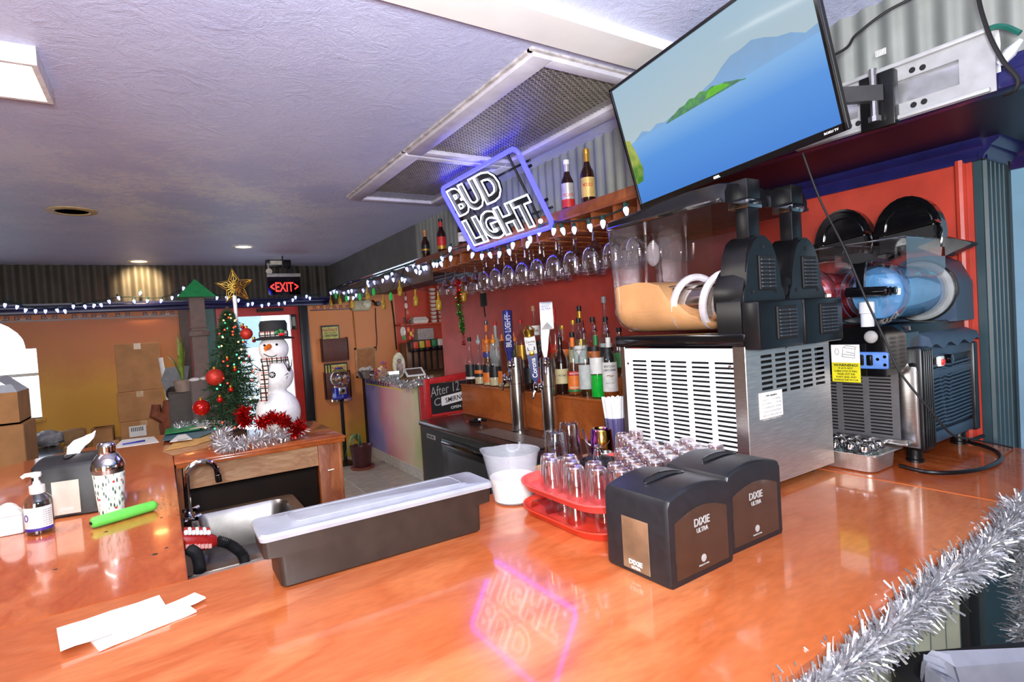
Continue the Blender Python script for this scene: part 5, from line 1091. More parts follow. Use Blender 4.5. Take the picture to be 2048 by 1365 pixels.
# ---- beer towers
def tower(label, x, y, taps):
    t = thing('beer_tower', label, 'beer tower', (x, y, cz), 'chrome beer towers')
    m = MB(); m.lathe([(.056, 0), (.056, .008), (.046, .012), (.044, .46), (.042, .468), (.036, .470), (.001, .470)], 28, (x, y, cz)); m.build('column', mat('tower_steel', (200, 196, 192), .2, 1, var=.04, sc=20, stretch=(6, 6, 1)), t)
    m = MB(); m.lathe([(.0455, .30), (.0455, .303)], 28, (x, y, cz), cap=False); m.build('seam', BLACKM, t)
    for dx, dy, dz, kind in taps:
        d = Vector((dx, dy, 0)).normalized(); b = Vector((x, y, cz+dz)); e = b+d*.075
        m = MB(); m.tube([b+d*.03, e], .013, 12); m.tube([b+d*.042, b+d*.050], .020, 12); m.lathe([(.016, -.022), (.018, -.01), (.018, .02), (.012, .028), (.008, .04)], 12, e[:]); m.sphere(e[:], .019, 12, 8)
        m.tube([e+Vector((0, 0, -.01)), e+d*.018+Vector((0, 0, -.035)), e+d*.022+Vector((0, 0, -.065))], [.011, .010, .009], 10); m.build('faucet', CHROME, t)
        h = e+Vector((0, 0, .035)); n0 = set(o.name for o in t.children)
        if kind == 'bud':
            m = MB(); m.lathe([(.009, 0), (.014, .03), (.019, .05), (.021, .19), (.022, .20), (.018, .206), (.0001, .207)], 18, h[:]); hd = m.build('tap_handle', mat('tap_blue', (58, 60, 128), .25, .3), t)
            fa = face_ang(h.x, h.y); tm = textmb('BUD LIGHT', .024, .135, bold=.03); V = []
            for a_, b2, c2 in tm.v: q = fa+b2/.0205; V.append((h.x+(.0212+c2)*math.cos(q)*1, h.y+(.0212+c2)*math.sin(q), h.z+.122+a_))
            m = MB(); m.v = [(h.x+(.0225)*math.cos(fa-b2/.0215), h.y+.0225*math.sin(fa-b2/.0215), h.z+.122+a_) for a_, b2, c2 in tm.v]; m.f = list(tm.f); m.build('lettering', WHITEINK, t, fix=False)
        elif kind == 'brown':
            m = MB(); m.loft([[(h.x+sx_*w_, h.y+sy_*w_*.6, h.z+z) for sx_, sy_ in ((-1, -1), (1, -1), (1, 1), (-1, 1))] for z, w_ in ((0, .008), (.02, .012), (.15, .015), (.165, .013))]); m.build('tap_handle', mat('tap_brown', (92, 40, 26), .35), t)
        elif kind == 'corona':
            M_ = Matrix.Translation(h) @ Matrix.Rotation(-.10, 4, 'Y')
            U = Matrix.Rotation(math.atan2(h.y, h.x)-PI/2, 4, 'Z')
            def lb(x0, x1, y0, y1, z0_, z1_, nm, mt_, r=.003): mm = MB(); mm.box(x0, x1, y0, y1, z0_, z1_, r, 2, M=M_ @ U); return mm.build(nm, mt_, t)
            m = MB(); m.loft([[M_ @ U @ Vector((sx_*w_, sy_*.010, z)) for sx_, sy_ in ((-1, -1), (1, -1), (1, 1), (-1, 1))] for z, w_ in ((0, .010), (.02, .020), (.10, .024), (.14, .026))]); m.build('tap_handle', mat('corona_blue', (30, 46, 110), .3), t)
            lb(-.028, .028, -.011, .011, .14, .23, 'upper_plaque', WHITE); lb(-.012, .012, -.014, -.010, .132, .156, 'gold_seal', GOLD, .004)
            m = MB(); m.lathe([(.022, .228), (.026, .232), (.026, .238), (.030, .262)], 16, M=M_, cap=False)
            for k in range(6): a_ = PI/3*k; m.tube([M_ @ Vector((.029*math.cos(a_), .029*math.sin(a_), .26)), M_ @ Vector((.018*math.cos(a_), .018*math.sin(a_), .278)), M_ @ Vector((0, 0, .285))], .003, 6); m.sphere((M_ @ Vector((.031*math.cos(a_), .031*math.sin(a_), .266)))[:], .004, 6, 4)
            m.build('crown', GOLD, t)
            B_ = M_ @ U @ Matrix(((1, 0, 0, 0), (0, 0, -1, 0), (0, 1, 0, 0), (0, 0, 0, 1)))
            text('Corona', WHITEINK, t, B_ @ frame((0, .070, .0125), (0, 1, 0), (-1, 0, 0)), .026, .10, bold=.02)
            text('Corona', INK, t, B_ @ frame((0, .205, .0115), (1, 0, 0), (0, 1, 0)), .014, .044, bold=.01); text('Extra', INK, t, B_ @ frame((0, .190, .0115), (1, 0, 0), (0, 1, 0)), .007, .022)
            for s in (-1, 1): text('J' if s > 0 else 'L', INK, t, B_ @ frame((s*.014, .168, .0115), (1, 0, 0), (0, 1, 0)), .018, .010, bold=.03)
        elif kind == 'ultra':
            U = Matrix.Translation(h) @ Matrix.Rotation(math.atan2(h.y, h.x)-PI/2, 4, 'Z')
            m = MB(); m.loft([[U @ Vector((x0+sx_*w_, sy_*.009, z)) for sx_, sy_ in ((-1, -1), (1, -1), (1, 1), (-1, 1))] for z, w_, x0 in ((0, .008, 0), (.04, .016, 0), (.10, .020, .003), (.16, .024, .010), (.22, .026, .017))]); m.build('tap_handle', mat('pearl_white', (236, 238, 242), .25), t)
            m = MB(); m.loft([[U @ Vector((.020+sx_*.034, y_, z)) for sx_ in (-1, 1)]+[U @ Vector((.020+sx_*.034, y_+.003, z)) for sx_ in (1, -1)] for y_, z in ((-.014, .150), (-.016, .20), (-.016, .27), (-.010, .285), (.004, .292), (.016, .286), (.020, .27), (.016, .18))]); m.build('ribbon', mat('pearl_white', (236, 238, 242)), t)
            m = MB(); m.prism([(-.034, -.02), (0, .022), (.034, -.02)], 0, .0008, 'z', M=U @ frame((.020, -.0155, .166), (1, 0, 0), (0, 0, 1))); m.build('ribbon_notch', GREYINK, t)
            text('ULTRA', mat('ultra_blue', (40, 60, 150), .4), t, U @ frame((.018, -.0168, .255), (1, 0, .05), (0, 0, 1)), .010, .05, bold=.02); text('MICHELOB', mat('ultra_blue', (40, 60, 150)), t, U @ frame((.016, -.0168, .268), (1, 0, .05), (0, 0, 1)), .0055, .04, bold=.01)
        for o in [c_ for c_ in t.children if c_.name not in n0]:
            hl = h-ORG[t.name]
            for v_ in o.data.vertices: v_.co = hl+(v_.co-hl)*{'bud': 1.5, 'brown': 1.28, 'corona': 1.15, 'ultra': 1.08}[kind]
    return t
tower('chrome beer tower with the blue and the brown tap handles', 1.885, 2.925, ((-.6, -.35, .42, 'bud'), (-.9, .35, .33, 'brown')))
tower('chrome beer tower with the white ribbon and the crowned tap handles', 1.905, 2.615, ((-.5, -.55, .44, 'ultra'), (-.9, .30, .30, 'corona')))
# ---- bottles
def bottle(name, label, c, kind='spirit', H=.30, R=.037, glassm=None, liq=None, lev=.6, cap=None, lab=None, txt=None, spout=None, group=None, neck=None, cat='bottle'):
    x, y, z = c; t = thing(name, label, cat, c, group); fa = face_ang(x, y)
    rn = .0125
    if kind == 'spirit': pr = [(R*.92, 0), (R, .004), (R, H*.58), (R*.93, H*.63), (R*.55, H*.70), (rn, H*.76), (rn, H*.96), (rn+.002, H*.962), (rn+.002, H)]
    elif kind == 'beer': pr = [(R*.92, 0), (R, .004), (R, H*.52), (R*.9, H*.60), (R*.55, H*.70), (rn*1.1, H*.78), (rn, H*.97), (rn+.001, H)]
    elif kind == 'slim': pr = [(R*.92, 0), (R, .004), (R*.98, H*.45), (R*.7, H*.58), (rn*1.2, H*.68), (rn, H*.97), (rn, H)]
    elif kind == 'round': pr = [(R*.7, 0), (R*.9, .01), (R*1.1, H*.25), (R*1.05, H*.45), (R*.7, H*.6), (rn, H*.68), (rn, H*.97), (rn, H)]
    else: pr = [(R*.95, 0), (R, .004), (R, H*.62), (R*.8, H*.68), (rn*1.2, H*.72), (rn, H*.75), (rn, H)]
    m = MB(); m.lathe(pr, 20, c); bo = m.build('glass_body', glassm or GLASS, t)
    if liq:
        lp = [(max(.001, r-.003), max(zz, .006)) for r, zz in pr if zz < H*lev]; rr_ = lp[-1][0]; lp += [(rr_, H*lev), (.0001, H*lev)]
        m = MB(); m.lathe(lp, 18, c); m.build('liquid', liq, bo)
    if cap: m = MB(); m.lathe([(rn+.0025, H*.93), (rn+.003, H*.935), (rn+.003, H+.004), (rn, H+.006), (.0001, H+.006)], 14, c); m.build('cap', cap, t)
    if spout == 'pour': 
        m = MB(); m.lathe([(rn, H-.006), (rn+.001, H+.004), (.007, H+.012), (.005, H+.03)], 10, c); m.tube([(x, y, z+H+.02), (x-.002, y-.004, z+H+.05), (x-.010, y-.012, z+H+.068)], [.005, .004, .003], 8); m.build('pour_spout', CHROME, t)
    elif spout: m = MB(); m.lathe([(rn+.004, H-.012), (rn+.006, H-.004), (rn+.005, H+.012), (rn*.7, H+.02), (.005, H+.05), (.0001, H+.052)], 12, c); m.build('pour_cone', spout, t)
    if neck: wraplab(x, y, rn+.0012, fa-1.4, fa+1.4, z+H*.78, z+H*.93, 'neck_label', neck, bo)
    if lab:
        for k, (mt_, a, b_) in enumerate(lab): wraplab(x, y, R*1.012+.0004*k, fa-1.25, fa+1.25, z+H*a, z+H*b_, 'label', mt_, bo)
    if txt:
        for s, mt_, zz, h, w_ in txt: text(s, mt_, t, None, h, w_, wrap=(x, y, R*1.03+.001, fa, z+H*zz))
    return t
BG = glass('brown_bottle_glass', (70, 34, 14), .10, .5); BRN = mat('beer_brown', (40, 16, 8), .12, var=.2, coat=.5); CLR = GLASS
WH = mat('label_white', (238, 236, 230), .5); BKL = mat('label_black', (24, 24, 26), .45); ORL = mat('label_orange', (232, 120, 40), .45); REDL = mat('label_red', (190, 36, 32), .45); GLL = mat('label_gold', (200, 150, 56), .35, .6); GRL = mat('label_green', (40, 120, 60), .45); CRL = mat('label_cream', (214, 200, 150), .5); BLL = mat('label_blue', (60, 60, 150), .4)
GRNL = mat('green_liqueur', (20, 190, 60), .15, var=.1, emit=.06); AMB = mat('amber_liquor', (150, 72, 24), .15, var=.15); CLQ = glass('clear_liquor', (236, 238, 236), .05, .25); DRK = mat('dark_liquor', (36, 14, 14), .12, coat=.4); CREAM = mat('cream_liquor', (222, 200, 160), .3); ROSE = mat('red_liquor', (140, 30, 36), .15)
OC = mat('orange_cone', (240, 130, 40), .45); GC = mat('grey_cone', (170, 176, 180), .4); YG = glass('yellow_glass', (214, 206, 120), .15, .5)
zt_, xb_ = .066, 2.045
G1, G2 = 'bottles on the front step of the bottle riser', 'bottles on the raised back step'
def by(px, py=785, x=xb_): return at(px, py, x=x).y
bottle('liqueur_bottle', 'clear bottle with a black label and dark red liquor beside the chalkboard', (xb_, by(944, 768), zt_), 'slim', .355, .046, CLR, DRK, .22, BKL, [(BKL, .12, .42), (WH, .10, .15)], None, None, G1)
bottle('mixer_bottle', 'fruit mixer bottle with a grey pouring cone and pale cream mix', (xb_, by(962, 770), zt_), 'slim', .325, .045, CLR, CREAM, .28, None, [(BKL, .18, .46), (ORL, .26, .34)], None, GC, G1)
bottle('mixer_bottle', 'fruit mixer bottle with an orange pouring cone, second of the cone-topped row', (xb_, by(979, 772), zt_), 'slim', .325, .045, CLR, CREAM, .16, None, [(BKL, .20, .46), (ORL, .08, .30)], None, OC, G1)
bottle('mixer_bottle', 'fruit mixer bottle with an amber pouring cone behind the brown tap handle', (xb_, by(992, 774), zt_), 'slim', .325, .045, CLR, CREAM, .2, None, [(BKL, .2, .44)], None, mat('amber_cone', (236, 150, 50), .45), G1)
bottle('mixer_bottle', 'fruit mixer bottle half hidden by the blue tap handle', (xb_, by(1010, 776), zt_), 'slim', .325, .045, CLR, CREAM, .2, None, [(BKL, .3, .46), (ORL, .1, .36)], None, OC, G1)
bottle('mixer_bottle', 'fruit mixer bottle with a wide orange pouring cone between the two towers', (xb_, by(1034, 778), zt_), 'slim', .335, .046, CLR, CREAM, .15, None, [(BKL, .3, .5), (ORL, .34, .42)], None, OC, G1)
bottle('liquor_bottle', 'dark bottle with a red cap standing behind the crowned tap handle', (xb_, by(1062, 782), zt_), 'spirit', .33, .044, CLR, DRK, .5, REDL, [(BKL, .15, .45)], None, None, G1)
bottle('liquor_bottle', 'dark bottle half hidden by the second beer tower', (xb_, by(1086, 785), zt_), 'spirit', .32, .044, CLR, AMB, .5, BKL, [(REDL, .15, .45)], None, None, G1)
bottle('cream_bottle', 'dark brown Irish cream bottle with a cream oval label and pour spout', (xb_, by(1126, 790), zt_), 'beer', .345, .043, BRN, None, 0, None, [(CRL, .18, .44)], [('CAROLANS', BKL, .33, .012, .055)], 'pour', G1)
bottle('curacao_bottle', 'orange curacao bottle with a big orange fruit label', (xb_, by(1151, 793), zt_), 'spirit', .365, .041, CLR, AMB, .3, BKL, [(ORL, .08, .36), (REDL, .32, .39), (GRL, .06, .10)], [('DEKUYPER', WH, .355, .010, .058), ('ORANGE CURACAO', WH, .13, .009, .062)], None, G1, ORL)
bottle('rum_bottle', 'clear spirit bottle with a plain pale label and pour spout', (xb_, by(1175, 796), zt_), 'spirit', .365, .042, CLR, CLQ, .5, None, [(mat('label_pale', (196, 200, 196), .6), .12, .50)], None, 'pour', G1)
bottle('midori_bottle', 'bottle of bright green liqueur with a pour spout', (xb_, by(1198, 798), zt_), 'spirit', .375, .041, CLR, GRNL, .34, None, [(WH, .36, .60)], None, 'pour', G1, GRL)
bottle('whiskey_bottle', 'whiskey bottle with a white label reading Kentucky Gentleman', (xb_, by(1223, 801), zt_), 'spirit', .36, .042, CLR, AMB, .2, None, [(WH, .12, .56)], [('KENTUCKY', BKL, .50, .012, .062), ('GENTLEMAN', BKL, .445, .012, .066), ('~', GLL, .36, .008, .04), ('BOURBON WHISKEY', GREYINK, .25, .005, .05)], 'pour', G1, WH)
xb2, zt2 = 2.235, .172
def b2(px, py=700): return at(px, py, x=xb2).y
bottle('liqueur_bottle', 'slender bottle with an orange and blue label above the cone-topped row', (xb2, b2(975), zt2), 'slim', .37, .043, CLR, AMB, .4, mat('tin_cap', (120, 116, 120), .3, .8), [(ORL, .35, .62), (BLL, .22, .33)], None, None, G2, ORL)
bottle('tequila_bottle', 'frosted grey bottle with crossed red letters beside the blue tap handle', (xb2, b2(993), zt2), 'round', .36, .052, mat('frosted_grey_glass', (170, 168, 164), .4), None, 0, REDL, None, [('XX', REDL, .42, .03, .05)], None, G2)
bottle('liqueur_bottle', 'green bottle with a silver cap behind the blue tap handle', (xb2, b2(1019), zt2), 'slim', .40, .043, glass('green_bottle_glass', (40, 150, 50), .12, .5), GRNL, .4, mat('tin_cap', (120, 116, 120)), [(GRL, .2, .45)], None, None, G2)
bottle('liqueur_bottle', 'clear bottle with a red cap between the beer towers', (xb2, b2(1044), zt2), 'spirit', .36, .044, CLR, CLQ, .5, REDL, [(GLL, .2, .5)], None, None, G2)
bottle('modelo_bottle', 'tall bottle with a broad white label reading Modelo behind the white tap handle', (xb2, b2(1071), zt2), 'wine', .45, .045, CLR, DRK, .45, mat('tan_cap', (176, 120, 80), .4), [(WH, .55, .70)], [('Modelo', BKL, .625, .022, .06)], None, G2)
bottle('scotch_bottle', 'square-shouldered scotch bottle with a slanting red label and red capsule', (xb2+.07, at(1112, 700, x=xb2+.07).y, zt2), 'spirit', .42, .044, CLR, AMB, .35, REDL, [(REDL, .28, .42)], [('RED LABEL', GLL, .35, .01, .06)], None, G2, REDL)
bottle('cognac_bottle', 'round amber bottle with a gold stopper behind the white ribbon handle', (xb2-.005, b2(1128), zt2), 'round', .30, .055, CLR, AMB, .5, GLL, [(ORL, .3, .5)], None, None, G2)
bottle('tequila_bottle', 'amber bottle with a gold stopper beside the tall gold-necked one', (xb2, b2(1149), zt2), 'spirit', .33, .038, CLR, AMB, .5, GLL, [(CRL, .2, .45)], None, None, G2)
bottle('brandy_bottle', 'tall bottle with a gold foil neck and black cap', (xb2+.075, at(1163, 700, x=xb2+.075).y, zt2), 'wine', .42, .038, CLR, AMB, .5, BKL, [(GLL, .3, .5)], None, None, G2, GLL)
bottle('bourbon_bottle', 'bourbon bottle with a black cap and white label reading Jim Beam', (xb2-.05, at(1160, 700, x=xb2-.05).y, zt2), 'spirit', .34, .043, CLR, AMB, .3, BKL, [(WH, .2, .52)], [('JIM BEAM', BKL, .44, .014, .062)], None, G2)
bottle('whiskey_bottle', 'clear bottle with a black cap and an orange label behind the green liqueur', (xb2-.05, at(1188, 700, x=xb2-.05).y, zt2), 'spirit', .34, .042, CLR, AMB, .25, BKL, [(BKL, .2, .5), (ORL, .3, .42)], None, None, G2)
bottle('vodka_bottle', 'tall clear bottle with a long grey cap', (xb2+.04, b2(1203), zt2), 'slim', .46, .036, CLR, CLQ, .4, mat('grey_cap', (150, 150, 154), .4), [(WH, .15, .4)], None, None, G2)
bottle('bourbon_bottle', 'dark bottle with a broad black cap beside the slush machine bowl', (xb2-.05, at(1214, 700, x=xb2-.05).y, zt2), 'spirit', .335, .043, CLR, ROSE, .4, BKL, [(BKL, .2, .5)], None, None, G2)
bottle('liqueur_bottle', 'yellow-green bottle half hidden by the white louvred panel', (xb2-.05, at(1240, 700, x=xb2-.05).y, zt2), 'wine', .27, .040, YG, None, 0, BKL, [(GRL, .2, .5)], None, None, G2)
# ---- shelf over the bar, beer bottles on it
sh = thing('display_shelf', 'long brown wooden shelf along the corrugated fascia, above the hanging glasses', 'shelf', (1.77, 2.8, 1.03))
m = MB(); m.box(1.731, 1.86, 1.62, 4.03, 1.03, 1.052, .003); m.build('shelf_board', SHW, sh); boxo('shelf_lip', SHW, 1.722, 1.732, 1.62, 4.03, 1.012, 1.056, .002, parent=sh)
G3 = 'beer bottles on the display shelf'; zs = 1.0525
bottle('beer_bottle', 'brown beer bottle with a tan foil top at the far end of the display shelf', (1.775, at(852, 508, x=1.775).y, zs), 'beer', .215, .032, BRN, None, 0, mat('tan_cap', (176, 120, 80)), [(BKL, .2, .48), (GLL, .28, .34)], None, None, G3, mat('tan_cap', (176, 120, 80)), 'beer bottle')
bottle('beer_bottle', 'brown beer bottle with a red and gold label on the display shelf', (1.775, at(884, 495, x=1.775).y, zs), 'beer', .245, .034, BRN, None, 0, BKL, [(REDL, .15, .48), (GLL, .12, .22)], None, None, G3, REDL, 'beer bottle')
bottle('beer_bottle', 'clear beer bottle with a white and black label half hidden by the neon sign', (1.79, at(926, 485, x=1.79).y, zs), 'beer', .23, .033, BRN, None, 0, WHITE, [(WH, .15, .42)], [('CORONA', BKL, .34, .018, .06)], None, G3, None, 'beer bottle')
bottle('beer_bottle', 'brown beer bottle with a white and red label lettered Tecate', (1.775, at(1138, 422, x=1.775).y, zs), 'beer', .250, .033, BRN, None, 0, WHITE, [(mat('label_silver', (206, 200, 196), .35, .5), .22, .54), (REDL, .06, .22)], [('TECATE', REDL, .30, .016, .058)], None, G3, mat('label_silver', (206, 200, 196)), 'beer bottle')
bottle('beer_bottle', 'brown beer bottle with a gold label beside the Tecate bottle', (1.775, at(1178, 408, x=1.775).y, zs), 'beer', .258, .034, BRN, None, 0, GLL, [(mat('label_beige_gold', (214, 182, 110), .4, .3), .12, .48)], [('MODELO', REDL, .34, .016, .05)], None, G3, GLL, 'beer bottle')
# ---- hanging glass rack
HGT = 0
rk = thing('glass_rack', 'wooden rack of slatted runners under the display shelf, holding upturned glasses', 'rack', (1.95, 2.8, .93))
boxo('rack_panel', SHW, 1.72, 2.28, 1.62, 3.80, 1.0, 1.012, parent=rk)
for i in range(15):
    y = 1.66+.148*i; m = MB(); m.box(1.735, 2.28, y-.047, y+.047, .930, .940, .002, 1); m.box(1.735, 2.28, y-.009, y+.009, .940, 1.0); m.build('runner', SHW, rk)
GG = 'glasses hanging in the rack'; HG = glass('hanging_glass', (232, 228, 232), .10, .85, power=1.3)
def stem(name, label, prof):
    t = thing(name, label, 'glass', (0, 0, 0), GG); k = 2
    m = MB(); m.lathe(prof[:k+1], 18, cap=False); m.build('foot', HG, t)
    m = MB(); m.lathe(prof[k:k+3], 10, cap=False); m.build('stem', HG, t); m = MB(); m.lathe(prof[k+2:], 22, cap=False); m.build('bowl', HG, t); return t
mg = stem('margarita_glass', 'wide margarita glass hanging upside down in the rack', [(.036, .004), (.034, .002), (.006, -.006), (.005, -.03), (.012, -.075), (.030, -.10), (.034, -.125), (.045, -.135), (.060, -.150), (.064, -.19), (.062, -.19)])
gb = stem('wine_goblet', 'round clear goblet hanging upside down in the rack', [(.034, .004), (.032, .002), (.006, -.006), (.005, -.03), (.009, -.058), (.034, -.078), (.055, -.105), (.061, -.135), (.060, -.160), (.055, -.192), (.053, -.192)])
k1 = k2 = 0
for i in range(14):
    yy = 1.66+.148*i+.074
    for j in range(3):
        if yy > 3.16: 
            if j == 2: continue
            p = (1.80+.15*j, yy, .941)
            if yy > 3.7: continue
            if k1 == 0: mg.location = p
            else: dup(mg, p)
            k1 += 1
        else:
            if j == 2 and i % 2: continue
            p = (1.800+.135*j, yy, .941)
            if k2 == 0: gb.location = p
            else: dup(gb, p)
            k2 += 1
# dark spatula and red-green tinsel hanging by the rack
t = thing('hanging_spatula', 'black rubber spatula hanging under the glass rack', 'spatula', (1.9, 3.62, .55)); q = at(967, 600, x=2.09)
m = MB(); m.box(2.085, 2.095, q.y-.045, q.y+.045, q.z-.05, q.z+.05, .004); m.build('blade', BLACKM, t); m = MB(); m.tube([(2.09, q.y, q.z+.04), (2.09, q.y, .932)], .003, 6); m.tube([(2.09, q.y, q.z-.05), (2.09, q.y-.01, q.z-.13)], .006, 6); m.build('handle', BLACKM, t)
q = [at(a, b_, x=1.70) for a, b_ in ((916, 560), (917, 585), (918, 610), (922, 640), (926, 668))]
tr_ = thing('tinsel_garland', 'red and green tinsel strand hanging beside the margarita glasses', 'tinsel', q[0])
tinsel(q[:3], .028, 320, REDF, 'red_tuft', None, parent=tr_, seed=21); tinsel(q[1:4], .026, 320, GRNF, 'green_tuft', None, parent=tr_, seed=22); tinsel([q[4], at(928, 690, x=1.70)], .016, 60, REDF, 'red_tail', None, parent=tr_, seed=23); tinsel([q[3], q[4]], .022, 200, GRNF, 'green_tail', None, parent=tr_, seed=24)
# ---- neon sign
A0, A1, A2, A3 = Vector((1.50, 3.050, 1.350)), Vector((1.50, 2.220, 1.350)), Vector((1.70, 2.174, .982)), Vector((1.70, 3.036, .982))
u = (A1-A0).normalized(); v = (A0-A3).normalized(); v = (v-u*v.dot(u)).normalized(); nW, nH = (A1-A0).length, (A0-A3).length; C = (A0+A1+A2+A3)/4
ns = thing('neon_sign', 'lit neon beer sign with white letters in a blue rectangle, leaning over the bar', 'neon sign', C, None)
NB = emis('neon_blue', (44, 44, 255), 9); NWh = emis('neon_white', (240, 242, 255), 6.5)
Mn = frame(C, u, v)
R_ = .04; pth = [Mn @ Vector((x*1.0, y, .0)) for x, y, _ in rr(-nW/2, nW/2, -nH/2, nH/2, R_, 0, 5)]; 
MB().tube(pth+[pth[0]], .0125, 8, False).build('blue_tube', NB, ns)
for sgn in (-1, 1):
    boxo_ = MB(); boxo_.box(-nW/2, nW/2, sgn*nH*.30-.006, sgn*nH*.30+.006, -.05, -.04, .002, 1, M=Mn); boxo_.build('back_bar', BLACK, ns)
for sgn in (-1, 1):
    m = MB(); m.box(sgn*nW*.33-.006, sgn*nW*.33+.006, -nH/2, nH/2, -.05, -.04, .002, 1, M=Mn); m.build('back_bar', BLACK, ns)
for x, y in ((-nW/2+.01, .05), (-nW/2+.01, -.1), (nW/2-.01, .1), (nW/2-.01, -.08), (-.2, nH/2), (.2, nH/2), (-.2, -nH/2), (.15, -nH/2)):
    m = MB(); m.lathe([(.008, -.045), (.008, -.004)], 8, M=Mn @ Matrix.Translation((x, y, 0))); m.build('tube_stand', BLACK, ns)
for txt_, h_, w_, cx_, cy_ in (('BUD', .158, .52, -.105, .098), ('LIGHT', .158, .70, -.02, -.098)):
    m = textmb(txt_, h_, w_, ext=.006, bold=.05); m.v = [tuple(Mn @ Vector((a+cx_, b_+cy_, c_-.011))) for a, b_, c_ in m.v]; m.build('letter_backing', mat('neon_letter_black', (10, 14, 24), .3), ns, fix=False)
    m = textmb(txt_, h_+.016, w_+.02, bold=.05, outline=.021); m.v = [tuple(Mn @ Vector((a+cx_, b_+cy_, c_*.6+.002))) for a, b_, c_ in m.v]; m.build('letter_tube', NWh, ns, fix=False)
m = MB(); m.sphere((Mn @ Vector((.335, -.165, 0)))[:], .012, 10, 8); m.build('dot', NWh, ns)
m = MB(); 
for sx_ in (-.28, .28): m.tube([Mn @ Vector((sx_, nH/2, -.045)), Vector(((Mn @ Vector((sx_, nH/2, 0))).x, (Mn @ Vector((sx_, nH/2, 0))).y, ZC-.02))], .0025, 5)
m.build('hanging_wire', STEEL, ns)
# ---- television
TVS = .75
def tvp(p): return CAM+(Vector(p)-CAM)*TVS
TC = tvp((1.828, 1.375, 1.293)); tn = Vector((-.969, .083, -.233)); tu = Vector((-.096, -.995, .042)); tv = Vector((-.229, .063, .972)); TW_, TH_ = .97*TVS, .56*TVS
Mt = frame(TC, tu, tv); tvo = thing('television', 'flat television on a swing arm showing a blue sea, tilted down over the bar', 'television', TC)
m = MB(); m.box(-TW_/2, TW_/2, -TH_/2, TH_/2, -.022, -.004, .003, 1, M=Mt); m.box(-TW_*.36, TW_*.36, -TH_*.40, TH_*.25, -.055, -.022, .01, 2, M=Mt); m.build('tv_body', BLACK, tvo)
bz = .009; m = MB(); m.box(-TW_/2, TW_/2, TH_/2-bz, TH_/2, -.004, .003, .001, 1, M=Mt); m.box(-TW_/2, TW_/2, -TH_/2, -TH_/2+.018, -.004, .003, .001, 1, M=Mt); m.box(-TW_/2, -TW_/2+bz, -TH_/2, TH_/2, -.004, .003, .001, 1, M=Mt); m.box(TW_/2-bz, TW_/2, -TH_/2, TH_/2, -.004, .003, .001, 1, M=Mt); m.build('bezel', BLACKG, tvo)
text('ROKU TV', WHITEINK, tvo, Mt @ Matrix.Translation((TW_/2-.035, -TH_/2+.009, .0035)), .0055, .035, bold=.01); text('onn.', WHITEINK, tvo, Mt @ Matrix.Translation((-.02, -TH_/2+.009, .0035)), .008, .024, bold=.02)
def screenmat(name, stops, axis=1, s=1.0, noise=0):
    mt, nt, b, out = newmat(name); tc = N(nt, 'ShaderNodeTexCoord'); sp = N(nt, 'ShaderNodeSeparateXYZ'); nt.links.new(tc.outputs['Object'], sp.inputs[0])
    # height on the screen: project on the screen's up vector
    dt = N(nt, 'ShaderNodeVectorMath', operation='DOT_PRODUCT'); nt.links.new(tc.outputs['Object'], dt.inputs[0]); dt.inputs[1].default_value = tv[:] if axis == 1 else tu[:]
    mr = N(nt, 'ShaderNodeMapRange', i_1=-TH_/2, i_2=TH_/2); nt.links.new(dt.outputs['Value'], mr.inputs[0]); src = mr.outputs[0]
    if noise:
        nz = N(nt, 'ShaderNodeTexNoise', i_Scale=noise, i_Detail=6); nt.links.new(tc.outputs['Object'], nz.inputs['Vector']); ad = N(nt, 'ShaderNodeMath', operation='MULTIPLY_ADD'); nt.links.new(nz.outputs[0], ad.inputs[0]); ad.inputs[1].default_value = .5; ad2 = N(nt, 'ShaderNodeMath', operation='ADD'); nt.links.new(src, ad2.inputs[0]); ad2.inputs[1].default_value = -.25; nt.links.new(ad2.outputs[0], ad.inputs[2]); src = ad.outputs[0]
    c = ramp(nt, src, stops); nt.links.new(c, b.inputs['Emission Color']); b.inputs['Emission Strength'].default_value = s; b.inputs['Base Color'].default_value = (.01, .01, .01, 1); b.inputs['Roughness'].default_value = .06; b.inputs['Specular IOR Level'].default_value = .12; return mt
sw, sh_ = TW_/2-bz, TH_/2-bz
def patch(poly, z, name, mt, par):
    m = MB(); m.add([Mt @ Vector((a*sw, b_*sh_ if b_ > -1 else -TH_/2+.018, z)) for a, b_ in poly], [tuple(range(len(poly)))]); return m.build(name, mt, par, fix=False)
scr = patch([(-1, -1), (1, -1), (1, 1), (-1, 1)], -.0035, 'screen', screenmat('tv_sky', [(.3, (196, 206, 206)), (.6, (178, 198, 208)), (1, (164, 194, 214))]), tvo)
hz_ = lambda a: .02+.0*a
r8 = random.Random(6)
patch([(-1, -1), (1, -1), (1, .12), (-1, .05)], -.0031, 'sea', screenmat('tv_sea', [(0, (64, 128, 214)), (.35, (86, 150, 226)), (.53, (130, 180, 232))]), scr)
mt_ = [(-.9, .05)]; 
for i in range(19):
    a = -.85+1.75*i/18; hh = .02+.07*math.sin(i*1.7)**2 if a < -.35 else .02+.38*math.exp(-((a-.45)/.42)**2)+.02*math.sin(i*2.3); mt_.append((a, .06+max(.01, hh)))
mt_ += [(1, .22), (1, .12)]; patch(mt_, -.0028, 'mountain', screenmat('tv_mountain', [(.45, (130, 176, 226)), (.7, (132, 168, 206))], noise=20), scr)
isl = [(-.45, .055)]+[(-.45+.85*i/14, .06+.15*math.sin(PI*i/14)**.8*(1+.12*math.sin(i*2.9))) for i in range(15)]+[(.4, .075)]
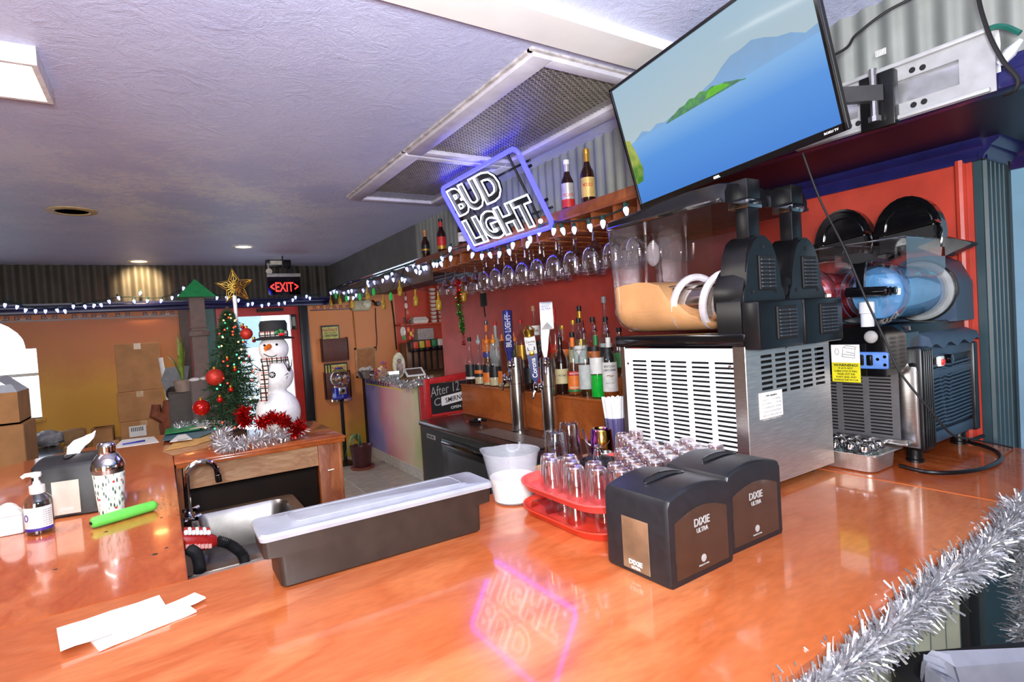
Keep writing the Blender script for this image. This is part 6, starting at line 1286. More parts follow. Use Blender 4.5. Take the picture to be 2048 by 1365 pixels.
patch(isl, -.0025, 'island', screenmat('tv_island', [(.3, (66, 96, 92)), (.5, (84, 128, 110)), (.7, (96, 176, 70))], noise=60), scr)
patch([(.0, .085), (.05, .17), (.12, .19), (.2, .165), (.26, .10)], -.0023, 'sunlit_forest', screenmat('tv_green', [(.3, (70, 170, 40)), (.7, (120, 200, 60))], noise=80), scr)
patch([(-1, -.62), (-.9, -.60), (-.86, -.4), (-.9, -.1), (-.94, .1), (-1, .15)], -.0025, 'cliff', screenmat('tv_cliff', [(.2, (70, 130, 40)), (.5, (176, 186, 90)), (.8, (120, 140, 60))], noise=40), scr)
# wall mount
mo = thing('tv_mount', 'white slotted wall plate and black swing arm holding the television', 'tv mount', (XFA, .74, 1.03)); WMET = mat('white_metal', (176, 176, 178), .4, .2, var=.06)
my0, my1, mz0, mz1 = .505, 1.02, 1.012, 1.172; X_ = XFA-.045
m = vent((X_+.004, my1, mz0), (0, -1, 0), (0, 0, 1), my1-my0, mz1-mz0, [(.05, .19), (.27, my1-my0-.075)], [(.045, mz1-mz0-.05)], .004)
for za in (mz1-.012, mz0): m.box(X_-.014, X_, my0+.01, my1, za, za+.012, .003)
m.build('wall_plate', WMET, mo)
for y, z in [(.66, 1.135), (.685, 1.138), (.83, 1.135), (.855, 1.138), (.66, 1.042), (.685, 1.042), (.83, 1.04), (.855, 1.04)]: m = MB(); m.lathe([(.008, 0), (.008, .0006)], 12, M=frame((X_-.0004, y, z), *FW)); m.build('bolt_hole', BLACKM, mo)
m = MB(); m.box(X_-.030, X_, .72, .81, 1.0, 1.155, .003); m.build('arm_bracket', BLACK, mo); m = MB(); m.lathe([(.010, -.055), (.010, .09)], 10, (X_-.045, .765, 1.075)); m.lathe([(.016, -.06), (.016, -.045)], 10, (X_-.045, .765, 1.075)); m.build('pivot_bolt', STEEL, mo)
e = TC-tn*.055; a0 = Vector((X_-.045, .765, 1.095)); d_ = (e-a0); 
m = MB(); sdir = d_.normalized(); nrm = Vector((-sdir.y, sdir.x, 0)).normalized()*.011; 
m.loft([[p-nrm+Vector((0, 0, -.022)), p+nrm+Vector((0, 0, -.022)), p+nrm+Vector((0, 0, .022)), p-nrm+Vector((0, 0, .022))] for p in (a0-sdir*.02, e)]); m.build('swing_arm', mat('arm_grey', (60, 60, 62), .4), mo)
m = MB(); m.box(-.05, .05, -.07, .07, -.062, -.055, .002, 1, M=Mt); m.build('tv_plate', BLACK, mo)
# cables on the fascia
q = [Vector((XFA-.03, at(1850, -20, x=XFA-.03).y-.08, ZC)), at(1850, -20, x=XFA-.03), at(1770, 25, x=XFA-.06), at(1712, 70, x=XFA-.10), at(1672, 108, x=XFA-.16), TC+Vector((.10, -.05, .05))]
MB().tube(smooth(q), .004, 6).build('tv_cable', BLACKM, None, 'black cable curving from the fascia to the back of the television', 'cable', org=q[0])
q = [Vector((XFA-.06, at(1955, -20, x=XFA-.08).y, ZC)), at(1955, -20, x=XFA-.08), at(1975, 60, x=XFA-.09), at(2005, 120, x=XFA-.085), at(2036, 158, x=XFA-.08), at(2028, 182, x=XFA-.07), at(2008, 190, x=XFA-.05)]
MB().tube(smooth(q), .005, 6).build('tv_cable', BLACKM, None, 'black cable looping past the end of the white wall plate', 'cable', org=q[0])
# ================================================================ the far end of the room
# ---- ceiling lights
WARM = emis('warm_lamp', (255, 214, 160), 8)
for k, (px, py, r, lit, lab) in enumerate(((144, 422, .13, 0, 'unlit recessed ceiling light with a cream ring'), (487, 493, .10, 2, 'pale recessed ceiling light above the Christmas tree'), (278, 522, .10, 1, 'lit recessed ceiling light washing the corrugated valance'))):
    c = at(px, py, z=ZC); t = thing('recessed_light', lab, 'ceiling light', (c.x, c.y, ZC-.006), 'recessed ceiling lights')
    m = MB(); m.lathe([(r*.68, .002), (r, .004), (r, -.002), (r*.72, -.006), (r*.66, .0)], 28, (c.x, c.y, ZC-.004), cap=False); m.build('trim_ring', mat('trim_cream', (196, 170, 120), .4) if k == 0 else WHITE, t)
    m = MB(); m.lathe([(r*.68, -.001), (.0001, -.001)], 24, (c.x, c.y, ZC-.002)); m.build('lamp_face', BLACKM if k == 0 else (WARM if lit == 1 else emis('white_lamp', (255, 248, 236), 1.2)), t)
    if lit == 2:
        l = bpy.data.lights.new('recessed_spot', 'SPOT'); l.energy = 60; l.color = (1, .95, .88); l.spot_size = 2.7; l.spot_blend = .5; l.shadow_soft_size = .08
        o = bpy.data.objects.new('recessed_spot', l); COL.objects.link(o); o.location = (c.x, c.y, ZC-.02)
    if lit == 1:
        l = bpy.data.lights.new('recessed_spot', 'SPOT'); l.energy = 120; l.color = (1, .74, .40); l.spot_size = 1.1; l.spot_blend = .5; l.shadow_soft_size = .06
        o = bpy.data.objects.new('recessed_spot', l); COL.objects.link(o); o.location = (c.x, c.y, ZC-.02); o.rotation_euler = (1.12, 0, 0)
t = thing('fluorescent_fixture', 'bright fluorescent ceiling box light with white sides', 'ceiling light', (-.85, 2.22, 1.335))
m = MB(); m.box(-1.46, -1.445, 2.07, 2.37, 1.335, ZC); m.box(-.255, -.24, 2.07, 2.37, 1.335, ZC); m.box(-1.445, -.255, 2.07, 2.085, 1.335, ZC); m.box(-1.445, -.255, 2.355, 2.37, 1.335, ZC); m.build('housing', mat('fixture_white', (228, 226, 226), .4), t)
boxo('diffuser', emis('fluorescent', (255, 246, 236), 7), -1.445, -.255, 2.085, 2.355, 1.342, 1.347, parent=t)
area('fluorescent_light', (-.85, 2.22, 1.333), (-.85, 2.22, -1), 1.15, 22, (1, .95, .88), .26)
# ---- exit sign and emergency lamps
t = thing('exit_sign', 'clear acrylic exit sign with red letters hanging under the ceiling', 'exit sign', (1.16, 6.25, .98))
e0, e1 = at(533, 548, y=6.25), at(603, 589, y=6.25); ec = (e0.x+e1.x)/2; ew = e1.x-e0.x
m = MB(); m.box(e0.x, e1.x, 6.22, 6.28, e0.z-.035, e0.z, .003); m.build('sign_housing', mat('exit_grey', (160, 160, 160), .4), t)
boxo('acrylic_pane', glass('exit_acrylic', (150, 110, 110), .03, .3), e0.x+.006, e1.x-.006, 6.247, 6.253, e1.z, e0.z-.035, parent=t)
text('EXIT', emis('exit_red', (255, 52, 40), 1.6), t, frame((ec, 6.244, e1.z+.082), *FX), .10, ew*.54, bold=.012); text('<', emis('exit_red', (255, 52, 40), 1.6), t, frame((e0.x+ew*.14, 6.244, e1.z+.085), *FX), .07, ew*.12, bold=.02); text('>', emis('exit_red', (255, 52, 40), 1.6), t, frame((e1.x-ew*.14, 6.244, e1.z+.085), *FX), .07, ew*.12, bold=.02)
m = MB(); m.tube([(ec, 6.25, e0.z), (ec, 6.25, ZC)], .008, 8); m.build('stem', BLACK, t)
t = thing('emergency_light', 'black twin-head emergency lamp on the ceiling above the exit sign', 'emergency light', (1.17, 6.6, ZC-.06)); m = MB(); m.box(1.05, 1.31, 6.55, 6.63, ZC-.07, ZC, .006); m.build('lamp_body', BLACK, t); boxo('plate', mat('pale_plate', (216, 210, 196), .5), 1.09, 1.22, 6.54, 6.55, ZC-.055, ZC-.01, parent=t)
for x in (1.07, 1.29): m = MB(); m.tube([(x, 6.56, ZC-.07), (x, 6.54, ZC-.10)], .01, 6); m.lathe([(.018, -.03), (.034, 0), (.030, .004)], 14, M=frame((x, 6.53, ZC-.13), *FX)); m.build('lamp_head', BLACK if x > 1.2 else mat('pale_plate', (216, 210, 196)), t)
# ---- Christmas tree with star
tx, ty = .325, 3.36
GRN = mat('pine_green', (30, 62, 34), .6, var=.35, sc=40)
t = thing('christmas_tree', 'small decorated Christmas tree with a gold star, beside the snowman', 'christmas tree', (tx, ty, 0)); r9 = random.Random(12)
m = MB(); m.lathe([(.05, 0), (.05, .02), (.012, .03), (.010, .70)], 8, (tx, ty, 0)); m.build('trunk', mat('bark', (70, 46, 30), .8), t)
m = MB()
for k in range(330):
    h = (k/330)**.9; z = .05+.62*h; R0 = .165*(1-h)**.8+.014; a = k*2.39996; L_ = R0*(.8+.35*r9.random()); d = Vector((math.cos(a), math.sin(a), -.15+.25*r9.random())).normalized()
    for j in range(42):
        s = r9.random()*L_; p = Vector((tx, ty, z))+d*s; q = (Vector((r9.gauss(0, 1), r9.gauss(0, 1), r9.gauss(0, 1))).normalized()+d*.8).normalized(); l = .022+.014*r9.random(); w_ = q.cross(Vector((r9.gauss(0, 1), r9.gauss(0, 1), r9.gauss(0, 1)))).normalized()*.0028
        m.add([p-w_, p+w_, p+q*l], [(0, 1, 2)])
o = m.build('needles', GRN, t, fix=False); o['kind'] = 'stuff'
ORN = [mat('ornament_red', (196, 30, 24), .15, .6, var=.1), mat('ornament_glitter', (186, 50, 36), .5, .4, var=.4, sc=300)]
for px, py, r, k, yy in ((430, 755, .045, 1, -.09), (493, 668, .032, 1, -.06), (403, 816, .042, 0, -.1), (462, 780, .014, 0, -.1), (470, 740, .010, 0, -.1), (455, 720, .008, 0, -.08), (440, 800, .016, 0, -.11), (485, 655, .010, 0, -.03), (508, 682, .010, 0, -.05)):
    p = at(px, py, y=ty+yy); m = MB(); m.sphere(p[:], r, 16, 10); b_ = m.build('ornament', ORN[k], t); m = MB(); m.lathe([(.008, r-.002), (.008, r+.01), (.003, r+.012)], 8, p[:]); m.build('ornament_cap', GOLD, b_)
lm = [emis('fairy_warm', (255, 200, 120), 5), emis('fairy_red', (255, 60, 40), 4), emis('fairy_green', (80, 255, 160), 3)]; bl = [MB().sphere((0, 0, 0), .0045, 8, 6).mesh('fairy_bulb') for _ in lm]
for b_, q in zip(bl, lm): b_.materials.append(q)
for k in range(60):
    h = r9.random(); a = r9.uniform(-2.6, -.2); R0 = .172*(1-h)**.8+.016; inst(bl[k % 3 if k % 5 else 1], 'fairy_bulb', t, Matrix.Translation((R0*math.cos(a), R0*math.sin(a), .06+.6*h)))
sc_ = at(470, 574, y=ty); Ms = frame(sc_, (1, 0, .10), (-.10, 0, 1)) 
m = MB(); P = [Ms @ Vector(((.098 if k % 2 == 0 else .044)*math.sin(PI*k/5), (.098 if k % 2 == 0 else .044)*math.cos(PI*k/5), 0)) for k in range(10)]
m.tube(P+[P[0], P[1]], .0042, 6); s_ = m.build('star_frame', GOLD, t)
m = MB()
for k in range(5):
    a = 2*PI*k/5; pt = lambda r, da: Ms @ Vector((r*math.sin(a+da), r*math.cos(a+da), 0))
    m.tube([pt(.012, 0), pt(.088, 0)], .0018, 5); m.tube([pt(.044, .35), pt(.075, 0), pt(.044, -.35), pt(.03, 0), pt(.044, .35)], .002, 5)
    m.tube([pt(.012, PI/5), pt(.043, PI/5)], .003, 5); m.tube([pt(.012, .3), pt(.034, .3)], .0025, 5); m.tube([pt(.012, -.3), pt(.034, -.3)], .0025, 5)
m.sphere(sc_[:], .010, 8, 6); m.build('star_filigree', GOLD, s_)
m = MB(); m.lathe([(.008, .62), (.011, sc_.z-.05)], 10, (tx+.04, ty, 0)); m.build('star_holder', WHITE, t)
# ---- snowman
nx, ny = .497, 3.07
t = thing('snowman_figure', 'white plush snowman with a black hat and plaid scarf on the end table', 'snowman', (nx, ny, 0)); PLU = mat('white_plush', (238, 236, 236), .9, var=.04, sc=60, bmp=.2, bsc=200)
prof = []
for cz_, r in ((.125, .108), (.315, .086), (.455, .072)): prof.append((cz_, r))
def sr(z): return max([math.sqrt(max(0, r*r-(z-c)**2*(1 if r != .108 else .8)))*1 for c, r in prof]+[.045 if .2 < z < .47 else 0])
L_ = [(max(.001, sr(z)), z) for z in [.004+.523*i/46 for i in range(47)]]
m = MB(); m.lathe(L_, 32, (nx, ny, 0)); m.build('body', PLU, t, sharp=80)
HAT = mat('hat_black', (30, 30, 32), .8, var=.15); hz = .510
m = MB(); m.lathe([(.066, hz), (.098, hz-.006), (.100, hz), (.070, hz+.008), (.066, hz+.03), (.068, hz+.075), (.060, hz+.092), (.001, hz+.095)], 28, (nx+.005, ny, 0)); m.build('hat', HAT, t)
def plaid():
    mt, nt, b, out = newmat('plaid'); c = N(nt, 'ShaderNodeTexBrick', offset=0.0); c.inputs['Scale'].default_value = 1; c.inputs['Brick Width'].default_value = .022; c.inputs['Row Height'].default_value = .022; c.inputs['Mortar Size'].default_value = .003
    c.inputs['Color1'].default_value = lin((226, 222, 214)); c.inputs['Color2'].default_value = lin((206, 196, 190)); c.inputs['Mortar'].default_value = lin((40, 50, 48)); nt.links.new(coords(nt, (1, 1, 1), (PI/2, 0, 0)), c.inputs['Vector'])
    c2 = N(nt, 'ShaderNodeTexBrick', offset=0.0); c2.inputs['Scale'].default_value = 1; c2.inputs['Brick Width'].default_value = .034; c2.inputs['Row Height'].default_value = .034; c2.inputs['Mortar Size'].default_value = .002
    c2.inputs['Color1'].default_value = (1, 1, 1, 1); c2.inputs['Color2'].default_value = (1, 1, 1, 1); c2.inputs['Mortar'].default_value = lin((200, 60, 50)); nt.links.new(coords(nt, (1, 1, 1), (PI/2, 0, 0)), c2.inputs['Vector'])
    mx = N(nt, 'ShaderNodeMix', data_type='RGBA', blend_type='MULTIPLY'); mx.inputs[0].default_value = 1; nt.links.new(c.outputs[0], mx.inputs[6]); nt.links.new(c2.outputs[0], mx.inputs[7]); nt.links.new(mx.outputs[2], b.inputs['Base Color']); b.inputs['Roughness'].default_value = .9; return mt
PLD = plaid()
m = MB(); m.lathe([(.0685, hz+.010), (.071, hz+.016), (.0705, hz+.036), (.0675, hz+.038)], 28, (nx+.005, ny, 0), cap=False); m.build('hat_band', PLD, t)
for k, (a, c) in enumerate(((-.5, GRN), (.5, GRN))): m = MB(); m.sphere((0, 0, 0), .016, 8, 6, (.9, .25, .6), Matrix.Translation((nx+.02+.012*(1 if k else -1), ny-.072, hz+.030+.006*k)) @ Matrix.Rotation(a, 4, 'Y')); m.build('holly_leaf', mat('holly', (30, 110, 50), .4), t)
for dx in (0, .012): m = MB(); m.sphere((nx+.024+dx, ny-.076, hz+.018), .008, 10, 8); m.build('holly_berry', mat('berry', (210, 30, 30), .3), t)
m = MB(); m.tube([(nx-.030, ny-.060, .470), (nx-.052, ny-.098, .462), (nx-.058, ny-.125, .452)], [.015, .011, .004], 10); m.build('carrot_nose', mat('carrot', (240, 120, 30), .6), t)
for dx in (-.052, .004): 
    m = MB(); m.sphere((nx+dx, ny-.062 if dx < 0 else ny-.070, .478), .0065, 10, 8); m.build('eye', BLACKG, t)
m = MB(); m.tube([(nx-.058+.014*i, ny-(.050+.024*math.sin(PI*(i+.5)/6)), .440-.022*math.sin(PI*(i+.4)/6)) for i in range(6)], .0022, 6); m.build('mouth', BLACKM, t)
m = MB(); m.lathe([(.060, .385), (.066, .390), (.067, .408), (.060, .414)], 28, (nx, ny, 0), cap=False); m.build('scarf', PLD, t)
m = MB(); m.loft([[(nx-.062-dx, ny-.03-w2, z), (nx-.030-dx*1.0, ny-.055-w2, z), (nx-.028-dx*1.0, ny-.052-w2, z), (nx-.060-dx, ny-.027-w2, z)] for dx, w2, z in ((0, .0, .405), (.012, .02, .36), (.022, .034, .30), (.030, .040, .235), (.034, .04, .20))]); m.build('scarf_tail', PLD, t)
tw = mat('twig', (50, 38, 34), .8); m = MB(); b0 = Vector((nx+.055, ny-.055, .33))
for e in ((-.01, -.05, .09), (-.03, -.04, .06), (.012, -.04, .07)): m.tube([b0, b0+Vector(e)*.55+Vector((.004, 0, 0)), b0+Vector(e)], [.004, .003, .0012], 6)
for e in ((-.03, -.05, -.01), (-.02, -.03, -.03)): m.tube([b0, b0+Vector(e)], [.003, .001], 5)
m.build('twig_arm', tw, t); m = MB(); b0 = Vector((nx-.07, ny-.03, .35))
for e in ((-.05, -.02, .05), (-.035, -.04, .03), (-.055, -.01, .02)): m.tube([b0, b0+Vector(e)], [.003, .001], 5)
m.build('twig_arm', tw, t)
bp2 = Vector((nx-.030, ny-.082, .328)); m = MB(); m.lathe([(.016, 0), (.016, .004), (.014, .005), (.0001, .005)], 18, M=frame(bp2, *FX)); bb = m.build('snowflake_button', BLACK, t)
m = MB()
for k in range(3): a = PI*k/3; m.box(-.011, .011, -.0015, .0015, .005, .0065, M=frame(bp2, *FX) @ Matrix.Rotation(a, 4, 'Z'))
m.build('snowflake', WHITEINK, bb)
# ---- tinsel on the end table
g2 = lambda L, z: [at(a, b_, z=z) for a, b_ in L]
tinsel(smooth(g2([(600, 858), (570, 870), (530, 878), (490, 886), (455, 893), (440, 880), (455, 862), (470, 846), (485, 834)], .035), 4), .045, 2600, SILV, 'tinsel_garland', 'silver tinsel heaped in front of the snowman on the end table', wid=.004, seed=31)
tinsel(g2([(350, 858), (375, 851), (400, 850), (420, 855)], .03), .035, 500, SILV, 'tinsel_garland', 'silver tinsel strand behind the paper cut-outs', wid=.004, seed=32)
rb_ = thing('red_tinsel_bow', 'red tinsel garland looped round the foot of the snowman', 'tinsel', (nx, ny-.16, 0))
for L2, n_, sd in (([(487, 818), (487, 836), (492, 850)], 420, 1), ([(515, 850), (540, 836), (560, 836), (578, 850)], 700, 2), ([(602, 846), (596, 858), (580, 868)], 420, 3)): tinsel([at(a, b_, y=ny-.19) for a, b_ in L2], .036, n_, REDF, 'red_tuft', None, parent=rb_, wid=.006, seed=40+sd)
# ---- flat paper cut-outs, paper and pen
def cut(label, poly, z, mt, extra=None):
    t = thing('paper_cutout', label, 'paper cut-out', (poly[0][0], poly[0][1], z), 'packaged paper cut-outs')
    m = MB(); m.prism(poly, z, z+.003); m.build('card', mt, t); return t
q = lambda L: [tuple(at(a, b_, z=.006)[:2]) for a, b_ in L]
cut('brown card cut-out at the bottom of the pile beside the table corner', q([(345, 910), (420, 892), (430, 880), (330, 890), (325, 903)]), .0005, mat('kraft', (190, 140, 96), .7))
cut('orange and green card cut-out above the brown one', q([(330, 902), (395, 890), (450, 872), (440, 862), (350, 885)]), .006, mat('card_orange', (222, 170, 96), .6))
cut('teal card cut-out under the barcoded packet', q([(325, 885), (400, 878), (440, 862), (420, 855), (330, 872)]), .012, mat('card_teal', (60, 104, 122), .6))
c5 = cut('white packet with a barcode lying on the cut-outs', q([(340, 890), (385, 884), (372, 874), (356, 876)]), .018, PAPER)
for i in range(9): a, b_ = at(353+2.6*i, 884-.5*i, z=.0215), at(358+2.2*i, 880-.4*i, z=.0215); m = MB(); m.tube([a, b_], .0008, 4); m.build('barcode_bar', INK, c5)
cut('bright green card cut-out on top of the pile', q([(330, 876), (400, 866), (412, 857), (390, 852), (332, 866)]), .024, mat('card_green', (30, 150, 80), .6))
cut('cream card cut-out reaching towards the tinsel', q([(380, 868), (440, 860), (455, 852), (430, 850), (400, 862)]), .030, mat('card_cream', (222, 206, 186), .6))
t = thing('paper_sheet', 'white sheet of paper on the end of the left counter', 'paper', (-.13, 3.6, 0)); m = MB(); m.prism([tuple(at(a, b_, z=0)[:2]) for a, b_ in ((226, 898), (318, 885), (308, 874), (244, 881))], .0003, .002); m.build('sheet', PAPER, t)
a, b_ = at(247, 889, z=.006), at(290, 882, z=.006); t = thing('ballpoint_pen', 'blue ballpoint pen lying on the white sheet', 'pen', a); MB().tube([a+(a-b_)*.06, a, a+(b_-a)*.6], [.001, .0045, .0045], 8).build('barrel', mat('pen_blue', (40, 50, 160), .3), t); MB().tube([a+(b_-a)*.6, b_], .0055, 8).build('pen_cap', mat('pen_cap_blue', (30, 36, 120), .3), t)
# ---- green-roofed lamp post decoration
lx, ly = .235, 4.35
t = thing('lantern_post', 'brown square post with a green pyramid roof and white snow trim', 'post', (lx, ly, ZF)); BRP = mat('post_brown', (92, 70, 62), .6)
rz0, rz1 = .825, .925; m = MB(); m.loft([[(lx-.045, ly-.045, z), (lx+.045, ly-.045, z), (lx+.045, ly+.045, z), (lx-.045, ly+.045, z)] for z in (.28, .835)]); m.build('post', BRP, t)
m = MB(); m.box(lx-.06, lx+.06, ly-.06, ly+.06, .56, .60, .006); m.box(lx-.052, lx+.052, ly-.052, ly+.052, .615, .625, .003); m.build('collar', BRP, t)
m = MB(); m.box(lx-.075, lx+.095, ly-.075, ly+.075, ZF, .27, .006); m.build('base', mat('post_base', (84, 66, 60), .6), t); m = MB(); m.sphere((lx-.05, ly-.06, .27), .03, 8, 6, (1.2, 1, .5)); m.sphere((lx+.02, ly-.07, .272), .032, 8, 6, (1.3, 1, .5)); m.sphere((lx+.075, ly-.06, .26), .035, 8, 6, (1, 1, .8)); m.build('snow_trim', mat('snow_fluff', (214, 208, 206), .9, bmp=.6, bsc=80), t)
m = MB(); m.add([(lx-.115, ly-.115, rz0), (lx+.115, ly-.115, rz0), (lx+.115, ly+.115, rz0), (lx-.115, ly+.115, rz0), (lx, ly, rz1+.03)], [(0, 1, 4), (1, 2, 4), (2, 3, 4), (3, 0, 4), (3, 2, 1, 0)]); m.build('pyramid_roof', mat('roof_green', (30, 132, 72), .55), t)
# plant in a pale pot behind it
t = thing('potted_plant', 'leafy potted plant behind the brown lantern post', 'plant', (.12, 4.75, .16)); r10 = random.Random(4); GL = mat('leaf_green', (120, 140, 50), .45, var=.25, sc=20)
m = MB(); m.lathe([(.05, .165), (.065, .25), (.06, .25), (.05, .18)], 14, (.13, 4.75, 0)); m.build('pot', mat('pale_pot', (150, 128, 116), .6), t)
for k in range(9):
    a = r10.uniform(0, 6.3); tip = Vector((.13+.07*math.cos(a)-.03, 4.75+.06*math.sin(a), .40+.22*r10.random())); b0 = Vector((.13, 4.75, .24)); mid = (b0+tip)/2+Vector((0, 0, .05)); sd = Vector((-math.sin(a), math.cos(a), 0))
    m = MB(); m.add([b0-sd*.004, b0+sd*.004, mid+sd*.013, tip, mid-sd*.013], [(0, 1, 2, 4), (4, 2, 3)]); m.build('leaf', GL, t, fix=False)
boxo('plant_stand', mat('stand_dark', (60, 50, 46), .6), .03, .23, 4.66, 4.84, ZF, .164, .004, label='dark plant stand behind the lantern post', cat='plant stand')
# ---- dining tables and cardboard boxes
def table(label, x0, x1, y0, y1):
    t = thing('dining_table', label, 'table', ((x0+x1)/2, (y0+y1)/2, ZF), 'dining tables by the window'); m = MB(); m.box(x0, x1, y0, y1, -.335, -.30, .008); m.build('table_top', mat('dining_top', (70, 60, 62), .2), t)
    for x in (x0+.06, x1-.06):
        for y in (y0+.06, y1-.06): boxo('leg', mat('dining_leg', (60, 36, 24), .4), x-.03, x+.03, y-.03, y+.03, ZF, -.335, parent=t)
table('dark dining table under the stacked cardboard boxes', -1.0, .12, 5.25, 6.30); table('dark dining table under the open boxes by the arched window', -1.7, -.12, 4.20, 5.15)
KR = mat('cardboard', (178, 126, 78), .75, var=.10, sc=8); KRI = mat('cardboard_inside', (196, 206, 220), .7, var=.05); TAPE = mat('tape', (196, 150, 100), .3)
def carton(label, x0, x1, y0, y1, z0, z1, group='cardboard boxes', flaps=None, tape=True):
    t = thing('cardboard_box', label, 'box', ((x0+x1)/2, (y0+y1)/2, z0), group); m = MB(); m.box(x0, x1, y0, y1, z0, z1, .004, 1); m.build('carton', KR, t)
    if tape: boxo('packing_tape', TAPE, (x0+x1)/2-.025, (x0+x1)/2+.025, y0-.001, y1, z1-.05, z1+.0012, parent=t)
    return t
bA0, bA1 = at(228, 690, y=5.7), at(326, 785, y=5.7); bB0, bB1 = at(233, 787, y=5.7), at(330, 848, y=5.7); bC0, bC1 = at(240, 846, y=5.7), at(336, 872, y=5.7)
carton('large cardboard box at the top of the tall stack', bA0.x, bA1.x, 5.7, 6.05, bB0.z+.0015, bA0.z); carton('middle cardboard box of the tall stack', bB0.x, bB1.x, 5.68, 6.05, bC0.z+.0015, bB0.z)
tC = carton('lowest cardboard box of the tall stack, with a printed label', bC0.x, bC1.x, 5.66, 6.05, -.2995, bC0.z); boxo('shipping_label', PAPER, bC0.x+.06, bC0.x+.18, 5.658, 5.66, bC0.z-.13, bC0.z-.04, parent=tC)
for i in range(7): boxo('label_bar', INK, bC0.x+.075+.013*i, bC0.x+.081+.013*i, 5.656, 5.658, bC0.z-.085, bC0.z-.05, parent=tC)
t = thing('cardboard_box', 'open cardboard flap box beside the lowest box of the stack', 'box', (-.45, 5.6, -.3), 'cardboard boxes'); m = MB(); m.box(-.50, -.37, 5.52, 5.80, -.2995, -.13); m.build('carton', KR, t); m = MB(); m.add([(-.50, 5.52, -.13), (-.50, 5.80, -.13), (-.42, 5.80, -.03), (-.42, 5.52, -.03)], [(0, 1, 2, 3)]); m.build('flap', KR, t, fix=False)
m = MB(); a, b_ = at(321, 716, y=5.62), at(334, 772, y=5.62); m.tube([a, Vector((a.x+.06, 5.62, -.299))], .018, 10); m.build('poster_tube', WHITE, None, 'white rolled poster leaning beside the tall box stack', 'poster', org=b_)
# folded grey umbrella and terracotta figure
a = at(350, 742, y=5.2); t = thing('folded_umbrella', 'folded grey fabric umbrella leaning behind the terracotta pot', 'umbrella', (a.x, 5.2, .1)); m = MB(); b_ = at(345, 800, y=5.2)
m.loft([[(p.x+r*math.cos(w_)*(1.25 if k % 2 else .8), 5.2+r*math.sin(w_)*.6, p.z) for k, w_ in enumerate([2*PI*j/12 for j in range(12)])] for p, r in ((a+Vector((.02, 0, .03)), .075), (a.lerp(b_, .3), .085), (a.lerp(b_, .7), .05), (b_, .025))]); m.build('fabric', mat('grey_fabric', (120, 122, 126), .6), t); MB().tube([b_, b_+Vector((-.01, 0, -.4))], .01, 6).build('shaft', BLACK, t)
a = at(347, 850, y=4.95); t = thing('terracotta_planter', 'brown terracotta planter with side arms beside the box stack', 'planter', (a.x, 4.95, ZF)); TER = mat('terracotta', (128, 66, 40), .7, var=.15)
m = MB(); m.lathe([(.10, ZF), (.11, -.5), (.085, -.2), (.095, a.z), (.075, a.z+.12), (.06, a.z+.16), (.055, a.z+.19)], 18, (a.x, 4.95, 0)); m.build('planter_body', TER, t)
for s in (-1, 1): m = MB(); m.tube([(a.x+s*.05, 4.93, a.z+.06), (a.x+s*.11, 4.92, a.z+.10), (a.x+s*.10, 4.92, a.z+.17)], [.05, .045, .03], 10); m.build('arm', TER, t)
m = MB(); m.sphere((a.x+.02, 4.95, a.z+.24), .055, 12, 8); m.build('dark_head', mat('dark_clay', (40, 24, 18), .7), t)
# open boxes by the window
b0, b1 = at(-30, 790, y=4.45), at(40, 848, y=4.45); c1 = at(52, 906, y=4.42)
carton('lower cardboard box in front of the arched window', -1.35, c1.x, 4.42, 4.80, -.2995, b1.z-.0015, tape=False)
t = thing('cardboard_box', 'open cardboard box with a pale raised flap in front of the arched window', 'box', (-1.0, 4.6, b1.z), 'cardboard boxes'); m = MB(); bz1 = b0.z
m.box(-1.32, b1.x, 4.45, 4.46, b1.z, bz1); m.box(b1.x-.01, b1.x, 4.46, 4.80, b1.z, bz1); m.box(-1.32, b1.x, 4.80, 4.81, b1.z, bz1); m.box(-1.32, b1.x, 4.45, 4.81, b1.z, b1.z+.01); m.build('carton', KR, t)
m = MB(); m.add([(b1.x, 4.46, bz1), (b1.x, 4.80, bz1), (b1.x-.10, 4.80, bz1+.10), (b1.x-.10, 4.46, bz1+.09)], [(0, 1, 2, 3)]); m.build('raised_flap', KRI, t, fix=False); m = MB(); m.add([(-1.32, 4.45, bz1), (b1.x, 4.45, bz1), (b1.x-.02, 4.43, bz1+.05), (-1.32, 4.43, bz1+.045)], [(0, 1, 2, 3)]); m.build('front_flap', KRI, t, fix=False)
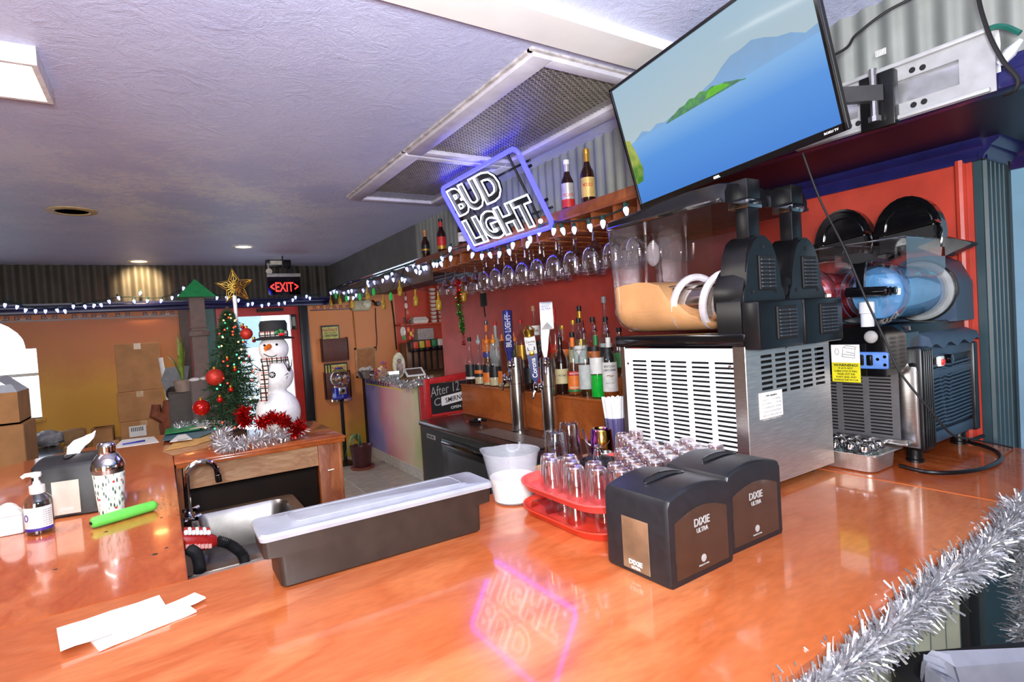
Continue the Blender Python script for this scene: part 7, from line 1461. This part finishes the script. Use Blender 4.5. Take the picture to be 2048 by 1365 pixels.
# small food boxes and a plastic bag
FB = mat('food_box', (190, 150, 104), .7, var=.08)
for k, (px, py, w_, h_, lab) in enumerate(((150, 890, .15, .13, 'brown food box with a rounded top, beside the plastic bag'), (222, 903, .10, .07, 'low brown food box in front of the rounded one'), (148, 906, .13, .05, 'flat brown food box lying in front of the bag'), (205, 868, .18, .06, 'long tan box behind the food boxes'))):
    p = at(px, py, z=-.2995); t = thing('food_box', lab, 'box', (p.x, p.y, -.2995), 'brown food boxes'); m = MB(); m.box(p.x-w_/2, p.x+w_/2, p.y, p.y+.13, -.2995, -.2995+h_, .02 if k == 0 else .008, 2); m.build('carton', FB if k < 3 else KR, t); boxo('lid_seam', KR, p.x-w_/2-.001, p.x+w_/2+.001, p.y-.001, p.y+.131, -.2995+h_*.7, -.2995+h_*.72, parent=t)
p = at(95, 895, z=-.2995); m = MB(); r11 = random.Random(6); m.sphere((p.x, p.y+.06, -.235), .10, 16, 10, (1.4, .9, .66)); m.v = [(x+r11.uniform(-.014, .014), y+r11.uniform(-.014, .014), max(-.2995, z+r11.uniform(-.014, .014))) for x, y, z in m.v]; m.build('plastic_bag', mat('bag_grey', (186, 190, 198), .35, var=.2, sc=25), None, 'crumpled grey-white plastic bag on the dining table', 'bag', org=(p.x, p.y, -.3), sharp=15)
p = at(100, 865, z=-.30); m = MB(); m.tube([(p.x, p.y, -.30), (p.x, p.y, -.08)], .004, 6); m.lathe([(.02, -.3), (.02, -.296)], 10, (p.x, p.y, 0)); m.build('candy_stick', mat('pink_stick', (220, 150, 160), .5), None, 'thin pink stick standing behind the plastic bag', 'stick', org=(p.x, p.y, -.3))
# ---- menu racks
def menu_rack(label, x0, x1, z0, z1, mz, n):
    t = thing('menu_rack', label, 'menu rack', ((x0+x1)/2, YF, z0), 'wall menu racks'); BR = mat('rack_brown', (92, 46, 34), .5)
    m = MB(); m.box(x0, x1, YF-.075, YF-.06, z0, z1, .003); m.box(x0, x0+.012, YF-.075, YF-.001, z0, z1+.01); m.box(x1-.012, x1, YF-.075, YF-.001, z0, z1+.01); m.box(x0, x1, YF-.075, YF-.001, z0-.012, z0); m.build('pocket', BR, t)
    for k in range(n):
        xa = x0+.02+.032*k-(.006 if n > 1 else 0); xb = xa+(x1-x0)*.68; yy = YF-.022-.014*k
        t2 = thing('menu', 'black-edged yellow menu standing in the %s rack' % ('upper' if n == 1 else 'lower'), 'menu', ((xa+xb)/2, yy, z0), 'menus in the wall racks')
        boxo('cover', BLACK, xa, xb, yy, yy+.006, z0+.002, mz-.01*k*0, parent=t2); boxo('print', mat('menu_yellow', (206, 200, 110), .5, var=.15, sc=30), xa+.015, xb-.012, yy-.001, yy, z0+.02, mz-.02, parent=t2)
        if k == n-1:
            for s, dz, h, f_, c in (("NACHO'S", .058, .035, .78, REDL), ('MEXICAN GRILL', .095, .014, .7, mat('menu_ink', (90, 80, 40), .5)), ('CANTINA', .13, .030, .78, INK)): text(s, c, t2, frame(((xa+xb)/2, yy-.0014, mz-dz), *FX), h, (xb-xa)*f_, bold=.02)
menu_rack('brown upper menu rack on the orange wall', 1.69, 2.02, .20, .475, .645, 1); menu_rack('brown lower menu rack behind the gumball machine', 1.70, 2.02, -.27, .05, .165, 3)
# ---- gumball machine
gx, gy = 1.80, 6.72
t = thing('gumball_machine', 'blue gumball machine with a glass globe on a black stand', 'gumball machine', (gx, gy, ZF)); gz = -.005
m = MB(); m.sphere((gx, gy, gz), .122, 24, 16); m.build('globe', glass('globe_glass', (240, 240, 240), .08, .7), t)
cols = [mat('gum_%d' % i, c, .3) for i, c in enumerate(((206, 60, 40), (230, 150, 60), (70, 90, 160), (220, 210, 200), (90, 130, 80), (180, 90, 110)))]; gms = []
for c in cols: g_ = MB().sphere((0, 0, 0), .013, 8, 6).mesh('gumball'); g_.materials.append(c); gms.append(g_)
r12 = random.Random(3)
for k in range(150):
    a = r12.random()*2*PI; u_ = r12.uniform(-1, .35); rr2 = .105*math.sqrt(max(0, 1-u_*u_))*(.75+.25*r12.random()); inst(gms[k % 6], 'gumball', t, Matrix.Translation((rr2*math.cos(a), rr2*math.sin(a), gz-ZF+.105*u_)))
m = MB(); m.lathe([(.05, gz+.115), (.04, gz+.128), (.001, gz+.132)], 16, (gx, gy, 0)); m.build('cap', mat('gum_blue', (30, 40, 160), .2), t)
m = MB(); m.lathe([(.075, -.10), (.085, -.11), (.105, -.235), (.118, -.245)], 8, (gx, gy, 0)); m.build('body', mat('gum_blue', (30, 40, 160)), t); m = MB(); m.lathe([(.118, -.245), (.125, -.25), (.125, -.275), (.05, -.28)], 24, (gx, gy, 0)); m.build('base_ring', CHROME, t); m = MB(); m.lathe([(.085, -.098), (.09, -.105), (.085, -.112)], 24, (gx, gy, 0)); m.build('collar', CHROME, t)
m = MB(); m.box(gx-.045, gx+.045, gy-.10, gy-.08, -.195, -.11, .004); m.build('coin_plate', STEEL, t); m = MB(); m.lathe([(.022, 0), (.022, .01), (.01, .014)], 14, M=frame((gx, gy-.10, -.15), *FX)); m.build('coin_knob', BLACK, t)
m = MB(); m.lathe([(.022, ZF+.03), (.022, -.28)], 12, (gx, gy, 0)); m.build('post', BLACK, t); m = MB(); m.lathe([(.13, ZF), (.13, ZF+.015), (.03, ZF+.05)], 24, (gx, gy, 0)); m.build('foot', BLACK, t)
# ---- floor pot with a plant
fx_, fy_ = 1.89, 6.36; t = thing('potted_plant', 'maroon floor pot with long thin leaves beside the painted partition', 'plant', (fx_, fy_, ZF)); MAR = mat('glazed_maroon', (84, 40, 46), .3)
m = MB(); m.lathe([(.10, ZF+.03), (.125, ZF+.25), (.135, ZF+.27), (.12, ZF+.27), (.10, ZF+.2)], 24, (fx_, fy_, 0)); m.build('pot', MAR, t); m = MB(); m.lathe([(.13, ZF), (.14, ZF+.03), (.125, ZF+.03), (.10, ZF+.012)], 24, (fx_, fy_, 0)); m.build('saucer', mat('saucer_clay', (150, 84, 66), .5), t)
LG = mat('spider_leaf', (96, 140, 84), .5)
for k in range(9):
    a = PI+r12.uniform(-1.2, 1.2); R0 = r12.uniform(.08, .30); m = MB(); S2 = []
    for i in range(7): u_ = i/6; p = Vector((fx_+R0*u_*math.cos(a), fy_+R0*u_*math.sin(a), ZF+.27+.16*math.sin(PI*u_*.8)-.35*max(0, u_-.4)**1.5*(R0/.2))); sd = Vector((-math.sin(a), math.cos(a), 0))*.012*(1-u_*.8); S2.append([p-sd, p+sd])
    m.loft(S2, closed=False, cap=False); m.build('leaf', LG, t, fix=False)
# ---- painted partition and drinks station
def mural():
    mt, nt, b, out = newmat('mural_wash'); tc = N(nt, 'ShaderNodeTexCoord'); sp = N(nt, 'ShaderNodeSeparateXYZ'); nt.links.new(tc.outputs['Object'], sp.inputs[0]); nz = N(nt, 'ShaderNodeTexNoise', i_Scale=2.2, i_Detail=5); nt.links.new(tc.outputs['Object'], nz.inputs['Vector'])
    a = N(nt, 'ShaderNodeMath', operation='MULTIPLY_ADD'); nt.links.new(nz.outputs[0], a.inputs[0]); a.inputs[1].default_value = 1.0; nt.links.new(sp.outputs[1], a.inputs[2]); mr = N(nt, 'ShaderNodeMapRange', i_1=-.4, i_2=1.5); nt.links.new(a.outputs[0], mr.inputs[0])
    nt.links.new(ramp(nt, mr.outputs[0], [(.0, (176, 196, 120)), (.16, (226, 206, 170)), (.34, (230, 176, 160)), (.56, (216, 140, 156)), (.70, (160, 146, 190)), (1, (96, 110, 190))]), b.inputs['Base Color']); b.inputs['Roughness'].default_value = .55; return mt
t = thing('painted_partition', 'low partition painted blue to pink beside the maroon pot', 'partition', (2.20, 6.1, ZF)); t['category'] = 'partition'
m = MB(); m.box(2.19, 2.27, 5.27, YF-.002, ZF, -.06); m.build('panel', mural(), t)
boxo('yellow_line', mat('yellow_line', (226, 206, 60), .5), 2.187, 2.19, 5.7, 6.95, -.135, -.122, parent=t)
for i in range(5): o = inst(ka, 'key_motif', t, Matrix.Translation((-.013, .75-.17*i, -.10-ZF)) @ Matrix.Rotation(-PI/2, 4, 'Z'))
for dy, c, nm in ((0, (150, 130, 100), 'edge_strip'), (-.012, (20, 22, 24), 'edge_strip'), (-.028, (196, 96, 50), 'edge_strip'), (-.044, (190, 40, 44), 'edge_strip')): boxo(nm, mat('edge_%d' % abs(int(dy*1000)), c, .45), 2.186, 2.27, 5.27+dy-.014, 5.27+dy, ZF, -.06, parent=t)
boxo('far_edge', BLACKM, 2.184, 2.19, 7.0, 7.09, ZF, -.06, parent=t)
bt_ = MB().box(-.006, 0, -.148, .148, 0, .118, .003, 1).mesh('base_tile'); bt_.materials.append(mat('base_tile', (214, 206, 194), .3))
for i in range(6): inst(bt_, 'base_tile', t, Matrix.Translation((-.01, 5.43+.302*i-6.1, 0.001)))
boxo('partition_cap', mat('station_top', (116, 96, 60), .4), 2.16, 3.30, 5.28, YF-.004, -.058, -.03, .004, label='brown drinks station top behind the painted partition', cat='counter')
tinsel(smooth([at(a, b_, x=2.15) for a, b_ in ((715, 747), (740, 752), (770, 758), (800, 768), (815, 771), (840, 762), (868, 760))], 4), .05, 1500, SILV, 'tinsel_garland', 'silver tinsel draped along the top of the painted partition', wid=.008, seed=51)
zt3 = -.0295
def on(px, py, y): return at(px, py, y=y)
# soda fountain
a, b_ = on(815, 690, 6.75), on(897, 740, 6.75); t = thing('soda_fountain', 'brown soda fountain with six coloured levers on the drinks station', 'soda fountain', ((a.x+b_.x)/2, 6.8, zt3)); SB = mat('fountain_brown', (120, 88, 66), .35, .3, var=.15, sc=8)
m = MB(); m.box(a.x, b_.x, 6.80, 7.05, zt3, a.z+.02, .01); m.build('cabinet', SB, t); m = MB(); m.box(a.x+.02, b_.x+.02, 6.70, 6.82, a.z-.10, a.z+.05, .01); m.build('valve_head', BLACK, t)
for i, c in enumerate(((214, 70, 40), (196, 190, 60), (226, 90, 40), (40, 130, 80), (214, 204, 190), (206, 40, 40))):
    p = on(831+12.2*i, 691-1.6*i, 6.68); m = MB(); m.box(p.x-.034, p.x+.034, 6.66, 6.70, p.z-.045, p.z+.045, .006); f_ = m.build('lever_label', mat('soda_%d' % i, c, .4), t); m = MB(); m.box(p.x-.03, p.x+.03, 6.66, 6.72, p.z-.085, p.z-.047, .006); m.build('nozzle', BLACK, t)
    m = MB(); m.tube([(p.x, 6.78, p.z-.09), (p.x, 6.79, zt3+.01)], .014, 6); m.build('hose', BLACKM, t)
a2, b2_ = on(838, 658, 6.8), on(872, 684, 6.8); boxo('carton_on_top', mat('pale_carton', (176, 166, 156), .6), a2.x, b2_.x, 6.85, 7.04, a.z+.0215, a2.z, .004, label='pale grey carton standing on the soda fountain', cat='box')
# cup shelf with cups
zc3 = .605; t = thing('cup_shelf', 'red wooden shelf on the alcove wall carrying foam cups', 'shelf', (3.15, 6.98, zc3)); boxo('shelf_board', mat('shelf_red', (206, 84, 44), .4), 2.68, 3.555, 6.88, YF-.001, zc3-.02, zc3, .003, parent=t); boxo('shelf_bracket', mat('shelf_red', (206, 84, 44)), 3.45, 3.47, 6.92, YF-.001, zc3-.12, zc3-.02, parent=t)
FO = mat('foam_white', (232, 226, 210), .7, var=.04)
def cupstack(px, top, n, r, lab):
    p = on(px, 630, 6.96); zt4 = on(px, top, 6.96).z; t = thing('cup_stack', lab, 'cups', (p.x, 6.97, zc3), 'stacks of foam cups'); H = zt4-zc3
    g_ = MB().lathe([(r*.78, 0), (r, .03), (r*1.03, .032), (r*1.03, .038), (r*.9, .038)], 18).mesh('cup'); g_.materials.append(FO); 
    for i in range(n): inst(g_, 'cup', t, Matrix.Translation((0, 0, .0005+(H-.04)*i/max(1, n-1))))
for px, top, n, r in ((868, 577, 9, .044), (883, 572, 9, .042), (896, 575, 9, .042), (909, 577, 9, .042), (921, 600, 7, .04)): cupstack(px, top, n, r, 'tall stack of white foam cups on the red shelf')
for px, top, n, r in ((935, 618, 3, .05), (948, 613, 4, .05), (962, 620, 3, .05)): cupstack(px, top, n, r, 'short stack of white foam bowls on the red shelf')
p = on(838, 640, 6.95); t = thing('foam_container', 'white foam takeaway container at the end of the red shelf', 'container', (p.x, 6.97, zc3)); m = MB(); m.loft([[(p.x+sx_*w_, 6.97+sy_*.08, z) for sx_, sy_ in ((-1, -1), (1, -1), (1, 1), (-1, 1))] for z, w_ in ((zc3+.0005, .10), (zc3+.045, .115))]); m.build('tub', FO, t); m = MB(); m.loft([[(p.x+sx_*w_, 6.97+sy_*d2_, z) for sx_, sy_ in ((-1, -1), (1, -1), (1, 1), (-1, 1))] for z, w_, d2_ in ((zc3+.047, .115, .085), (zc3+.085, .085, .06))]); m.build('lid', FO, t)
# rack of red tumblers
RT = glass('red_tumbler', (176, 30, 30), .2, .5); a, b_ = on(905, 668, 5.75), on(962, 738, 5.75); t = thing('tumbler_rack', 'rack of stacked red plastic tumblers beside the soda fountain', 'rack', ((a.x+b_.x)/2, 5.85, zt3))
tb_ = MB().lathe([(.030, 0), (.036, .10), (.034, .10)], 14, cap=False).mesh('tumbler'); tb_.materials.append(RT)
for i in range(5):
    for j in range(4): inst(tb_, 'tumbler', t, Matrix.Translation((a.x+.05+.078*i-(a.x+b_.x)/2, 0, .004+.098*j)))
for z in (zt3+.10, zt3+.26): boxo('rack_shelf', wood('rack_wood', (206, 130, 70), (180, 104, 50), (214, 146, 86), .5), a.x, a.x+.42, 5.80, 5.90, z, z+.012, parent=t)
for x in (a.x, a.x+.42): boxo('rack_side', mat('rack_red', (120, 24, 24), .4), x-.008, x+.008, 5.80, 5.90, zt3, zt3+.40, parent=t)
# small things on the drinks station
p = on(728, 745, 6.6); t = thing('steel_bowl', 'grey metal bowl of pale shells on the drinks station', 'bowl', (p.x+.03, 6.6, zt3)); m = MB(); m.lathe([(.06, zt3), (.11, zt3+.09), (.10, zt3+.09), (.055, zt3+.01)], 20, (p.x+.03, 6.6, 0)); m.build('bowl_body', STEEL, t)
for k in range(9): a_ = r12.random()*6.3; m = MB(); m.sphere((p.x+.03+.06*math.cos(a_), 6.6+.06*math.sin(a_), zt3+.10+.03*r12.random()), .034, 8, 6, (1, .8, .7)); m.build('shell', mat('shell', (206, 196, 190), .5), t)
for k, (px, py, w_, h_, c, lab) in enumerate(((766, 742, .12, .22, (186, 140, 110), 'tan greeting card with flowers on the drinks station'), (756, 744, .09, .12, (206, 90, 60), 'orange greeting card beside the tan one'))):
    p = on(px, py, 6.2+.1*k); t = thing('greeting_card', lab, 'card', (p.x, p.y, zt3), 'greeting cards'); boxo('card', mat('card_%d' % k, c, .6, var=.3, sc=20), p.x-w_/2, p.x+w_/2, p.y, p.y+.006, zt3, zt3+h_*(.6 if k == 0 else 1), parent=t)
    for j in range(8): q2 = Vector((p.x+r12.uniform(-w_/2, w_/2), p.y-.004, zt3+h_*r12.uniform(.4, 1))); m = MB(); m.sphere(q2[:], .018, 6, 4, (1, .3, 1)); m.build('printed_flower', mat('flower_%d' % (j % 3), ((196, 80, 90), (230, 190, 150), (110, 80, 130))[j % 3], .6), t)
for k, px in enumerate((781, 791)):
    p = on(px, 744, 6.0); t = thing('clear_container', 'small clear plastic container next to the oval frame', 'container', (p.x, 6.0, zt3), 'clear containers'); m = MB(); m.box(p.x-.035, p.x+.035, 5.97, 6.03, zt3, zt3+.10, .004, 1); m.build('tub', glass('tub_clear', (226, 230, 230), .3, .7), t); boxo('contents', mat('tub_white', (226, 226, 220), .5), p.x-.03, p.x+.03, 5.975, 6.025, zt3+.002, zt3+.05, parent=t)
p = on(800, 718, 6.05); t = thing('oval_ornament', 'upright oval shell ornament with a figure, on the drinks station', 'ornament', (p.x, 6.1, zt3)); m = MB(); m.sphere((p.x, 6.1, zt3+.15), .15, 18, 12, (.52, .14, 1)); m.build('shell_back', mat('shell_ivory', (196, 190, 160), .5, var=.2, sc=30, bmp=.4), t); m = MB(); m.sphere((p.x, 6.075, zt3+.11), .08, 10, 8, (.5, .3, 1)); m.sphere((p.x, 6.07, zt3+.20), .028, 8, 6); m.build('figure', mat('figure_paint', (150, 120, 116), .5, var=.4, sc=40), t)
p = on(828, 728, 6.1); t = thing('picture_frame', 'small white framed picture leaning beside the black menus', 'picture frame', (p.x, 6.1, zt3)); Mf = frame((p.x, 6.1, zt3+.055), (1, 0, 0), (0, .8, .6)); m = MB(); m.box(-.12, .12, -.075, .075, -.01, 0, .003, 1, M=Mf); m.build('frame', WHITE, t); m = MB(); m.box(-.095, .095, -.05, .05, 0, .0015, M=Mf); m.build('picture', mat('picture_dark', (96, 70, 60), .4), t)
for k in range(7):
    px, py = ((822, 748), (835, 744), (846, 757), (862, 760), (880, 758), (842, 760), (903, 752))[k]; p = at(px, py, z=zt3); m = MB(); z_ = zt3+.0005+(.012 if k in (5,) else 0); R2 = Matrix.Translation((p.x, p.y, z_)) @ Matrix.Rotation(.3*k, 4, 'Z'); t = thing('menu', ('black menu folder lying on the drinks station', 'olive menu folder lying on the drinks station')[k % 2], 'menu', (p.x, p.y, z_), 'menus on the drinks station'); m.box(-.10, .10, -.07, .07, 0, .010, .002, 1, M=R2); m.build('cover', BLACK if k % 2 == 0 else mat('olive_cover', (150, 136, 70), .5), t)
# cork board, emergency lamp, camera, wires
a, b_ = on(709, 697, YF-.02), on(755, 752, YF-.02); t = thing('cork_board', 'tan framed board on the orange wall above the bowl of shells', 'board', ((a.x+b_.x)/2, YF, b_.z)); boxo('panel', mat('cork', (176, 116, 70), .7), a.x+.01, b_.x-.01, YF-.012, YF-.001, b_.z+.01, a.z-.01, parent=t)
for nm, x0, x1, z0_, z1_ in (('side', a.x, a.x+.025, b_.z, a.z), ('side', b_.x-.02, b_.x, b_.z, a.z), ('rail', a.x, b_.x, a.z-.02, a.z), ('rail', a.x, b_.x, b_.z, b_.z+.02)): boxo('frame_'+nm, mat('cork_frame', (196, 146, 96), .5), x0, x1, YF-.02, YF-.001, z0_, z1_, parent=t)
a, b_ = on(701, 600, YF-.03), on(741, 622, YF-.03); t = thing('emergency_light', 'beige emergency lamp with a round lens on the orange wall', 'emergency light', ((a.x+b_.x)/2, YF, b_.z)); m = MB(); m.box(a.x, b_.x, YF-.06, YF-.001, b_.z, a.z, .03, 3); m.build('housing', mat('beige_plastic', (196, 184, 150), .45), t); m = MB(); m.lathe([(.05, 0), (.055, .02), (.04, .026), (.001, .028)], 18, M=frame((b_.x-.05, YF-.055, (a.z+b_.z)/2+.015), *FX)); m.build('lens', mat('lens_pale', (226, 220, 190), .25), t)
p = on(752, 608, YF-.1); t = thing('security_camera', 'small black security camera on the orange wall', 'camera', (p.x, YF, p.z)); m = MB(); m.lathe([(.03, 0), (.032, .09), (.026, .10)], 14, M=frame((p.x+.02, YF-.05, p.z), *FX)); m.build('camera_body', BLACK, t); m = MB(); m.tube([(p.x+.02, YF-.06, p.z), (p.x-.01, YF-.002, p.z+.05)], .012, 8); m.build('bracket', BLACK, t)
m = MB(); m.tube([on(706, 622, YF-.008), on(709, 660, YF-.008), on(712, 698, YF-.008)], .008, 6); m.build('conduit', mat('conduit_tan', (176, 110, 50), .5), None, 'painted conduit running down the orange wall from the emergency lamp', 'conduit', org=on(706, 698, YF-.008))
m = MB(); m.tube(smooth([on(751, 616, YF-.012), on(752, 650, YF-.012), on(754, 680, YF-.012), on(752, 702, YF-.012)], 4), .006, 5); m.build('camera_wire', BLACKM, None, 'black wire hanging down from the security camera', 'cable', org=on(752, 702, YF-.012))
m = MB(); m.tube([on(783, 600, YF-.012), on(788, 640, YF-.012), on(793, 700, YF-.012)], .010, 5); m.build('corner_wire', BLACKM, None, 'dark wire running down where the orange and red walls meet', 'cable', org=on(793, 700, YF-.012))
# hanging party figures
a = at(812, 592, x=2.1); t = thing('party_mobile', 'hanging mobile of small coloured figures in front of the alcove', 'mobile', a)
m = MB(); m.tube([Vector((2.1, at(811, 575, x=2.1).y, 1.021)), at(811, 575, x=2.1), at(811, 640, x=2.1), at(812, 652, x=2.1)], .004, 5); m.build('cord', BLACKM, t)
for px, py, r, c in ((811, 597, .02, (206, 190, 180)), (812, 612, .025, (226, 214, 206)), (815, 625, .022, (206, 120, 90)), (809, 640, .02, (60, 50, 50)), (820, 645, .02, (50, 40, 40)), (806, 664, .045, (206, 204, 196)), (808, 676, .026, (50, 150, 80)), (817, 660, .022, (226, 120, 90)), (822, 668, .020, (230, 200, 60)), (820, 676, .018, (226, 70, 60)), (826, 662, .020, (226, 90, 70)), (826, 672, .016, (240, 120, 90))): p = at(px, py, x=2.1); m = MB(); m.sphere(p[:], r, 8, 6, (.6, .8, 1.2)); m.build('figure', mat('mob_%d_%d' % (px, py), c, .5), t)
# ================================================================ string lights
LED = emis('led_white', (176, 190, 255), 2.6); SOCK = mat('socket_green', (30, 70, 62), .5); WIRE = mat('wire_green', (26, 46, 40), .5)
lb_ = MB().lathe([(.0001, -.040), (.006, -.035), (.0115, -.018), (.0125, -.008), (.009, 0)], 8).mesh('led_bulb'); lb_.materials.append(LED); sk_ = MB().lathe([(.009, 0), (.0095, .016), (.006, .024)], 8).mesh('socket'); sk_.materials.append(SOCK)
def lights(label, bulbs, wire, name='string_lights', cat='string lights', seed=1, sc=1.0):
    t = thing(name, label, cat, wire[0]); r_ = random.Random(seed)
    o = MB().tube(smooth(wire, 4), .004*sc, 5).build('wire', WIRE, t)
    for p in bulbs:
        R2 = Matrix.Translation(p-Vector(wire[0])) @ Matrix.Rotation(r_.uniform(-.35, .35), 4, 'X') @ Matrix.Rotation(r_.uniform(-.35, .35), 4, 'Y') @ Matrix.Scale(sc, 4)
        inst(lb_, 'bulb', t, R2); inst(sk_, 'socket', t, R2)
    return t
z6 = lambda L, x: [at(780+a/4.267, 380+b_/4.267, x=x) for a, b_ in L]; z8 = lambda L, x: [at(620+a/5.25, 380+b_/5.25, x=x) for a, b_ in L]
xs_ = 1.705
lights('white string lights draped along the front of the display shelf', z6([(2010, 150), (1815, 260), (1700, 290), (1570, 320), (1468, 325), (1400, 325), (1275, 330), (1190, 395), (1180, 440), (1050, 450), (1010, 505), (935, 525), (845, 535), (785, 545), (708, 535), (678, 470), (520, 565), (515, 487), (440, 565), (430, 615), (400, 620), (368, 620)], xs_), z6([(2040, 120), (1900, 200), (1700, 245), (1520, 270), (1340, 280), (1200, 370), (1040, 440), (900, 505), (760, 520), (690, 490), (600, 495), (500, 530), (420, 590), (330, 610)], xs_), seed=3)
lights('white string lights bunched along the chrome rail towards the exit', z8([(1080, 785), (1105, 835), (1135, 790), (1160, 845), (1190, 800), (1215, 795), (1010, 815), (970, 920), (1000, 930), (870, 925), (860, 870), (820, 900), (790, 900), (765, 935), (670, 955), (605, 985), (610, 950), (555, 1040), (485, 1090), (460, 1120), (435, 1045), (400, 1120), (400, 1055), (350, 1070), (280, 1065), (250, 1055), (215, 1070), (165, 1085), (140, 1080), (95, 1075)], 1.835), z8([(1230, 770), (1090, 765), (990, 830), (960, 890), (860, 860), (770, 890), (680, 930), (600, 960), (540, 1020), (430, 1040), (340, 1050), (240, 1040), (150, 1065), (60, 1075)], 1.835), seed=4, sc=1.05)
zl = lambda L, y: [at(a/3.412, 500+b_/3.412, y=y) for a, b_ in L]; z5 = lambda L, y: [at(400+a/6.4, 480+b_/6.4, y=y) for a, b_ in L]
lights('white string lights swagged along the navy cornice over the arched window', zl([(35, 365), (120, 378), (178, 400), (242, 407), (310, 407), (385, 402), (440, 408), (500, 375), (577, 377), (645, 370), (685, 365), (740, 342), (805, 318), (960, 287), (912, 342), (1008, 338), (1103, 338), (1175, 317), (1223, 307), (1255, 252)], YF-.11), zl([(-200, 380), (35, 350), (178, 390), (310, 395), (440, 395), (577, 365), (740, 335), (900, 320), (1103, 325), (1260, 260)], YF-.11), seed=5, sc=1.1)
lights('white string lights along the cornice over the red door', z5([(222, 725), (335, 722), (430, 712), (495, 755), (617, 810), (675, 800), (790, 825), (880, 806), (1008, 802), (1080, 788), (1190, 752), (1220, 718), (1365, 708), (1405, 728)], YF-.11), z5([(100, 700), (335, 710), (500, 745), (640, 790), (800, 810), (1000, 795), (1120, 775), (1220, 715), (1420, 705), (1560, 700)], YF-.11), seed=6, sc=1.1)
# novelty bottle and lime lights
GBT = glass('gold_bottle_light', (206, 170, 60), .3, .6); t = thing('bottle_lights', 'novelty light string of little gold bottles and green limes under the soffit', 'string lights', at(700, 595, x=1.83))
wr = [at(a, b_, x=1.83) for a, b_ in ((636, 592), (680, 590), (720, 585), (745, 563), (765, 586), (785, 575), (797, 552), (815, 565), (832, 577), (855, 582), (876, 581), (895, 565), (925, 530))]
MB().tube(smooth(wr, 5), .003, 5).build('wire', WIRE, t)
nb = MB().lathe([(.0001, -.125), (.020, -.125), (.022, -.12), (.022, -.06), (.009, -.035), (.008, 0), (.010, .004), (.008, .012)], 12).mesh('gold_bottle'); nb.materials.append(mat('gold_bottle_plastic', (190, 150, 40), .25, var=.3, sc=60)); li = MB().sphere((0, 0, -.04), .04, 12, 8, (.35, .75, 1)).mesh('lime'); li.materials.append(mat('lime_green', (40, 190, 80), .4, emit=.25))
for a, b_ in ((85, 1125), (215, 1120), (310, 1095), (440, 1125), (600, 1025), (768, 1115), (938, 965), (1105, 1060), (1345, 1090), (1600, 985)): p = at(620+a/5.25, 380+b_/5.25, x=1.82); inst(nb, 'gold_bottle', t, Matrix.Translation(p-ORG[t.name]))
for a, b_ in ((155, 1100), (270, 1075), (380, 1105), (520, 1085), (665, 1030), (845, 1075)): p = at(620+a/5.25, 380+b_/5.25, x=1.82); inst(li, 'lime', t, Matrix.Translation(p-ORG[t.name]))
# end of a green cable with a clear plug, at the corner of the fascia
q = [at(1978, 58, x=XFA-.05), at(1995, 53, x=XFA-.05), at(2015, 55, x=XFA-.05), at(2040, 66, x=XFA-.05)]; t = thing('extension_lead', 'green light cord with a clear plug at the end of the wall plate', 'cord', q[0]); MB().tube(smooth(q, 5), .007, 6).build('cord', mat('cord_green', (30, 96, 84), .4), t); p = at(2020, 105, x=XFA-.06); MB().tube([at(2042, 80, x=XFA-.05), p, at(2000, 128, x=XFA-.055)], [.006, .014, .010], 8).build('plug', frosted('clear_plug', (226, 228, 240), .8), t)
